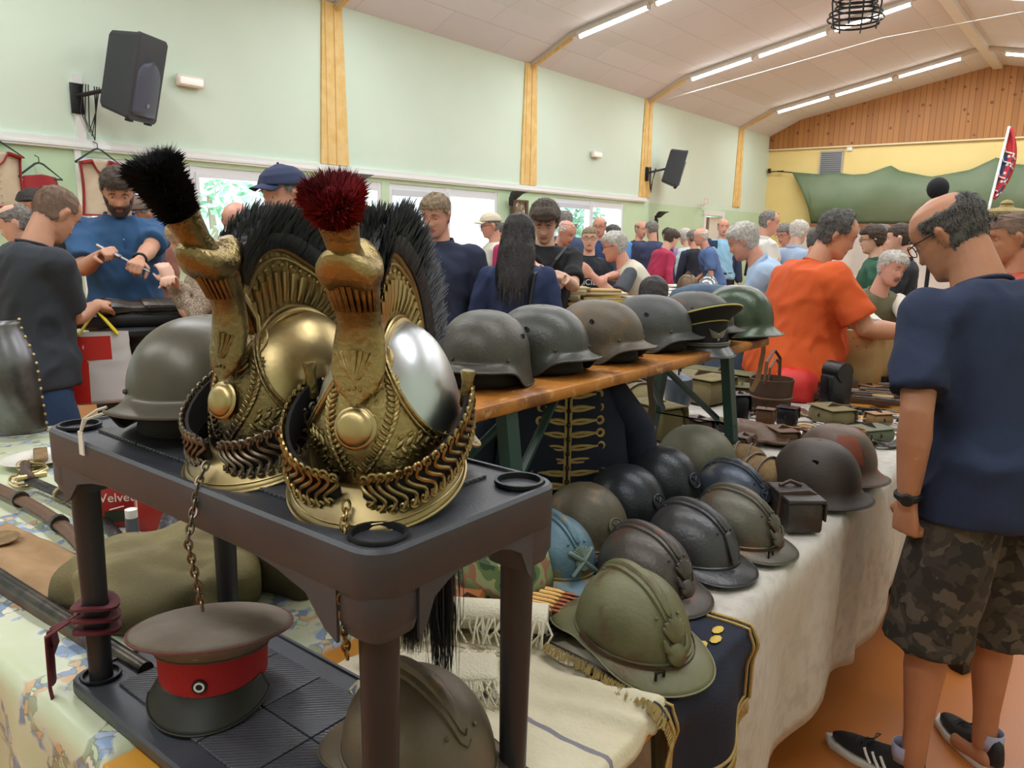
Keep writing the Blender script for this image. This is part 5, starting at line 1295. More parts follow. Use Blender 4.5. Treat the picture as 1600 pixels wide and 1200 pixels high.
Mcamo = mat('camouflage_shorts', '#4a433a', .85, extra=camo_m)
def rightman(P, k):
    watch(1, Mblk)(P, k)
HANDS = []
def sneaker(P, loc, rz, stripes=True):
    t = bpy.data.objects.new('sneaker', None); COL.objects.link(t); t.parent = P; t.location = loc; t.rotation_euler = (0, 0, math.radians(rz))
    b = B(); sil = [(-.12, -.5), (-.125, 0), (-.12, .5), (-.03, .9), (.07, 1.1), (.14, .75), (.17, 0), (.14, -.75), (.07, -1.1), (-.03, -.9)]
    b.loft([[(x*q, y*w, z) for x, y in sil] for q, w, z in ((1.0, .04, .001), (1.02, .043, .006), (1.02, .043, .022), (.99, .041, .026))]); part('sole', b, mat('sole_white', '#d8d6d2', .5), t)
    b = B(); b.loft([[(x*q-o, y*w, z+max(0, (.05-x))*hh) for x, y in sil] for q, w, z, o, hh in ((.98, .040, .024, 0, 0), (.97, .040, .04, .0, .05), (.86, .034, .055, .01, .15), (.62, .027, .062, .035, .4))]); part('upper', b, mat('sneaker_black', '#1d1e22', .5), t, sub=1)
    if stripes:
        for s_ in (-1, 1):
            for q in range(3):
                b = B(); x = -.02+q*.024; b.tube([(x-.014, s_*.0405, .03), (x, s_*.037, .047), (x+.012, s_*.030, .062)], .0045, 6); part('stripe', b, mat('stripe_white', '#e4e4e6', .5), t)
    b = B()
    for q in range(4): b.tube([(.035+q*.018, -.02, .072-q*.007), (.04+q*.018, 0, .078-q*.007), (.035+q*.018, .02, .072-q*.007)], .0028, 5)
    for s_ in (-1, 1): b.tube([(.03, 0, .08), (.02, s_*.02, .095), (.035, s_*.03, .085), (.03, 0, .08)], .002, 5)
    part('laces', b, Mblk, t)
    b = B(); b.lathe([(.034, .07), (.036, .095), (.035, .12)], 16, M=T(-.06, 0, 0), cap=False); part('sock', b, mat('sock_lilac', '#a9a8c4', .8), t, solid=.002)
# big man on the right, seen from behind
rm = person('man in navy t-shirt and camouflage shorts with glasses, by the linen table', (2.28, .16), 52, 1.84, 1.14, at=(1490, 308, 2.1), lean=20, hp=32, hy=26, skin='tan', hair=('bald', 'salt', .008, None, .006), shirt=('tee', 'navy_tee', '#1f2b47', ('#1a2540', 3, .4, .6), .84), shorts=Mcamo,
       pants=None, lh=('w', 1418, 785, 2.0), rh=(.28, -.25, .95), curl=(1.0, .6), vox=.006, belly=.05, glasses=(1, 0), shoes=False, extra=rightman, seed=3, palm=((.2, -1, 0), None), legs=((.02, .02), (.05, -.03)), neckk=1.15)
sneaker(rm, (.10, .16, 0), 25); sneaker(rm, (.1, -.16, 0), -10, False)
# man in orange, leaning and reaching over his stall
person('man in bright orange t-shirt leaning over his stall and reaching out an arm', (3.55, 1.36), -48, 1.78, 1.5, at=(1315, 334, 3.85), lean=17, hp=22, hy=-22, skin='warm', hair=('receding', 'salt', .016, lambda p: .012*sm(.03, .09, p.z)*sm(-.02, .05, p.x), .008), shirt=('tee', 'orange_tee', '#d85a22', ('#cd5320', 3, .4, .6), .86), pants='#4c4a4a',
       lh=('w', 1225, 600, 4.2), rh=('w', 1428, 520, 3.7), vox=.007, belly=.11, seed=7, curl=(.5, .4))
person('stooping old man with white hair and moustache in olive waistcoat and pale shirt', (4.35, .86), 228, 1.72, 1.05, at=(1388, 411, 4.5), lean=24, hp=12, hy=6, hr=-10, skin='pink', hair=('short', 'white', .011), shirt=('vest', 'olive_vest', '#6f6b50', None, .9, ('#d9d3c4', True)), pants='#55524a', lh=('w', 1425, 520, 4.1), rh=('w', 1395, 527, 4.05), vox=.007, z0=0, seed=2,
       extra=lambda P, k: (lambda b: (b.limb([k['HM'] @ V((.088, y_, -.052-abs(y_)*.25)) for y_ in (-.026, -.012, 0, .012, .026)], [.003, .006, .0055, .006, .003], 8), part('moustache', b, HC['grey'], P)))(B()))
person('youth in green hoodie and thin glasses behind the white-haired seller', (6.35, 1.60), 110, 1.68, .95, at=(1362, 354, 6.3), hp=8, hy=5, skin='pale', hair=('short', 'brown', .020, None, .006), shirt=('long', 'green_hoodie', '#2f5a45'), glasses=(1, 0), vox=.009, seed=4, collar='#2f5a45')
person('young man in dark jacket with short brown hair, in profile by the green hoodie', (6.2, 1.30), 98, 1.74, 1.05, at=(1407, 351, 5.7), hp=4, hy=-5, skin='pale', hair=('short', 'brown', .007), shirt=('jacket', 'charcoal_jacket', '#23252e'), vox=.009, seed=5, collar='#23252e')
person('partly hidden person in navy sweater behind the dark jacket man', (8.2, 2.02), 120, 1.76, 1.0, at=(1380, 352, 8), hp=10, skin='pink', hair=('short', 'grey', .01), shirt=('long', 'navy_plain', '#26304d'), vox=.012, seed=6)
person('tanned man with sunglasses pushed up on cropped hair, behind the navy t-shirt man', (4.0, .35), 110, 1.76, 1.1, at=(1585, 335, 3.5), hp=12, hy=10, skin='tan', hair=('short', 'stub', .004), shirt=('tee', 'rust_tee', '#b5523a'), glasses=(1, 2), vox=.008, seed=8)
person('white-haired man in light blue shirt bending over a table beyond the bench', (4.75, 2.2), 112, 1.74, 1.12, at=(1166, 350, 4.9), lean=34, hp=24, hy=0, skin='pink', hair=('short', 'white', .013), shirt=('shirt', 'sky_shirt', '#b4cbe6', ('#a8c0de', 4, .4, .6)), pants='#3d4656', lh=(.5, .05, .95), rh=(.42, -.2, .95), vox=.008, collar='#b4cbe6', seed=9)
def strap(P, k):
    b = B(); tp = k['tp']; b.tube([tp(.0, -.13, 1.46), tp(-.11, -.06, 1.40), tp(-.135, .06, 1.25), tp(-.12, .15, 1.1)], .012, 6, flat=1.5); part('shoulder_strap', b, Mblk, P)
person('man in white shirt with a black shoulder strap, receding hair, near the exit sign', (8.0, 2.92), -50, 1.86, 1.1, at=(1206, 330, 8), hp=8, hy=-15, skin='pink', hair=('receding', 'grey', .007), shirt=('shirt', 'white_shirt', '#e0ddd6'), vox=.011, extra=strap, collar='#e0ddd6', seed=11)
person('grey-haired woman with glasses looking down beside the white shirt man', (8.5, 2.80), 160, 1.66, .95, at=(1226, 350, 8.9), hp=18, hy=0, skin='pink', hair=('short', 'grey', .018), shirt=('shirt', 'pattern_blouse', '#a9a6c0'), glasses=(1, 0), vox=.012, seed=12)
person('white-haired woman wearing a pale blue hooded jacket', (8.7, 2.55), -20, 1.70, 1.0, at=(1250, 346, 8.1), hp=14, skin='pale', hair=('short', 'white', .020), shirt=('jacket', 'pale_blue_hood', '#aabfdc'), vox=.012, collar='#aabfdc', seed=13)
person('grey-haired person just behind the orange shirt shoulder', (6.6, 1.95), 10, 1.62, 1.0, at=(1277, 359, 6.5), hp=20, skin='warm', hair=('short', 'salt', .014), shirt=('shirt', 'khaki_shirt', '#8d8a66'), vox=.012, seed=14)
person('balding man standing in open navy jacket, pale blue shirt and jeans by the cream door', (11.1, 4.78), 216, 1.80, 1.08, at=(1131, 342, 11.4), hp=2, hy=0, skin='pink', hair=('bald', 'grey', .006), shirt=('shirt', 'aqua_shirt', '#8fc0dd'), pants='#4a6890', vox=.012, seed=15, belly=.03,
       extra=lambda P, k: (lambda b: (b.loft([[k['tp']((.13 if abs(t) < 2.5 else .13)*math.cos(t)*1.12, .2*math.sin(t)*1.1, z) for t in [lerp(.42, 2*PI-.42, j/20) for j in range(21)]] for z in (.80, 1.0, 1.2, 1.36, 1.45)], cap=False, closed=False), part('open_jacket', b, mat('cloth_navy_open', '#2a3850', .85), P, solid=.02),
       [(lambda bb: (bb.limb([k['shl'][e], k['shl'][e].lerp(k['arms'][e][0], .5), k['arms'][e][0], k['arms'][e][0].lerp(k['arms'][e][1], .9)], [.078, .075, .066, .055], 14), part('jacket_sleeve', bb, mat('cloth_navy_open', '#2a3850'), P)))(B()) for e in (1, -1)], (lambda b2: (b2.loft([[V(p)*1 for p in k['tring'](z, .168, .12, 0, .018)] for z in (.96, 1.0)]), part('belt', b2, Mblk, P)))(B())))(B()))
person('man in blue t-shirt stooping over the far table', (10.8, 5.05), 120, 1.74, 1.05, at=(1097, 357, 10.2), lean=24, hp=10, skin='pink', hair=('bald', 'white', .007), shirt=('tee', 'denim_blue_tee', '#4d6796'), pants='#4a6890', vox=.013, seed=16, rh=(.3, -.15, .9))
person('person in dark quilted waistcoat with short grey hair by the far table', (10.5, 5.12), 60, 1.62, .92, at=(1083, 360, 10.8), hp=14, skin='pink', hair=('short', 'grey', .014), shirt=('vest', 'quilted_dark', '#272c38', None, .85, ('#2c3348', True)), vox=.013, seed=17)
person('white-haired person in pale blouse behind the quilted waistcoat', (10.9, 5.55), 80, 1.62, .95, at=(1071, 358, 11.3), hp=14, skin='pale', hair=('short', 'white', .02), shirt=('shirt', 'mint_blouse', '#c2d4d6'), vox=.013, seed=18)
person('person in raspberry red fleece leaning with a hand on the far table', (9.9, 5.10), -30, 1.60, .95, at=(1052, 359, 9.5), lean=22, hp=22, skin='pale', hair=('short', 'brown', .016), shirt=('long', 'raspberry_fleece', '#b03052'), vox=.013, seed=19, lh=(.42, .1, .82))
person('person in lilac scarf half hidden by the raspberry fleece', (10.6, 5.75), 200, 1.62, .92, at=(1044, 357, 11.2), hp=10, skin='pale', hair=('short', 'dark', .018), shirt=('shirt', 'lilac_top', '#a486b4'), vox=.013, seed=20)
person('broad man in plain navy sweater seen from behind near the far table', (9.7, 5.35), 30, 1.80, 1.15, at=(1019, 346, 10.3), hp=14, hy=30, skin='pink', hair=('short', 'grey', .008), shirt=('long', 'navy_knit', '#3a4262'), vox=.012, seed=21, lh=(.25, .12, 1.05))
person('man in dark waistcoat and bright blue sleeves beside the broad navy sweater', (10.2, 5.85), 250, 1.76, 1.0, at=(1003, 346, 11.3), hp=6, skin='pink', hair=('bald', 'grey', .006), shirt=('vest', 'dark_gilet', '#34384a', None, .88, ('#5d8fd0', True)), vox=.013, seed=22)
person('white-haired man in cream waistcoat bending over stacks of old papers', (5.15, 3.28), 124, 1.70, 1.1, at=(962, 363, 5.8), lean=38, hp=12, hy=0, skin='pink', hair=('short', 'white', .010), shirt=('vest', 'cream_vest', '#d5cdba', ('#c6bda8', 5, .4, .6), .86, ('#4a4d55', False)), glasses=(1, 0), vox=.007, seed=23, lh=('w', 925, 430, 5.5), rh=('w', 935, 436, 5.4), pants='#6d675c', belly=.04)
def logo_tee(lines, sz, y0, colr='#d9d9dc'):
    def f(P, k):
        for i, t in enumerate(lines):
            p = k['tp'](.155, 0, y0-i*sz*1.15); M = MX.Translation(p) @ MX(((0, 0, 1, 0), (1, 0, 0, 0), (0, 1, 0, 0), (0, 0, 0, 1)))
            text(t, sz, mat('print_'+colr, colr, .7), P, M, 'shirt_lettering')
    return f
person('fair man in glasses and black printed hoodie facing the stalls', (6.6, 4.2), 212, 1.66, 1.08, at=(922, 355, 6.9), hp=2, hy=0, skin='pale', hair=('short', 'sandy', .005), shirt=('long', 'black_hoodie', '#20242c'), glasses=(1, 0), vox=.009, seed=24, extra=logo_tee(['DEICIDE'], .07, 1.23), lh=(.3, .12, 1.0), rh=(.3, -.12, 1.0), collar='#20242c')
person('tall bald man in navy pullover standing before the small third window', (8.4, 5.22), 200, 1.78, 1.08, at=(937, 339, 9.4), hp=8, skin='pink', hair=('bald', 'grey', .006), shirt=('long', 'navy_pull', '#2d4270'), glasses=(1, 0), vox=.012, seed=25)
person('small grey-haired person behind the cream waistcoat by the window', (8.9, 5.30), 80, 1.66, .95, at=(957, 352, 9.6), hp=5, skin='pink', hair=('short', 'salt', .014), shirt=('shirt', 'slate_top', '#56606e'), vox=.013, seed=26)
person('bald man with glasses on his head studying papers beside the black t-shirt boy', (6.1, 4.22), 268, 1.68, 1.08, at=(886, 345, 7.5), lean=12, hp=28, hy=-5, skin='pink', hair=('bald', 'white', .005), shirt=('tee', 'black_plain', '#23252b'), glasses=(1, 1), vox=.009, seed=27, lh=(.3, .1, 1.0))
person('grey-haired man in slate blue shirt behind the bald reader', (7.6, 5.2), 60, 1.84, 1.1, at=(883, 331, 8.8), hp=12, skin='pink', hair=('short', 'grey', .010), shirt=('shirt', 'slate_blue', '#3d4c6c'), vox=.012, seed=28)
def tee_print(P, k):
    logo_tee(['OF', 'US', 'SS'], .075, 1.26)(P, k)
    b = B(); tp = k['tp']; b.tube([tp(.0, .14, 1.46), tp(.14, .08, 1.38), tp(.165, -.02, 1.2), tp(.13, -.16, 1.0)], .014, 6, flat=1.4); part('bag_strap', b, Mblk, P)
person('teenage boy with thick brown fringe in black printed t-shirt, looking down at his hands', (3.98, 2.84), 212, 1.76, .98, at=(852, 318, 4.75), hp=30, hy=0, skin='pale', hair=('short', 'brown', .026, lambda p: .018*sm(.02, .07, p.x)*sm(.02, .07, p.z), .008), shirt=('tee', 'black_print', '#18191d', None, .84), vox=.007, seed=29, lh=('w', 880, 432, 4.45), rh=('w', 868, 436, 4.42), curl=(.9, .8), extra=tee_print)
def longhair(P, k):
    b = B(); HM = k['HM']; c0 = HM @ V((-.045, 0, .03)); lw = HM @ V((-.11, .0, -.33))
    b.loft([[HM @ V((x+dx*math.cos(t), dy*math.sin(t), z)) for t in [2*PI*j/28 for j in range(28)]] for x, z, dx, dy in ((-.02, .115, .05, .04), (-.02, .1, .09, .072), (-.025, .05, .1, .092), (-.035, -.02, .09, .1), (-.06, -.10, .075, .108), (-.085, -.2, .05, .108), (-.1, -.28, .035, .095), (-.105, -.35, .02, .07))])
    me = remesh(b, .008, 2)
    nn = [v.normal.copy() for v in me.vertices]
    for v, n_ in zip(me.vertices, nn): p = v.co; v.co = p+n_*(.006*pn((p.x*30, p.y*60, p.z*4))+.003*pn((p.x*90, p.y*120, p.z*6)))
    lo = part('long_hair', me, HC['dark'], P, ang=180, fixn=False); b = B(); rn = random.Random(4)
    for q in range(2600):
        v = me.vertices[rn.randrange(len(me.vertices))]; p = v.co; n_ = nn[v.index]; iv = HM.inverted() @ p
        if (iv.x > .03 and iv.z < .04) or iv.z > .05: continue
        l = rn.uniform(.05, .12); dd = V((-.15*(1 if iv.z < 0 else 0), rn.gauss(0, .05), -1)) if iv.z < .07 else (n_.cross(V((0, 1, 0)))+V((0, rn.gauss(0, .4), -.3))).normalized(); sd_ = dd.cross(n_)
        if sd_.length < .1: continue
        sd_ = sd_.normalized()*.0013; o_ = n_*.003; b.add([p+o_-sd_, p+o_+sd_, p+dd*l*.5+o_*1.6-sd_, p+dd*l*.5+o_*1.6+sd_, p+dd*l], [(0, 1, 3, 2), (2, 3, 4)])
    part('hair_strands', b, HC['dark'], lo, fixn=False)
    b = B(); tp = k['tp']; b.tube([tp(.02, -.14, 1.46), tp(-.10, -.12, 1.42), tp(-.14, -.1, 1.25), tp(-.1, -.2, 1.05)], .012, 6, flat=1.4); part('bag_strap', b, Mblk, P)
person('woman in navy sweater with long dark hair, back turned to us, facing the boy', (3.6, 2.98), 28, 1.68, .98, at=(812, 338, 4.2), hp=14, skin='pale', hair=('short', 'dark', .014), shirt=('long', 'navy_sweater', '#26355c', ('#202d50', 3, .4, .6), .86), vox=.008, seed=30, lh=(.22, .2, 1.0), rh=(.22, -.2, 1.0), extra=longhair)
person('man in beige cap, raspberry sleeves and cream waistcoat in profile by the second window', (5.85, 4.95), 142, 1.76, 1.05, at=(768, 334, 7.4), hp=10, skin='pink', hair=('short', 'grey', .006), shirt=('vest', 'cream_gilet', '#d8d3c5', None, .84, ('#b0305a', True)), glasses=(1, 0), vox=.010, seed=31, extra=cap_on('#d2c7ae'))
person('small dark-haired person between the beige cap and the long-haired woman', (6.8, 5.4), 100, 1.64, .95, at=(787, 350, 8.2), hp=10, skin='warm', hair=('short', 'salt', .012), shirt=('shirt', 'grey_top', '#5d6270'), vox=.013, seed=32)
person('man with sandy brushed-up hair in dark navy open shirt, looking down, before the windows', (3.28, 3.15), 208, 1.80, 1.16, at=(680, 304, 4.3), hp=18, hy=-8, skin='pink', hair=('short', 'sandy', .009), shirt=('shirt', 'ink_shirt', '#252c44', ('#1f2539', 3, .4, .6), .82), vox=.007, seed=33, collar='#252c44', belly=.03)
person('lean older man in navy baseball cap behind the two plumed helmets', (2.16, 3.02), 192, 1.80, 1.0, at=(444, 262, 3.4), hp=10, hy=-12, skin='pink', hair=('bald', 'grey', .004), shirt=('tee', 'dusk_tee', '#39435c'), vox=.006, seed=34, extra=cap_on('#2b3656', 'baseball_cap'))
def polo(P, k):
    watch(1, Mblk)(P, k); tp = k['tp']; b = B(); b.ball(tp(.142, 0, 1.36), (.003, .006, .006), 10); part('button', b, mat('button_white', '#e6e6e6', .4), P)
    b = B(); b.tube([tp(.13, .0, 1.44), tp(.142, .003, 1.38), tp(.146, 0, 1.31)], .004, 5); part('placket', b, k['ms'], P)
    a = k['grip'][1]; c = k['grip'][-1]; d = (a-c)
    b = B(); b.tube([c-d*.35, c+d*.4, a+d*.5], [.010, .008, .005], 8); b.limb([c+d*.2, c+d*.45], [.014, .012], 8); part('held_tool', b, mat('gunmetal_bright', '#8d8f93', .3, .9), P, label='slim grey metal rod held in both hands')
person('bearded man in blue polo shirt examining a metal rod in both hands', (2.16, 4.50), 250, 1.86, 1.12, at=(182, 263, 4.3), hp=30, hy=-5, skin='warm', hair=('short', 'brown', .012), shirt=('polo', 'blue_polo', '#2e5680', ('#284c74', 3, .4, .6), .88), beard=('beard', .007), vox=.006, seed=35, lh=('w', 214, 412, 4.0), rh=('w', 158, 398, 4.0), curl=(.9, .9), collar='#2a4f78', extra=polo, pants='#2a2b30', palm=(None, None))
person('balding man in dark grey t-shirt and blue shorts, carrying a shopping bag, back turned', (1.50, 3.72), 2, 1.76, 1.15, at=(88, 294, 3.3), lean=10, hp=36, hy=12, skin='warm', hair=('receding', 'stub', .004), shirt=('tee', 'slate_tee', '#353a42', ('#2d3138', 3, .4, .6), .86), shorts=mat('denim_shorts', '#2c4468', .85, bump=(120, .2)), pants=None, rh=('w', 150, 478, 3.55), lh=(.25, .2, 1.0), vox=.007, seed=36, curl=(.6, 1.1), belly=.03, extra=lambda P, k: HANDS.append((P, k['arms'][-1][1])))
person('dark-haired person behind the grey t-shirt man under the red cloth', (1.66, 5.1), 200, 1.72, 1.0, at=(52, 297, 5.2), hp=10, skin='warm', hair=('short', 'dark', .014), shirt=('tee', 'night_tee', '#22252c'), vox=.012, seed=37)
person('grey-haired head at the left edge behind the grey t-shirt man', (1.2, 4.9), 150, 1.66, 1.0, at=(17, 320, 4.4), hp=22, skin='pale', hair=('thin', 'grey', .008), shirt=('tee', 'fog_tee', '#5c6068'), vox=.012, seed=38)
person('fair-haired woman in mottled beige blouse, hands clasped, behind the black plume', (1.98, 3.55), 165, 1.60, .95, at=(290, 345, 3.9), lean=10, hp=18, hy=5, skin='pale', hair=('short', 'blond', .022), shirt=('long', 'speckled_blouse', '#a5907a', [('#7a6a5c', 110, .48, .56), ('#c4b49e', 150, .52, .6)], .86), vox=.007, seed=39, lh=('w', 268, 440, 3.75), rh=('w', 274, 443, 3.7), pants='#b8a37c')
person('man in flat brown cap glimpsed behind the blue polo shoulder', (2.75, 5.25), 180, 1.68, 1.0, at=(220, 308, 4.9), hp=14, skin='tan', hair=('short', 'grey', .006), shirt=('tee', 'brick_tee', '#8a5a4a'), vox=.012, seed=40, extra=cap_on('#6d5a50', 'flat_cap'))
person('bald crown showing just above the black mane, under the window', (2.62, 4.55), 230, 1.62, 1.0, at=(368, 316, 4.4), hp=24, skin='pink', hair=('bald', 'grey', .004), shirt=('tee', 'sand_tee', '#8d8a80'), vox=.010, seed=41)
person('dark curly head of a seated person behind the fourth bench helmet', (3.9, 2.05), 30, 1.62, 1.0, at=(1022, 437, 4.2), hp=40, skin='warm', hair=('short', 'dark', .016), shirt=('tee', 'black_plain', '#23252b'), vox=.010, seed=42, sit=True, z0=-.1)
# ---------------------------------------------------------------- things on and around the tables
Mred = mat('red_wool', '#a81c1e', .8, bump=(300, .2)); Mtan = mat('tan_felt', '#8f7450', .95, var=('#7b6242', 30, .4, .6), bump=(200, .5)); Mkhc = mat('khaki_canvas', '#80744f', .9, var=('#6a6042', 6, .4, .62), bump=(260, .3))
Molc = mat('olive_canvas', '#6c6a48', .9, var=('#5a583a', 9, .4, .6), bump=(260, .3)); Mwood = mat('walnut_stock', '#5a3b24', .45, var=('#42291a', 14, .4, .6)); Mgunm = mat('gun_barrel', '#3d3a38', .35, .8, var=('#57504a', 20, .45, .6))
Mblackl = mat('black_leather', '#17151a', .35, bump=(120, .2)); Mpaper = mat('old_paper', '#c9b68c', .85, var=('#b29c70', 8, .4, .6)); Mwpap = mat('white_paper', '#e0dcd2', .85); Mbrl = mat('saddle_brown', '#5e4029', .5, bump=(70, .3)); Mgl = mat('green_flask', '#686a55', .6)
def cloth_lump(name, label, cat, loc, rz, size, m, seed, amp=.25, parts=None, group=None, vox=.009, folds=7):
    """soft heap of fabric: rounded slab with folds"""
    t = thing(name, label, cat, loc, rz, group); b = B(); sx, sy, sz = size
    def f(u, v):
        a = u*2*PI; r = min(1, v*1.6); h = 0 if v <= 0 else 1; q = (1-v)
        rr = math.sin(min(1, q*1.15)*PI/2)**.7; x = sx*rr*sse(math.cos(a), .8); y = sy*rr*sse(math.sin(a), .8); z = sz*math.cos(min(1, q)*PI/2)**.55
        k = 1+amp*pn((x*14+seed, y*14, z*9)); z2 = z*(1+amp*.9*pn((x*9+seed, y*12, 3)))+.15*sz*abs(pn((x*folds*2+seed, y*folds*4, 0)))*(z/sz)
        return (x*k, y*k, max(z2, 0))
    b.grid(f, 64, 34, cu=True); b.f.append(tuple(range(63, -1, -1))); b.mi.append(0); part('fabric', b, m, t, ang=180); return t
# --- peaked caps
def peaked_cap(label, loc, rz, crown, band, visor, piping=None, tilt=12, s=1, badge='cockade', kind='cap'):
    t = thing('peaked_cap', label, 'cap', loc, rz, s=s); b = B(); S = math.tan(math.radians(tilt))
    def ring(r, z, ex=1.0, k=0): return [(r*1.06*ex*math.cos(a)+k, r*ex*math.sin(a), z+S*(r*math.cos(a)+k)*min(1, z/.06)) for a in [2*PI*j/40 for j in range(40)]]
    b.loft([ring(.088, 0), ring(.088, .004), ring(.0895, .05)]); part('band', b, band, t)
    b = B(); b.loft([ring(.0895, .05), ring(.1, .058), ring(.108, .066, 1.02), ring(.122, .078, 1.05), ring(.125, .083, 1.05), ring(.118, .090, 1.03), ring(.09, .098), ring(.03, .097)]); cr = part('crown', b, crown, t, ang=180)
    b = B(); b.tube(ring(.1252, .082, 1.052), .0028, 6, loop=True); part('crown_piping', b, piping or crown, cr)
    b = B(); b.tube(ring(.0915, .05), .0022, 6, loop=True); part('band_piping', b, piping or crown, cr)
    b = B(); b.grid(lambda u, v: (lambda a: ((.089+.048*v*math.cos(a)**.6)*math.cos(a), (.089+.030*v*max(0, math.cos(a))**.6)*math.sin(a), .010-.042*v*max(0, math.cos(a))**.5))(lerp(-1.25, 1.25, u)), 32, 8)
    vz = part('visor', b, visor, t, solid=.0025, ang=180)
    b = B(); b.tube([((.089+.048*math.cos(a)**.6)*math.cos(a), (.089+.030*max(0, math.cos(a))**.6)*math.sin(a), .010-.042*max(0, math.cos(a))**.5) for a in [lerp(-1.25, 1.25, k/30) for k in range(31)]], .002, 6); part('visor_edge', b, visor, vz)
    if badge == 'cockade':
        b = B(); b.lathe([(.012, 0), (.012, .003), (.001, .0035)], 20, M=T(.0945, 0, .028, ry=90)); ck = part('cockade', b, Mblk, t, label='round black and white cockade')
        b = B(); b.lathe([(.0085, .003), (.0085, .0045), (.0055, .0045), (.0055, .003)], 20, M=T(.0945, 0, .028, ry=90), cap=False); part('white_ring', b, mat('enamel_white', '#e8e8e8', .4), ck)
        b = B(); b.ball((.105, 0, .083), (.004, .007, .004), 10); part('upper_button', b, mat('silvered', '#b9b3a8', .3, .9), cr)
    else:
        b = B()
        for sg in (-1, 1):
            for k in range(5): b.limb([(.092, sg*.003, .03+k*.003), (.0925, sg*(.014+.003*k), .028+k*.0052), (.090, sg*(.026+.003*k), .032+k*.006)], [.0022, .0026, .0012], 6)
        b.lathe([(.007, 0), (.006, .003), (.001, .004)], 12, M=T(.091, 0, .022, ry=90)); b.ball((.093, 0, .036), (.003, .005, .008), 8); part('winged_badge', b, mat('silver_thread', '#9a958a', .4, .7), t)
        b = B()
        for q in (0, .006): b.tube([(.092*math.cos(a)+.012, .094*math.sin(a), .010-q) for a in [lerp(-1.4, 1.4, k/24) for k in range(25)]], .0035, 6)
        part('cap_cord', b, mat('grey_cord', '#6e6c66', .6), t)
    return t
peaked_cap('officer cap with beige crown, red band and cockade on the lower grey shelf', (.60, 1.06, .812), 226, mat('beige_cap_cloth', '#85776a', .85, var=('#746657', 8, .4, .6), bump=(260, .2)), Mred, mat('cap_visor', '#26251d', .5, spec=.3), mat('dull_red_piping', '#6a4038', .8), tilt=13, s=.92)
peaked_cap('dark officer cap with yellow-piped saddle crown and silver wings on the bench', (2.33, 1.07, BZ+.012), 248, mat('dark_felt', '#2a2b28', .9), mat('black_band', '#17181a', .85), mat('visor_grey', '#4b4c4a', .3, .1), mat('yellow_piping', '#b5ab5a', .6), tilt=24, badge='wings', s=.98)
# --- braided jacket
t = thing('braided_jacket', 'navy dress jacket with gold braid rows and red collar stood before the bench', 'jacket', (1.74, 1.19, .757), 232, s=1.16)
b = B(); rings = []
for z, w, d in ((0, .19, .05), (.04, .185, .055), (.12, .17, .06), (.2, .155, .058), (.27, .135, .05), (.32, .10, .04), (.345, .06, .03), (.355, .045, .025)): rings.append([(d*sse(math.cos(a), .7)+.01*pn((z*20, a, 0)), w*sse(math.sin(a), .75)+.006*pn((a*2, z*9, 5)), z) for a in [2*PI*k/40 for k in range(40)]])
b.loft(rings); part('body', b, Mnavy, t, ang=180)
def jx(y, z): w = lerp(.19, .1, min(1, z/.33)); d = lerp(.052, .045, z/.35); return d*math.sqrt(max(.05, 1-(abs(y)/w)**2.4))+.006
for sg in (-1, 1):
    for k in range(9):
        z = .03+k*.031; L = .078-.002*k if sg > 0 else .07-.003*k; b = B(); y0 = .008*sg+(.02 if True else 0)*0
        for q in (-.0045, .0045): b.tube([(jx(sg*(.006+L*u), z)+.002, sg*(.006+L*u)-.0, z+q*math.sin(PI*min(1, u*1.0+.15))+.008*u*(1 if sg < 0 else .3)) for u in [j/8 for j in range(9)]], .0044, 6)
        c = (jx(sg*(L+.014), z)+.003, sg*(L+.014), z+.006*(1 if sg < 0 else .3)); b.tube([(c[0], c[1]+.0085*math.cos(a), c[2]+.0085*math.sin(a)) for a in [2*PI*j/12 for j in range(12)]], .004, 6, loop=True)
        part('braid_row', b, Mgold, t)
for sg in (-1, 1):
    b = B(); b.tube([(jx(sg*.1, z)+.003, sg*(.102-.05*(z/.3)), z) for z in [.01+.27*k/14 for k in range(15)]], .0045, 6); b.tube([(jx(sg*.006, z)+.003, sg*.006, z) for z in [.01+.29*k/14 for k in range(15)]], .0035, 6); part('edge_braid', b, Mgold, t)
    b = B(); pts = [(jx(sg*.07, .29), sg*(.055+.016*math.sin(a)), .285+.02*math.cos(a*.5)+.008*math.cos(a)) for a in [4*PI*j/30 for j in range(31)]]; b.tube(pts, .003, 6); part('shoulder_knot', b, Mgold, t)
b = B(); b.grid(lambda u, v: (.035*math.cos((u-.5)*3.6)+.02+.006*v, .052*math.sin((u-.5)*3.6), .325+.04*v-.014*math.cos((u-.5)*3.6)), 24, 4); co = part('collar', b, Mred, t, solid=.003, label='red stand collar')
b = B(); b.tube([(.035*math.cos((u-.5)*3.6)+.027, .052*math.sin((u-.5)*3.6), .366-.014*math.cos((u-.5)*3.6)) for u in [k/24 for k in range(25)]], .0028, 6); part('collar_braid', b, Mgold, co)
for sg in (-1, 1):
    b = B(); b.limb([(0, sg*.13, .27), (-.01, sg*.20, .18), (.0, sg*.215, .05)], [.04, .045, .05], 14); part('sleeve', b, Mnavy, t)
for k in range(8): b = B(); b.ball((jx(0, .04+k*.034)+.006, 0, .04+k*.034), .0065, 8); part('button', b, mat('button_bronze', '#4a3c28', .3, .9), t)
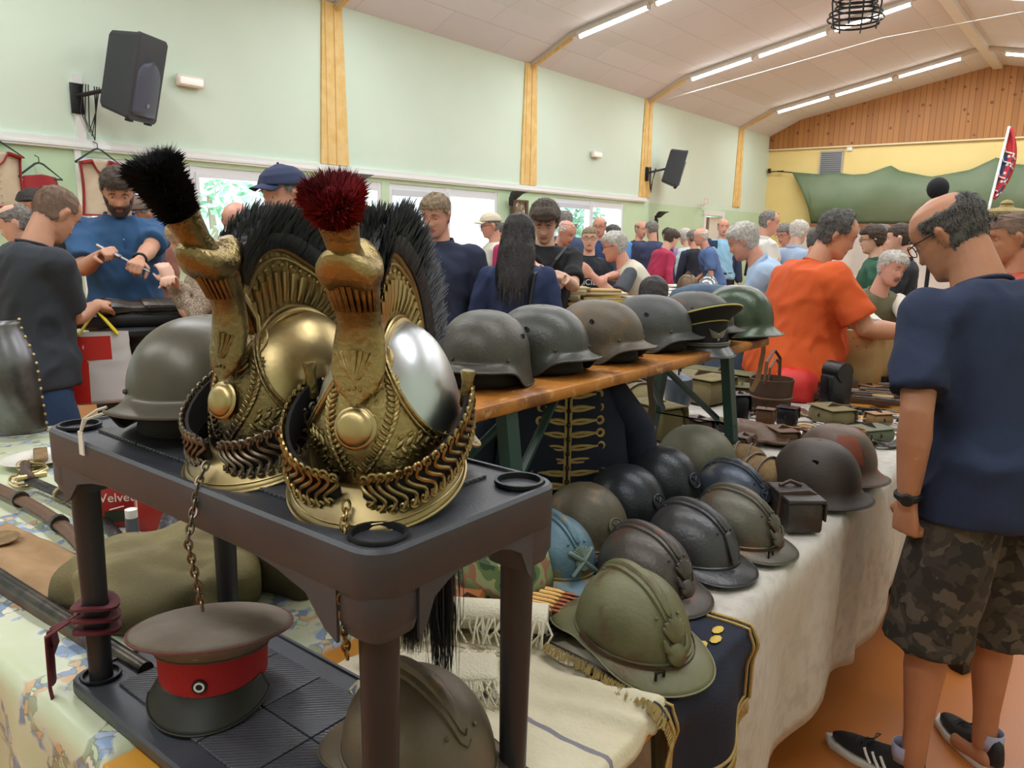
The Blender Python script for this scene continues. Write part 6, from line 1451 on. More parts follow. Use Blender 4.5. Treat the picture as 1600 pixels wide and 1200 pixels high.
# --- leather case on the linen
t = thing('leather_case', 'black-brown boxy leather cartridge case with strap on the linen edge', 'case', (2.02, .62, .758), 40)
b = B(); b.box((0, 0, .042), (.15, .095, .082), r=.01); part('body', b, mat('worn_black_leather', '#2f2a26', .45, var=('#4a423a', 18, .5, .65), bump=(50, .4)), t)
b = B(); b.box((0, .0, .087), (.158, .102, .012), r=.005); b.box((0, -.05, .06), (.158, .006, .05), r=.003); part('lid', b, mat('worn_black_leather', '#2f2a26'), t)
b = B(); b.tube([(-.03, -.055, .03), (-.03, -.052, .085), (-.03, -.02, .098), (-.03, .05, .094), (-.03, .054, .03)], .008, 6, flat=.35); b.tube([(.04, -.03, .095), (.045, 0, .106), (.04, .03, .095)], .006, 6); part('strap', b, Mleather, t)
# --- felt covered flasks
def flask(label, loc, rz, m, lying=True, s=1, neck=True):
    t = thing('canteen', label, 'canteen', loc, rz, s=s); b = B()
    b.ball((0, 0, .05), (.085, .062, .05), 24); part('body', b, m, t)
    for x in (-.02, .03):
        b = B(); b.tube([(x, .064*math.cos(a), .05+.053*math.sin(a)) for a in [2*PI*k/24 for k in range(24)]], .007, 6, loop=True, flat=.35, up=(0, 0, 1)); part('strap', b, mat('grey_strap', '#8d867a', .6), t)
    if neck: b = B(); b.tube([(.078, 0, .055), (.1, 0, .06), (.112, 0, .062)], [.018, .014, .016], 12); part('neck', b, Mblue, t)
    return t
flask('tan felt-covered canteen with grey straps behind the navy grey helmet', (2.26, .80, .757), 75, Mtan); flask('second smaller felt canteen lying behind the strapped felt canteen', (2.42, .92, .757), 100, Mtan, s=.85)
flask('khaki canvas canteen under the bench beside a grey-blue pot', (2.75, 1.50, .80), 60, Mkhc, s=1.25); 
t = thing('mess_pot', 'dented grey-blue oval mess pot under the bench', 'pot', (3.0, 1.45, .80), 20); b = B(); b.lathe([(.001, 0), (.07, 0), (.08, .02), (.085, .08), (.08, .12), (.05, .135), (.02, .14), (.001, .14)], 28, sy=.7); part('pot', b, mat('blue_grey_enamel', '#4b5460', .4, .3), t)
b = B(); b.tube([(-.03, 0, .135), (-.02, 0, .19), (.02, 0, .2), (.05, 0, .14)], .004, 6); part('handle', b, Mblue, t)
# --- webbing bags and pouches, shared builder
def pouch(name, label, loc, rz, size, m, cat='pouch', strap=True, buckle=True, s=1, group=None, ry=0):
    t = thing(name, label, cat, loc, rz, group, ry=ry, s=s); w, d, h = size
    b = B(); b.box((0, 0, h/2), (w, d, h), r=min(w, d, h)*.28); part('body', b, m, t)
    b = B(); b.grid(lambda u, v: ((u-.5)*w*1.03, d/2+.003-d*1.02*min(1, v*1.5) if v < .667 else -d/2-.005, h+.004 if v < .667 else h-(v-.667)*3*h*.55), 8, 12); part('flap', b, m, t, solid=.003)
    if strap: b = B(); b.tube([(-.0, -d/2-.006, h*.3), (0, -d/2-.009, h*.9), (0, 0, h+.010), (0, d/2+.004, h*.5)], w*.07, 6, flat=.3); part('strap', b, Mleather if m is not Mleather else Mbrl, t)
    if buckle: b = B(); b.tube([(w*.09*math.cos(a), -d/2-.011, h*.5+w*.08*math.sin(a)) for a in [PI/4+k*PI/2 for k in range(4)]], .0022, 5, loop=True); part('buckle', b, mat('buckle_steel', '#8b8780', .3, .9), t)
    return t
pouch('webbing_bag', 'khaki webbing bag with buckle under the bench behind the olive dome', (2.60, 1.34, .757), 70, (.2, .12, .13), Mkhc, 'bag'); pouch('webbing_bag', 'greyish green satchel under the khaki webbing bag', (2.36, 1.38, .757), 60, (.18, .12, .11), Molc, 'bag')
pouch('canvas_pack', 'pale khaki pack behind the bench leg', (3.35, 1.52, .757), 80, (.28, .2, .12), Mkhc, 'bag'); pouch('leather_pouch', 'small brown ammunition pouch beside the bench leg', (2.72, 1.22, .757), 60, (.1, .07, .07), Mleather)
pouch('leather_pouch', 'dark holster pouch standing near the round flask', (3.05, 1.2, .757), 40, (.09, .07, .12), Mblackl); pouch('canvas_pack', 'rolled olive blanket under the bench end', (3.6, 1.52, .757), 90, (.34, .13, .11), Molc, 'blanket', buckle=False)
# --- leather cup holders, bags, box, crate beyond the bench
def bucket(label, loc, m, s=1, name='leather_bucket', cat='bucket'):
    t = thing(name, label, cat, loc, 0, s=s); b = B(); b.lathe([(.001, 0), (.07, 0), (.075, .02), (.08, .1), (.083, .13), (.078, .13), (.07, .03), (.001, .02)], 28); part('bowl', b, m, t)
    b = B(); b.tube([(.08*math.cos(a), .08*math.sin(a), .06) for a in [2*PI*k/24 for k in range(24)]], .005, 6, loop=True); b.tube([(.08, 0, .12), (.07, 0, .2), (0, 0, .24), (-.07, 0, .2), (-.08, 0, .12)], .007, 6, flat=.5); part('strap', b, Mbrl, t); return t
bucket('brown leather bucket with looped strap beyond the bench leg', (3.36, 1.18, .757), Mleather, 1.15); bucket('short dark leather tub beside the looped bucket', (3.5, 1.22, .757), Mbrl, .9)
t = thing('binocular_case', 'upright black leather case with round lid and hanging string tag', 'case', (3.62, .98, .757), -30, s=.72); b = B(); b.box((0, 0, .11), (.16, .12, .22), r=.015); part('body', b, Mblackl, t); b = B(); b.lathe([(.06, -.07), (.062, .07)], 20, M=T(0, 0, .24, rx=90)); part('lid', b, Mblackl, t); b = B(); b.tube([(-.085, 0, .2), (-.1, -.02, .08), (-.07, -.07, .02)], .01, 6, flat=.4); part('strap', b, Mblackl, t)
cloth_lump('red_bag', 'bright red fabric bag behind the black case', 'bag', (3.74, 1.2, .757), 20, (.11, .10, .14), mat('bright_red', '#d5302a', .6), 4, amp=.12, folds=3)
t = thing('plywood_box', 'tall plain plywood box standing on end with a green cap on top', 'box', (4.3, 1.02, .757), -12); b = B(); b.box((0, 0, .15), (.2, .17, .30), r=.004); part('body', b, mat('pale_plywood', '#b39a66', .7, var=('#a38a58', 5, .4, .6), bump=(60, .1)), t); b = B()
for q in range(6): b.ball((-.1, -.06+.024*q, .26-.04*(q % 2)), .003, 6)
part('nails', b, Mblue, t)
cloth_lump('garrison_cap', 'soft green side cap lying on the plywood box', 'cap', (4.3, 1.02, 1.058), 30, (.15, .09, .05), Mgl, 9, amp=.2)
t = thing('painted_tin_box', 'small dark box with red oval decoration near the hands', 'box', (4.7, 1.0, .757), -20); b = B(); b.box((0, 0, .06), (.2, .12, .12), r=.006); part('body', b, mat('dark_tin', '#3a2c22', .5), t); b = B(); b.ball((-.0, -.062, .06), (.06, .004, .035), 16); part('oval_panel', b, mat('red_oval', '#a8452f', .5), t)
t = thing('glass_bottle', 'small dark brown bottle beside the plywood box', 'bottle', (4.35, .90, .757)); b = B(); b.lathe([(.001, 0), (.022, 0), (.024, .01), (.024, .055), (.01, .075), (.009, .1), (.012, .1), (.012, .11), (.001, .11)], 18); part('glass', b, mat('brown_glass', '#3c2a1c', .15), t)
# --- rifles, bayonets, rods: one builder, laid side by side
def longarm(name, label, cat, loc, rz, L, kind='rifle', m1=None, m2=None, group=None, rx=0):
    t = thing(name, label, cat, loc, rz, group, rx=rx)
    if kind == 'rifle':
        b = B(); b.loft([[(x, y*w, .022+z*h) for y, z in ((-1, -.5), (-1, .6), (0, 1), (1, .6), (1, -.5), (0, -1))] for x, w, h in ((-.5*L, .014, .03), (-.42*L, .018, .034), (-.3*L, .016, .022), (-.24*L, .014, .014), (-.1*L, .017, .018), (.1*L, .015, .016), (.3*L, .012, .012))]); part('stock', b, m1 or Mwood, t)
        b = B(); b.tube([(-.12*L, 0, .036), (.2*L, 0, .034), (.5*L, 0, .033)], [.011, .009, .0075], 10); b.tube([(-.16*L, 0, .034), (-.12*L, 0, .036)], .014, 10); part('barrel', b, m2 or Mgunm, t)
        b = B(); b.tube([(-.13*L, -.01, .036), (-.13*L, -.045, .03), (-.13*L, -.055, .026)], [.004, .004, .008], 8); part('bolt', b, m2 or Mgunm, t)
        b = B(); b.tube([(-.24*L, 0, .008), (-.21*L, 0, -.0), (-.17*L, 0, .006)], .003, 6); part('trigger_guard', b, m2 or Mgunm, t)
    elif kind == 'bayonet':
        b = B(); b.tube([(-.3*L, 0, .013), (.1*L, 0, .012), (.5*L, 0, .01)], [.013, .012, .006], 8, flat=.6); part('scabbard', b, m2 or Mgunm, t)
        b = B(); b.limb([(-.5*L, 0, .016), (-.4*L, 0, .014), (-.31*L, 0, .014)], [.013, .011, .012], 8); part('grip', b, m1 or Mwood, t); b = B(); b.box((-.3*L, 0, .014), (.01, .05, .02), r=.003); part('crossguard', b, m2 or Mgunm, t)
    elif kind == 'belt':
        b = B(); b.tube([(-.5*L+L*k/20, .03*math.sin(k*.7), .006+.004*math.sin(k*1.3)) for k in range(21)], .018, 6, flat=.15, up=(0, 0, 1)); part('leather', b, m1 or Mleather, t); b = B(); b.tube([(.5*L+.03*math.cos(a), .03*math.sin(a), .012) for a in [PI/4+k*PI/2 for k in range(4)]], .003, 6, loop=True); part('buckle', b, mat('buckle_steel', '#8b8780'), t)
    return t
random.seed(21)
adj = ['dark', 'honey brown', 'short', 'slim black', 'worn grey', 'reddish', 'pale', 'stubby', 'long blackened', 'oily']
spots = [('rifle', 1.05, 3.92, .88, -68), ('rifle', 1.0, 4.02, .86, -66), ('bayonet', .55, 4.12, .78, -70), ('rifle', .95, 4.34, .80, -62), ('bayonet', .5, 4.44, .74, -58), ('bayonet', .5, 4.5, .80, -66), ('rifle', .9, 3.78, .90, -74), ('bayonet', .6, 3.64, .80, -70), ('bayonet', .45, 3.5, .75, -80), ('belt', .5, 3.42, .92, -60), ('belt', .6, 3.3, .80, -85), ('bayonet', .55, 4.6, .82, -60), ('rifle', .9, 4.66, .86, -64), ('belt', .5, 3.1, .86, -50)]
lab = {'rifle': 'long wooden-stocked rifle', 'bayonet': 'sheathed bayonet', 'belt': 'leather belt with steel buckle'}
wher = ['lying just past the looped bucket', 'beside the case with string tag', 'next to the navy t-shirt sleeve', 'in front of the plywood box', 'by the brown bottle', 'behind the brown bottle', 'crossing the middle of the gear table', 'between two rifles on the gear table', 'near the linen table end', 'curling over small pouches', 'beside the saddle flap', 'beyond the plywood box', 'by the small decorated box', 'near the short dark tub']
mats1 = [Mwood, mat('stock_honey', '#8a6236', .5), Mblackl, mat('stock_grey', '#6b6257', .6), mat('stock_red', '#6b3a26', .5), Mtan, Mwood, Mbrl, Mgunm, Mleath2, Mleather, Mwood, mat('stock_honey', '#8a6236'), Mkhc]
for i, (kd, L, x, y, rz) in enumerate(spots):
    longarm({'rifle': 'rifle', 'bayonet': 'bayonet', 'belt': 'leather_belt'}[kd], lab[kd]+' '+wher[i], {'rifle': 'rifle', 'bayonet': 'bayonet', 'belt': 'belt'}[kd], (x, y, .76+.004*(i % 3)), rz, L*.62 if kd != 'rifle' else L*.72, kd, mats1[i])
# small clutter
cl = [('leather_pouch', 'pouch', Mleather, (.09, .05, .06), 'brown pouch with flap beside the felt canteens', (2.62, 1.0)), ('leather_pouch', 'pouch', Mbrl, (.12, .08, .05), 'flat brown saddle pouch near the table end', (2.86, .95)), ('leather_pouch', 'pouch', Mblackl, (.08, .06, .08), 'small black pouch between bench leg and bucket', (3.12, 1.02)),
      ('leather_pouch', 'pouch', Mleath2, (.1, .06, .05), 'tan pouch lying by the rifles', (3.42, .74)), ('webbing_bag', 'bag', Molc, (.16, .1, .06), 'folded olive haversack beyond the rust-brown helmet', (2.95, .76)), ('webbing_bag', 'bag', Mkhc, (.16, .12, .07), 'crumpled khaki haversack next to the bayonets', (3.3, .9)),
      ('leather_pouch', 'pouch', Mbrl, (.07, .05, .09), 'upright brown pouch beside the tanned flap', (2.98, 1.06)), ('webbing_bag', 'bag', Mgl, (.15, .1, .05), 'grey-green gaiter bundle at the linen table end', (3.12, .70)), ('leather_pouch', 'pouch', Mblackl, (.14, .05, .05), 'long black spectacle case by the haversacks', (2.80, .66)),
      ('leather_pouch', 'pouch', Mleather, (.11, .07, .07), 'brown double pouch behind the short dark tub', (3.6, 1.42)), ('webbing_bag', 'bag', Molc, (.2, .14, .08), 'olive kit roll standing by the short dark tub', (3.45, 1.35)), ('leather_pouch', 'pouch', Mleath2, (.08, .08, .04), 'small tan tin-shaped pouch before the plywood box', (4.12, .95))]
for i, (n_, c_, m_, sz_, l_, xy) in enumerate(cl): pouch(n_, l_, (*xy, .757), (i*47) % 180, sz_, m_, c_)
def flap_(u, v): return ((u-.5)*.26, (v-.5)*.17*(1+.2*math.sin(u*3)), .02+.05*math.sin(u*PI)*(.4+.6*v)+.008*pn((u*6, v*6, 1)))
b = B(); b.grid(flap_, 20, 14); o = tag(part('saddle_flap', b, Mbrl, solid=.004), 'curved tanned leather flap lying beside the felt canteens', 'leather piece'); put(o, (2.86, 1.02, .757), 20)
for i, (x, y, m_, r_) in enumerate(((3.0, .86, Mbrl, .05), (3.22, .80, Mleather, .045), (2.92, 1.15, Mblackl, .05), (3.46, .88, Mleath2, .04))):
    b = B(); b.tube([((r_+.008*k/6)*math.cos(k*.45), (r_+.008*k/6)*math.sin(k*.45), .012) for k in range(44)], .012, 6, flat=.15, up=(1, 0, 0)); tag(put(part('coiled_strap', b, m_), (x, y, .758), i*50), ['dark brown coiled strap by the olive haversack', 'brown coiled strap between haversack and bayonets', 'black coiled strap beside the upright pouch', 'tan coiled strap close to the rifle butts'][i], 'strap')
for i, (x, y, r_, m_, l_) in enumerate(((4.5, .80, .035, Mpaper, 'round cream tin before the rifles'), (4.68, .96, .04, mat('tin_olive', '#7d7652', .5, .3), 'olive round tin beside the bayonet'), (3.9, .84, .045, mat('wood_disc', '#a8895c', .6), 'pale wooden lid in front of the plywood box'))):
    t = thing('round_tin', l_, 'tin', (x, y, .757)); b = B(); b.lathe([(.001, 0), (r_, 0), (r_, .035), (.001, .036)], 22); part('tin', b, m_, t); b = B(); b.lathe([(r_+.002, .024), (r_+.002, .04), (.001, .041)], 22); part('lid', b, m_, t)
# --- left table
t = thing('cuirass', 'steel breastplate with brass rivets at the left edge of the flowered cloth', 'armour', (1.0, 3.12, .757), 215)
b = B(); b.grid(lambda u, v: ((.10+.05*math.sin(PI*v))*math.cos((u-.5)*3.3), (.17-.03*v)*math.sin((u-.5)*3.3)*(1-.25*sm(.6, 1, v)), .02+.40*v), 40, 24); part('plate', b, mat('old_steel', '#77787a', .3, .9, var=('#5a5550', 8, .45, .65)), t, solid=.003)
b = B()
for s_ in (-1, 1):
    for k in range(14):
        v = k/13; u = .5+s_*.485; b.ball(((.10+.05*math.sin(PI*v))*math.cos((u-.5)*3.3)*1.0, (.17-.03*v)*math.sin((u-.5)*3.3)*(1-.25*sm(.6, 1, v))*1.01, .02+.40*v), .006, 8)
part('rivets', b, Mbrass, t)
t = thing('china_plate', 'white oval platter holding a brown scrap on the flowered cloth', 'plate', (.955, 2.66, .757), 20); b = B(); b.lathe([(.001, .004), (.07, .004), (.085, .010), (.12, .018), (.122, .02), (.085, .014), (.07, .008), (.001, .008)], 36, sy=.78); part('platter', b, mat('china_white', '#dfdbd0', .25), t)
b = B(); b.box((.01, -.0, .02), (.15, .04, .012), r=.005); tag(put(part('leather_scrap', b, Mtan), (.955, 2.66, .76), 70), 'brown leather scrap lying on the white platter', 'leather piece')
for i, (x, y) in enumerate(((.90, 2.60), (.83, 2.46))):
    t = thing('brass_badge', ['pierced round brass badge beside the platter', 'larger brass ring badge at the sabre hilt'][i], 'badge', (x, y, .76), 0, rx=20); b = B(); b.tube([(.035*math.cos(a), .035*math.sin(a), .01) for a in [2*PI*k/24 for k in range(24)]], .004, 6, loop=True); b.tube([(.02*math.cos(a), .02*math.sin(a), .01) for a in [2*PI*k/20 for k in range(20)]], .003, 6, loop=True)
    for k in range(8): b.tube([(.02*math.cos(k*PI/4), .02*math.sin(k*PI/4), .01), (.035*math.cos(k*PI/4), .035*math.sin(k*PI/4), .01)], .0025, 5)
    part('ring', b, Mbrass, t)
def sabre(label, p, q, m, hilt, w=.019):
    p, q = V(p), V(q); t = thing('sabre', label, 'sabre', p); d = q-p; n = V((-d.y, d.x, 0)).normalized()
    b = B(); b.tube([d*(k/16)+n*(.045*math.sin(PI*k/16)) for k in range(17)], [w*(1-.25*k/16) for k in range(17)], 10, flat=.55, up=(0, 0, 1)); part('scabbard', b, m, t)
    for k in (.22, .5): b = B(); c = d*k+n*(.045*math.sin(PI*k)); b.tube([c-d.normalized()*.008, c+d.normalized()*.008], w*1.05, 12); part('ring_mount', b, Mbrass if hilt else Mgunm, t)
    if hilt:
        b = B(); b.limb([V((0, 0, .01)), -d.normalized()*.06+V((0, 0, .015)), -d.normalized()*.11+n*.015+V((0, 0, .02))], [.014, .013, .015], 10); part('grip', b, Mleather, t)
        b = B(); b.tube([V((0, 0, .01)), n*.05-d.normalized()*.02+V((0, 0, .02)), n*.055-d.normalized()*.08+V((0, 0, .02)), -d.normalized()*.12+n*.015+V((0, 0, .02))], .006, 8); b.tube([n*.04+V((0, 0, .012)), -n*.035+V((0, 0, .012))], .009, 8); part('hilt_guard', b, Mbrass, t)
    return t
sabre('sabre in black scabbard with brass hilt beside the platter', (.83, 2.40, .78), (.74, 1.60, .775), mat('black_scabbard', '#1f1d1e', .35, .2, bump=(80, .3)), True)
sabre('second sabre scabbard in scuffed brown leather, nearer than the black one', (.74, 2.46, .78), (.66, 1.55, .775), Mbrl, False, .021)
t = thing('musket_barrel', 'long dark musket barrel lying along the near edge of the flowered table', 'gun barrel', (.54, 1.72, .775), 92)
b = B(); b.tube([(-.52, 0, .002), (0, 0, 0), (.5, 0, 0)], [.0135, .0155, .019], 14); part('barrel', b, Mgunm, t); b = B(); b.loft([[(x, y*w, -.008+z*.012) for y, z in ((-1, -1), (-1, .6), (1, .6), (1, -1))] for x, w in ((-.45, .012), (.5, .018))]); part('stock_wood', b, Mwood, t)
t = thing('brown_paper_roll', 'tan leather sheet spread between scabbards and musket barrel', 'leather sheet', (.625, 1.83, .757), 94); b = B(); b.grid(lambda u, v: ((u-.5)*.62, (v-.5)*.145, .006+.005*pn((u*9, v*5, 2))+.012*math.exp(-((v-.5)/.1)**2)*0+.006*math.sin(v*9+u*3)), 40, 12); part('sheet', b, mat('tan_sheet', '#a5835a', .7, var=('#94734c', 8, .4, .6), bump=(40, .2)), t, solid=.003)
b = B(); b.lathe([(.001, 0), (.05, 0), (.052, .004), (.001, .006)], 24); tag(put(part('leather_disc', b, Mtan), (.61, 2.02, .77)), 'round tan disc on the leather sheet', 'disc')
t = thing('flintlock_pistol', 'old pistol with curved walnut grip beside the sabres', 'pistol', (.92, 2.26, .765), 250); b = B(); b.limb([(-.1, -.035, .0), (-.07, -.012, .008), (-.02, 0, .012), (.12, 0, .01)], [.017, .014, .013, .009], 10); part('stock', b, Mwood, t); b = B(); b.tube([(-.02, 0, .024), (.16, 0, .022)], .009, 10); part('barrel', b, Mgunm, t)
b = B(); b.tube([(-.03, .01, .028), (-.04, .012, .05), (-.025, .012, .056)], .005, 6); b.tube([(-.03, 0, -.002), (-.01, 0, -.018), (.01, 0, -.002)], .003, 6); part('lock', b, Mblue, t)
t = thing('tobacco_tin', 'upright red tin with white script lettering behind the shelf pole', 'tin', (.86, 1.93, .757), 232); b = B(); b.box((0, 0, .055), (.03, .08, .11), r=.006); part('tin', b, mat('tin_red', '#9c1f22', .35), t); text('Velvet', .032, mat('print_cream', '#e9ddd0', .5), t, T(.0158, .0, .078) @ MX(((0, 0, 1, 0), (1, 0, 0, 0), (0, 1, 0, 0), (0, 0, 0, 1))))
b = B(); b.box((.0158, 0, .03), (.0008, .06, .03)); lab_ = part('lower_panel', b, mat('tin_dark_green', '#2c3320', .5), t, smooth=False); b = B(); b.tube([(.0165, -.018, .048), (.0165, .016, .056)], .0018, 6); part('cigarette_motif', b, mat('print_cream', '#e9ddd0'), t)
for i, (x, y, m_, l_, h_) in enumerate(((.90, 1.84, mat('tin_red2', '#a32c26', .4), 'plain red tin half behind the script-lettered one', .12), (.93, 1.72, mat('tin_maroon', '#7f1f24', .4), 'maroon tin with cream lid next to the white-capped tube', .085))):
    t = thing('tobacco_tin', l_, 'tin', (x, y, .757), 225); b = B(); b.box((0, 0, h_/2), (.04, .06, h_), r=.006); part('tin', b, m_, t); b = B(); b.box((0, 0, h_+.004), (.038, .058, .01), r=.004); part('lid', b, Mpaper, t)
t = thing('metal_tube', 'narrow red and grey tube with white cap standing before the tins', 'tube', (.82, 1.78, .757)); b = B(); b.lathe([(.001, 0), (.014, 0), (.014, .07), (.001, .07)], 16); part('tube', b, mat('tube_red', '#a5342c', .4), t); b = B(); b.lathe([(.0145, .03), (.0145, .07), (.001, .07)], 16); part('sleeve', b, mat('tube_grey', '#5c5e66', .4), t); b = B(); b.lathe([(.0135, .07), (.014, .09), (.001, .092)], 16); part('cap', b, mat('cap_white', '#e6e0d6', .4), t)
t = thing('round_can', 'small printed can between the tins and the black strap', 'tin', (.90, 1.63, .757)); b = B(); b.lathe([(.001, 0), (.028, 0), (.028, .05), (.001, .051)], 20); part('can', b, mat('can_print', '#b5b0a4', .4, var=[('#3c4a78', 30, .5, .55), ('#a8342a', 40, .55, .6)]), t)
t = thing('leather_harness', 'black leather harness strap with steel ring by the tins', 'strap', (.86, 1.66, .757), 60); b = B(); b.tube([(-.1, 0, .02), (-.03, .02, .05), (.05, .0, .09), (.1, -.04, .05), (.13, -.05, .01)], .022, 8, flat=.3); part('strap', b, Mblackl, t); b = B(); b.tube([(-.06+.024*math.cos(a), -.02, .03+.024*math.sin(a)) for a in [2*PI*k/20 for k in range(20)]], .004, 6, loop=True); part('ring', b, mat('buckle_steel', '#8b8780'), t)
cloth_lump('canvas_kitbag', 'olive khaki canvas bag slumped behind the grey shelf pole', 'bag', (.74, 1.46, .757), 150, (.19, .15, .115), Mkhc, 7, amp=.3, folds=5)
cloth_lump('khaki_tunic', 'brownish khaki tunic heaped behind the lower shelf', 'jacket', (.98, 1.40, .757), 100, (.19, .13, .25), mat('brown_khaki_wool', '#5d5236', .9, var=('#4b422b', 7, .4, .6), bump=(240, .3)), 12, amp=.28, folds=4)
cloth_lump('cream_tunic', 'crumpled beige garment behind the harness strap', 'jacket', (1.08, 1.68, .757), 60, (.15, .13, .17), mat('beige_linen', '#9c8a68', .9, bump=(200, .3)), 15, amp=.3, folds=5)
# red ribbon tied round the shelf pole
t = thing('red_ribbon', 'dark red ribbon knotted round the left shelf pole', 'ribbon', (.5025, 1.2375, .885)); b = B(); mr = mat('dark_red_ribbon', '#5c1420', .7)
for z in (-.02, 0, .02): b.tube([(.028*math.cos(a), .028*math.sin(a), z+.004*math.sin(a*2)) for a in [2*PI*k/20 for k in range(20)]], .009, 6, loop=True, flat=.5)
part('knot', b, mr, t)
for i, (dx, dy, L) in enumerate(((-.02, .03, .12), (-.03, .015, .19), (-.01, .04, .08))): b = B(); b.tube([(-.02, .02, 0), (-.03+dx, .03+dy, -.03), (-.035+dx, .025+dy*.6, -L*.6), (-.04+dx*.5, .02+dy*1.3, -L)], .008, 6, flat=.35); part('ribbon_tail', b, mr, t)
# --- on the orange table
def camo2(m, nt, b, tc):
    N, L = nt.nodes, nt.links; n = N.new('ShaderNodeTexNoise'); n.inputs['Scale'].default_value = 14; L.new(tc.outputs['Object'], n.inputs['Vector']); r = N.new('ShaderNodeValToRGB'); r.color_ramp.interpolation = 'CONSTANT'; e = r.color_ramp.elements
    cs = ['#3f5236', '#64764a', '#989c6c', '#9c6a50', '#7f8e5c']
    while len(e) < 5: e.new(.5)
    for i, c in enumerate(cs): e[i].position = (0, .4, .47, .56, .62)[i]; e[i].color = (*lin(c), 1)
    L.new(n.outputs[0], r.inputs[0]); L.new(r.outputs[0], b.inputs['Base Color'])
Mcam2 = mat('leaf_camouflage', '#6f8a4f', .85, extra=camo2)
t = thing('camouflage_cap', 'floppy leaf-camouflage hat behind the hanging horsehair', 'hat', (1.215, .955, .757), 215); b = B(); b.lathe([(.10, .02), (.095, .05), (.085, .09), (.05, .11), (.001, .115)], 28, cap=False); part('crown', b, Mcam2, t, solid=.003); b = B(); b.grid(lambda u, v: ((.10+.055*v)*math.cos(u*2*PI), (.10+.055*v)*math.sin(u*2*PI), .022-.012*v+.018*v*math.sin(u*6*PI)), 48, 5, cu=True); part('brim', b, Mcam2, t, solid=.003, label='wavy stitched brim')
t = thing('playing_card', 'white card with blue letters ECO and red mark leaning by the horsehair', 'card', (.93, .985, .757), 232, ry=-25); b = B(); b.box((0, 0, .045), (.003, .06, .09)); part('card', b, mat('card_white', '#d6d3cc', .6), t, smooth=False); text('ECO', .024, mat('ink_navy', '#27325e', .6), t, T(.0022, 0, .055) @ MX(((0, 0, 1, 0), (1, 0, 0, 0), (0, 1, 0, 0), (0, 0, 0, 1)))); b = B(); b.box((.002, .01, .02), (.001, .03, .03)); part('red_mark', b, Mred, t, smooth=False); b = B(); b.box((.002, 0, .08), (.001, .05, .014)); part('ochre_mark', b, Mtan, t, smooth=False)
Mcart = mat('cartridge_brass', '#b08a50', .3, .9); Mcop = mat('bullet_copper', '#8a5238', .35, .8)
def cartridge_clip(label, loc, rz, n, m=Mcart, s=1, mb=Mcop):
    t = thing('cartridge_clip', label, 'cartridges', loc, rz, s=s)
    for k in range(n):
        b = B(); y = (k-(n-1)/2)*.0125; b.lathe([(.001, 0), (.006, 0), (.006, .003), (.0052, .004), (.0056, .042), (.004, .048), (.004, .052)], 12, M=T(-.03, y, .009, ry=90)); c = part('cartridge', b, m, t)
        b = B(); b.lathe([(.0039, .05), (.0038, .06), (.002, .072), (.0005, .076)], 10, M=T(-.03, y, .009, ry=90)); part('bullet', b, mb, c)
    b = B(); b.box((-.026, 0, .009), (.006, n*.0125+.004, .014), r=.001); part('charger', b, Mgunm, t)
    return t
cartridge_clip('clip of five bright brass cartridges on top of loose rounds', (1.185, .835, .775), 285, 6, s=1.3); cartridge_clip('copper cartridge clip lying under the brass one', (1.20, .83, .758), 250, 5, Mcop, 1.25)
cartridge_clip('tarnished grey cartridge fan beside the khaki helmet brim', (1.13, .775, .758), 330, 5, Mgunm, 1.3, mat('bullet_steel', '#8d8a84', .3, .9)); cartridge_clip('slanted clip of reddish cartridges behind the shelf pole', (1.095, .89, .765), 275, 5, mat('cartridge_red_brass', '#94643c', .3, .9), 1.35)
pouch('leather_pouch', 'small orange-brown leather pouch between hat and cartridges', (1.07, .94, .757), 30, (.07, .05, .04), mat('cognac_leather', '#9a5a2a', .5))
# gold bullion fringe on a dark cord across the cream cloth
t = thing('bullion_fringe', 'dark cord with gold bullion fringe lying over the cream cloth', 'fringe', (0, 0, 0)); pth = [az(*p) for p in ((855, 1003, .775), (880, 1015, .778), (920, 1035, .776), (960, 1060, .774), (1000, 1082, .772), (1030, 1103, .770), (1043, 1125, .765))]
t.location = pth[0]; pth = [p-pth[0] for p in pth]; b = B(); b.tube(pth, .0035, 6); part('cord', b, Mblackl, t); b = B(); random.seed(3)
for k in range(110):
    q = k/110*5.98; i = int(q); p = pth[i].lerp(pth[i+1], q-i); e = V((-.020-random.uniform(0, .01), -.006+random.uniform(-.006, .006), -.004)); b.tube([p, p+e*.5+V((0, random.uniform(-.004, .004), .004)), p+e], .0016, 4)
part('bullion_strands', b, mat('bullion_gold', '#a08a55', .45, .4), t)
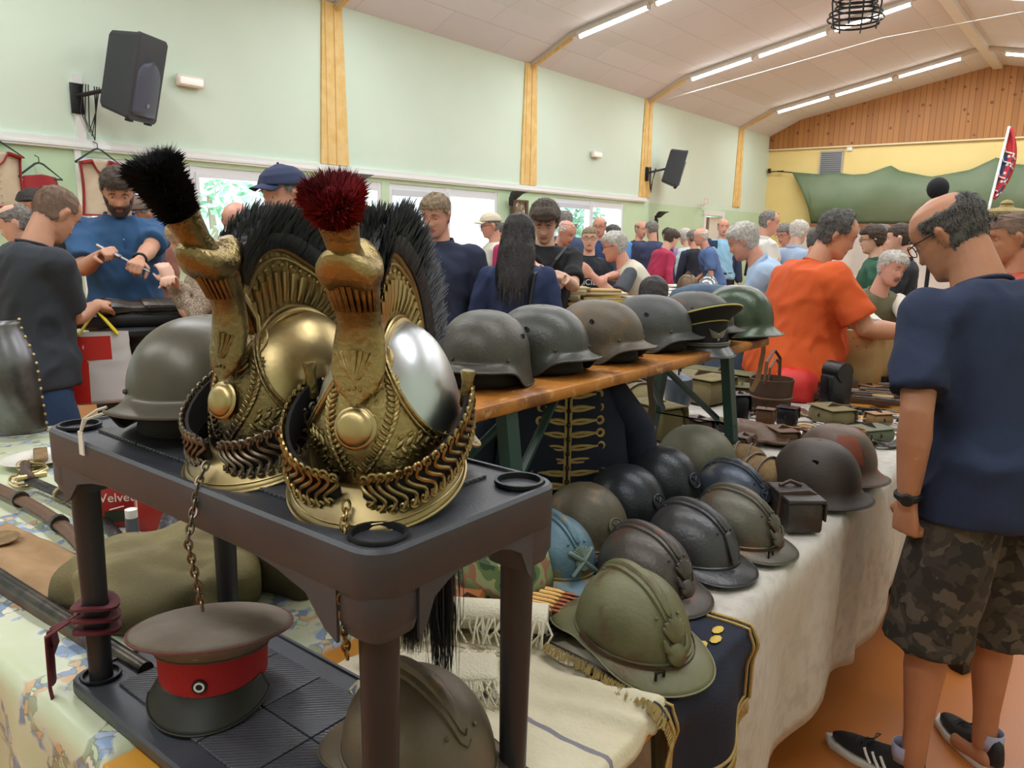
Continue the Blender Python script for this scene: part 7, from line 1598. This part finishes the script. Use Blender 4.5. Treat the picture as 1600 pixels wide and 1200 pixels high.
# --- vests hung on the rail
Mvred = mat('vest_red', '#9a3034', .85); Mvcr = mat('vest_cream', '#cdbfa5', .9, var=('#bfb095', 5, .4, .6))
def hung(name, label, x, w, h, kind, z=2.05):
    t = thing(name, label, 'vest' if kind != 'skirt' else 'skirt', (x, 6.9, z-h), 0)
    def f(u, v):
        y = .03*math.sin(u*PI)*-1-.01*math.sin(u*9+v*2); ww = w*(1-.08*math.sin(v*PI)) if kind != 'skirt' else w*(1.12-.3*v)
        return ((u-.5)*ww, -.02+y, h*v-(.05*h*abs(u-.5)*2*sm(.8, 1, v)))
    b = B(); b.grid(f, 24, 20); part('cloth', b, Mvred if kind == 'skirt' else Mvcr if kind == 'vest' else mat('vest_maroon', '#8a3038', .85), t, solid=.012)
    if kind != 'skirt':
        e = .006; b = B()
        def strip(p, r=.022): b.tube([V(f(*q))+V((0, -.012, 0)) for q in p], r, 6, flat=.35)
        strip([(0.03, k/10) for k in range(11)]); strip([(.97, k/10) for k in range(11)]); strip([(k/10, .02) for k in range(11)], .02); strip([(.05, .97), (.3, .99)], .04); strip([(.7, .99), (.95, .97)], .04); strip([(.3, 1), (.4, .82), (.5, .74), (.6, .82), (.7, 1)], .02)
        if kind == 'striped':
            for q in range(4): strip([(.12+.09*q, .93-.02*q), (.45, .62-.07*q), (.5, .55-.07*q), (.55, .62-.07*q), (.88-.09*q, .93-.02*q)], .008)
        part('edging', b, Mvred if kind == 'vest' else Mvcr, t)
        if kind == 'vest':
            b = B()
            for q in range(5): b.ball(V(f(.52, .1+.13*q))+V((0, -.015, 0)), .008, 8)
            part('buttons', b, Mvcr, t)
    b = B(); z = h+.03; b.tube([(-w*.55, -.02, z-.06), (-.03, -.02, z+.05), (0, -.02, z+.06), (.03, -.02, z+.05), (w*.55, -.02, z-.06), (-w*.55, -.02, z-.06)], .008, 6); b.tube([(0, -.02, z+.06), (0, -.02, z+.1), (.0, .05, z+.12)], .004, 5); part('hanger', b, mat('hanger_green', '#1f3d33', .4), t)
    return t
hung('hung_waistcoat', 'beige sleeveless waistcoat with red armholes hanging at the far left', 2.36, .36, .42, 'vest'); hung('hung_skirt', 'plain dark red cloth on a green hanger against the green wall', 2.66, .30, .33, 'skirt', 1.90)
hung('hung_waistcoat', 'cream buttoned waistcoat with red trim hung above the bearded man', 3.12, .34, .46, 'vest'); hung('hung_waistcoat', 'maroon waistcoat with cream chevron stripes hung before the window', 3.62, .34, .46, 'striped')
# --- table with black rifle case at left
folding_table('display_table', 'dark-draped table with rifles before the bearded man', 1.72, 2.6, 3.66, 4.2, mat('dark_cloth', '#1a1a1d', .8), Mgst, zt=1.02)
t = thing('rifle_case', 'open black padded case holding rifles before the bearded man', 'case', (2.0, 3.95, 1.02), -25); b = B(); b.box((0, 0, .03), (.75, .4, .06), r=.012); part('case', b, Mblackl, t)
for i in range(6): longarm('rifle', 'dark rifle lying in the black case', 'rifle', (1.98+.03*i, 3.76+.07*i, 1.085), -20+2*i, .62, 'rifle', [Mgunm, Mblackl, Mgunm, Mwood, Mgunm, Mblackl][i], group='rifles in the black case')
# --- shopping bag
def add_bag(top, rz):
    t = thing('shopping_bag', 'white and red plastic bag with yellow handles held by the grey t-shirt man', 'bag', (top.x, top.y, top.z-.42), rz)
    b = B(); b.grid(lambda u, v: (.035*math.cos(u*2*PI)*(1-.4*v)+.004*pn((u*9, v*9, 0)), .14*sse(math.sin(u*2*PI), .6)*(1-.10*v)+.01*pn((u*9, v*7, 3)), .33*v), 40, 16, cu=True); b.f.append(tuple(range(39, -1, -1))); b.mi.append(0); bo = part('bag_body', b, mat('bag_white', '#dcd9d8', .4), t, ang=180)
    b = B(); b.grid(lambda u, v: (lambda a, q: (.0365*math.cos(a)*(1-.4*q)+.001, .1415*sse(math.sin(a), .6)*(1-.10*q), .33*q))(lerp(-.27, -.03, u)*2*PI, lerp(.02, .55+.1*math.sin(u*9), v)), 16, 8); part('red_print', b, mat('bag_red', '#d02a22', .4), bo)
    b = B(); b.grid(lambda u, v: (lambda a, q: (.0368*math.cos(a)*(1-.4*q)+.001, .1418*sse(math.sin(a), .6)*(1-.10*q), .33*q))(lerp(-.10, .03, u)*2*PI, lerp(.62, .95, v)), 10, 8); part('red_print', b, mat('bag_red', '#d02a22'), bo)
    b = B()
    for sx in (-1, 1): b.tube([(sx*.02, -.08, .32), (sx*.015, -.03, .39), (0, 0, .425), (sx*.015, .03, .39), (sx*.02, .08, .32)], .016, 6, flat=.3)
    part('handles', b, mat('bag_yellow', '#e3c81e', .4), t)
# --- stacks of old magazines
folding_table('display_table', 'table carrying stacks of old magazines before the cream waistcoat man', 3.95, 4.8, 2.48, 3.1, mat('pale_cloth', '#b5ab98', .8), Mgst, zt=.92)
random.seed(9); mgm = [Mpaper, mat('mag_cream', '#d6c9a2', .8), mat('mag_tan', '#b3925e', .8), mat('mag_yellow', '#cfae4e', .8), mat('mag_grey', '#9c978a', .8)]
for si, (x, y, n) in enumerate(((4.15, 2.86, 17), (4.35, 2.70, 16), (4.48, 2.58, 13), (4.05, 2.98, 8))):
    for k in range(n):
        b = B(); b.box((0, 0, 0), (.21, .29, .0145), r=.003)
        tag(put(part('magazine', b, mgm[random.randrange(5)]), (x+random.uniform(-.02, .02), y+random.uniform(-.02, .02), .93+k*.0155), random.uniform(20, 50)), ['old magazine in the tall stack before the hooded youth', 'old magazine in the stack beside the reader\'s hand', 'old magazine in the lower stack by the cream waistcoat', 'old magazine in the short stack by the boy'][si], 'magazine', 'old magazines in stacks')
# --- far tables with papers, caps and two shiny helmets
folding_table('display_table', 'long far table spread with white papers and dark gear', 7.0, 9.2, 3.3, 4.2, mat('white_cloth', '#cfcabf', .8), Mgst, zt=.95); folding_table('display_table', 'table with white sheets beyond the fourth bench helmet', 6.4, 7.6, 2.75, 3.25, mat('white_cloth', '#cfcabf'), Mgst, zt=.98)
for i in range(14):
    x, y = random.uniform(7.1, 9.0), random.uniform(3.35, 4.1); b = B(); b.box((0, 0, .012), (random.uniform(.2, .35), random.uniform(.15, .28), .02), r=.006)
    tag(put(part('folded_garment', b, [Mwpap, mat('slate_cloth', '#4b5462', .85), Mgl, mat('dark_cloth', '#1a1a1d')][i % 4]), (x, y, .955+.003*(i % 3)), random.uniform(0, 180)), ['flat white folded sheet on the far table', 'slate blue folded garment on the far table', 'grey-green folded garment on the far table', 'black folded garment on the far table'][i % 4], 'clothing', ['white sheets', 'slate garments', 'green garments', 'black garments'][i % 4]+' on the far table')
for i in range(6):
    b = B(); b.grid(lambda u, v: ((u-.5)*.36, (v-.5)*.26, .006+.010*abs(pn((u*3+i, v*3, i)))), 14, 10); tag(put(part('paper_sheet', b, Mwpap, solid=.002), (6.5+.19*i, 2.95+.06*(i % 2), .985), 30*i), 'large rumpled white sheet on the nearer table', 'paper', 'white sheets on the nearer table')
for i, (x, y, m_, l_) in enumerate(((7.35, 3.30, mat('helmet_pewter', '#9a9ea2', .25, .9), 'shiny silver helmet on the far table by the denim sleeve'), (7.55, 3.62, mat('old_copper', '#6f5a46', .4, .6), 'brownish metal helmet beside the shiny silver one'))):
    t = thing('parade_helmet', l_, 'helmet', (x, y, .955), 240); b = B(); b.lathe([(.001, .19), (.05, .18), (.09, .14), (.11, .08), (.115, .02), (.12, 0)], 24, cap=False); part('skull', b, m_, t, solid=.003); b = B(); b.loft([[(math.cos(a)*(.1+.0), y_, math.sin(a)*.19+dz_) for y_, dz_ in ((-.01, 0), (0, .03), (.01, 0))] for a in [lerp(.3, 2.9, k/16) for k in range(17)]], closed=True); part('crest', b, m_, t); b = B(); b.grid(lambda u, v: ((.12+.05*v)*math.cos((u-.5)*2.4), (.12+.03*v)*math.sin((u-.5)*2.4), .01-.02*v), 14, 3); part('peak', b, m_, t, solid=.003)
# folded blue shirts rack between second window and beige cap
t = thing('garment_rack', 'rack of blue denim garments standing under the second window', 'rack', (5.1, 4.75, 0), 40)
for sx in (-1, 1): b = B(); b.tube([(sx*.35, 0, 0), (sx*.35, 0, 1.45)], .015, 8); b.tube([(sx*.35, -.25, .01), (sx*.35, .25, .01)], .015, 8); part('upright', b, Mblk, t)
b = B(); b.tube([(-.36, 0, 1.45), (.36, 0, 1.45)], .014, 8); part('rail', b, Mblk, t)
for k, c_ in enumerate(('#54759c', '#6f93b8', '#4a6687', '#8aa5bf', '#5a7da3')):
    b = B(); x = -.28+.13*k; b.loft([[(x+.035*sse(math.cos(a), .8), .2*w*sse(math.sin(a), .8), z) for a in [2*PI*j/20 for j in range(20)]] for z, w in ((.6, 1.0), (.9, .95), (1.2, 1), (1.32, .85), (1.40, .2))]); g_ = part('hung_denim', b, mat('denim_%d' % k, c_, .85, bump=(120, .2)), t)
# denim jacket thrown over a chair next to the light blue shirt
t = thing('chair', 'chair draped with a washed denim jacket beside the light blue shirt man', 'chair', (4.45, 1.98, 0), 30)
for sx in (-1, 1):
    for sy in (-1, 1): b = B(); b.tube([(sx*.19, sy*.19, 0), (sx*.18, sy*.18, .45)], .014, 8); part('leg', b, Mgst, t)
b = B(); b.box((0, 0, .46), (.42, .42, .03), r=.01); part('seat', b, Mwood, t)
b = B(); b.box((.2, 0, .78), (.03, .4, .3), r=.01); part('backrest', b, Mwood, t)
for sy in (-1, 1): b = B(); b.tube([(.19, sy*.18, .45), (.21, sy*.18, .9)], .014, 8); part('back_post', b, Mgst, t)
b = B(); b.loft([[(.22+(.06+.05*w)*sse(math.cos(a), .8)+.01*pn((a*3, z*9, 0)), .27*w*sse(math.sin(a), .75)+.012*pn((a*2, z*7, 4)), z) for a in [2*PI*j/32 for j in range(32)]] for z, w in ((.5, 1.02), (.7, 1.0), (.9, 1.0), (1.08, .95), (1.18, .8), (1.22, .35))])
tag(put(part('denim_jacket', b, mat('washed_denim', '#566a80', .85, var=('#47596e', 6, .4, .6), bump=(120, .25)), ang=180), (4.45, 1.98, 0), 30), 'washed blue denim jacket hung over the chair behind the bench helmets', 'jacket')
# flag, gilded shako, busby on a stand at far right
t = thing('display_stand', 'tall white-draped plinth holding shakos behind the tanned man', 'plinth', (5.6, .55, 0)); b = B(); b.box((0, 0, .80), (.9, .5, 1.6), r=.01); part('plinth', b, mat('plinth_grey', '#8f8c88', .8), t)
def shako(label, loc, m, s=1):
    t = thing('shako', label, 'headdress', loc, 200, s=s); b = B(); b.lathe([(.085, 0), (.088, .02), (.1, .07), (.115, .09), (.1, .105), (.04, .115), (.03, .13), (.035, .14), (.02, .155), (.001, .16)], 28); part('body', b, m, t); b = B(); b.grid(lambda u, v: ((.088+.05*v)*math.cos((u-.5)*2.4), (.088+.03*v)*math.sin((u-.5)*2.4), .01-.01*v), 14, 3); part('peak', b, Mblk, t, solid=.003)
    b = B(); b.tube([(.105*math.cos(a), .105*math.sin(a), .085) for a in [2*PI*k/24 for k in range(24)]], .008, 6, loop=True); part('rim', b, mat('bullion_gold', '#a08a55'), t); return t
shako('gold-embroidered shako with finial before the green tarpaulin', (5.42, .62, 1.603), mat('gold_embroidery', '#a3905a', .5, .4, bump=(150, .8)), 1.0); shako('dark headdress with gilded rim at the right edge', (5.48, .32, 1.603), Mblk, .95)
t = thing('display_dummy', 'black dome-shaped fur cap on a tall pole behind the bald crown', 'fur cap', (5.2, .95, 0)); b = B(); b.ball((0, 0, 1.82), (.06, .06, .065), 18); part('fur', b, Mblackp, t); b = B(); b.tube([(0, 0, 0), (0, 0, 1.79)], .012, 8); b.lathe([(.15, 0), (.14, .02), (.01, .03)], 18); part('pole', b, Mblk, t)
fp = EYE+ray(1546, 322)/FPX*5.5; ft = EYE+ray(1577, 198)/FPX*5.6
t = thing('flag', 'furled red flag with white-edged navy crossing on a leaning white pole', 'flag', (fp.x, fp.y, 0)); pole = [V((0, 0, 0)), V((0, 0, fp.z)), V((ft.x-fp.x, ft.y-fp.y, ft.z))]; pd_ = pole[2]-pole[1]; pole[0] = pole[1]-pd_*(pole[1].z/pd_.z); b = B(); b.tube([pole[0], pole[2]], .010, 8); b.lathe([(.12, 0), (.12, .02), (.02, .06), (.01, .06)], 20, M=T(pole[0].x, pole[0].y, 0)); part('pole', b, Mwhite, t)
b = B(); P0, P1 = pole[1]+(pole[2]-pole[1])*.12, pole[2]; sd = V((math.sin(math.radians(20)), -math.cos(math.radians(20)), 0))
def fl(u, v): w = .02+.09*math.sin(v*PI*.95+.1)**.8; return P0.lerp(P1, v)+sd*w*u*.9+V((.03*math.sin(u*7), .02*math.sin(u*9), -.02*u))
b.grid(fl, 10, 30); k_ = len(b.f); part('flag_cloth', b, mat('flag_red', '#c2312e', .7), t, solid=.004)
b = B()
for v0, v1 in ((.15, .3), (.35, .52), (.5, .66)): b.grid(lambda u, v: V(fl(lerp(.05, .75, u), lerp(v0, v1, v)-.12*u))+V((-.006, -.004, 0)), 6, 6)
part('flag_navy_band', b, mat('flag_navy', '#27335e', .7), t)
b = B()
for v0 in (.13, .32, .54, .68): b.tube([V(fl(u, v0+.0-.12*u))+V((-.01, -.008, 0)) for u in (0, .25, .5, .75, .95)], .006, 5)
for q in range(4): b.ball(V(fl(.35, .22+.12*q))+V((-.013, -.01, 0)), .012, 6)
part('flag_white_trim', b, mat('flag_white', '#e8e6e2', .7), t)
# long hanging strap from the third bench helmet and from the bench end
b = B(); b.tube([az(1000, 555, 1.165), az(1014, 590, 1.08), az(1019, 640, .98), az(1015, 680, .9), az(1022, 665, .9)], .010, 6, flat=.2); o = tag(part('leather_strap', b, mat('strap_brown', '#5c4632', .6)), 'thin brown strap hanging from the third bench helmet to a tan tip', 'strap')
b = B(); b.tube([(2.73, 1.05, 1.165), (2.78, 1.02, 1.16), (2.79, 1.02, 1.1), (2.785, 1.03, 1.0), (2.78, 1.05, .95)], .012, 6, flat=.25); tag(part('leather_strap', b, Mleath2), 'pale leather strap hanging from the green helmet at the bench end', 'strap')
# orange and black pair of shoes of someone beyond the navy t-shirt man
t = thing('trainer', 'black trainer with orange patterned upper glimpsed between bare legs', 'shoe', (3.14, .34, 0), 200); b = B(); b.loft([[(x*q, y*w, z) for x, y in ((-.12, -.5), (-.125, 0), (-.12, .5), (-.03, .9), (.07, 1.1), (.14, .75), (.17, 0), (.14, -.75), (.07, -1.1), (-.03, -.9))] for q, w, z in ((1.0, .04, .001), (1.02, .043, .02), (.95, .04, .05), (.7, .03, .075))]); part('sole', b, Mblk, t); b = B(); b.limb([(-.07, 0, .06), (-.06, 0, .16), (-.055, 0, .26)], [.045, .046, .05], 14); part('patterned_sock', b, mat('orange_black', '#e0662a', .6, var=('#1d1a18', 26, .5, .55)), t)

P_, h_ = HANDS[0]; add_bag(P_.location+MX.Rotation(P_.rotation_euler.z, 3, 'Z') @ h_+V((0, 0, -.03)), 248)

# more odds and ends on the gear tables, every one its own thing
random.seed(77)
kinds = [('knife', 'knife'), ('leather_belt', 'belt'), ('metal_cup', 'cup'), ('leather_frog', 'leather piece'), ('coiled_strap', 'strap'), ('ammunition_clip', 'clip')]
tone = [('brown', Mleather), ('black', Mblackl), ('tan', Mleath2), ('khaki', Mkhc), ('grey', mat('buckle_steel', '#8b8780')), ('dark olive', Molc)]
near = [('at the linen table end', 2.75, 3.15, .62, .78), ('between the rust-brown helmet and the haversacks', 2.8, 3.2, .78, 1.0), ('among pouches before the leather bucket', 2.9, 3.3, 1.0, 1.25), ('beside the standing binocular case', 3.3, 3.6, .62, .9), ('on the near end of the rifle table', 3.8, 4.1, .55, .72), ('on the far end of the rifle table', 4.3, 4.75, .56, .95)]
for wi, (wl, xa, xb, ya, yb) in enumerate(near):
    for ki, (kn, kc) in enumerate(kinds):
        tn, tm = tone[(wi+ki) % 6]; x, y, rz = random.uniform(xa, xb), random.uniform(ya, yb), random.uniform(-100, 0); lb = '%s %s lying %s' % (tn, kn.replace('_', ' '), wl)
        t = thing(kn, lb, kc, (x, y, .76+.003*(ki % 3)), rz); b = B()
        if kn == 'knife': b.limb([(-.11, 0, .010), (-.03, 0, .011)], [.011, .010], 8); part('handle', b, tm, t); b = B(); b.loft([[(x_, w_, .010), (x_, 0, .014), (x_, -w_, .010), (x_, 0, .006)] for x_, w_ in ((-.03, .012), (.06, .013), (.11, .003))]); part('blade', b, Mgunm, t)
        elif kn == 'leather_belt': b.tube([(-.2+.02*k, .04*math.sin(k*.5+wi), .008+.006*math.sin(k*1.1)) for k in range(21)], .017, 6, flat=.16, up=(0, 0, 1)); part('leather', b, tm, t); b = B(); b.tube([(.22+.022*math.cos(a), .022*math.sin(a)+.04*math.sin(10+wi), .01) for a in [PI/4+k*PI/2 for k in range(4)]], .003, 5, loop=True); part('buckle', b, mat('buckle_steel', '#8b8780'), t)
        elif kn == 'metal_cup': b.lathe([(.001, 0), (.032, 0), (.035, .06), (.032, .06), (.03, .004), (.001, .003)], 20); part('cup', b, tm if tm is not Mkhc else Mgl, t); b = B(); b.tube([(.034, 0, .05), (.055, 0, .045), (.055, 0, .02), (.033, 0, .012)], .003, 6); part('handle', b, Mgunm, t)
        elif kn == 'leather_frog': b.grid(lambda u, v: ((u-.5)*.17, (v-.5)*.07*(1.2-u*.5), .006+.02*math.sin(u*PI)*abs(math.cos(v*PI))+.004*pn((u*9, v*9, wi))), 14, 8); part('leather', b, tm, t, solid=.004); b = B(); b.box((-.03, 0, .022), (.02, .075, .006), r=.002); part('loop', b, Mleather, t)
        elif kn == 'coiled_strap': b.tube([((.035+.0016*k)*math.cos(k*.5), (.035+.0016*k)*math.sin(k*.5), .011) for k in range(30)], .011, 6, flat=.15, up=(1, 0, 0)); part('coil', b, tm, t)
        else:
            for k in range(5): b = B(); b.tube([(-.03, -.024+.012*k, .007), (.03, -.024+.012*k, .007), (.045, -.024+.012*k, .007)], [.0055, .005, .002], 8); part('round', b, Mcart, t)
            b = B(); b.box((-.028, 0, .007), (.008, .064, .013), r=.001); part('charger', b, Mgunm, t)
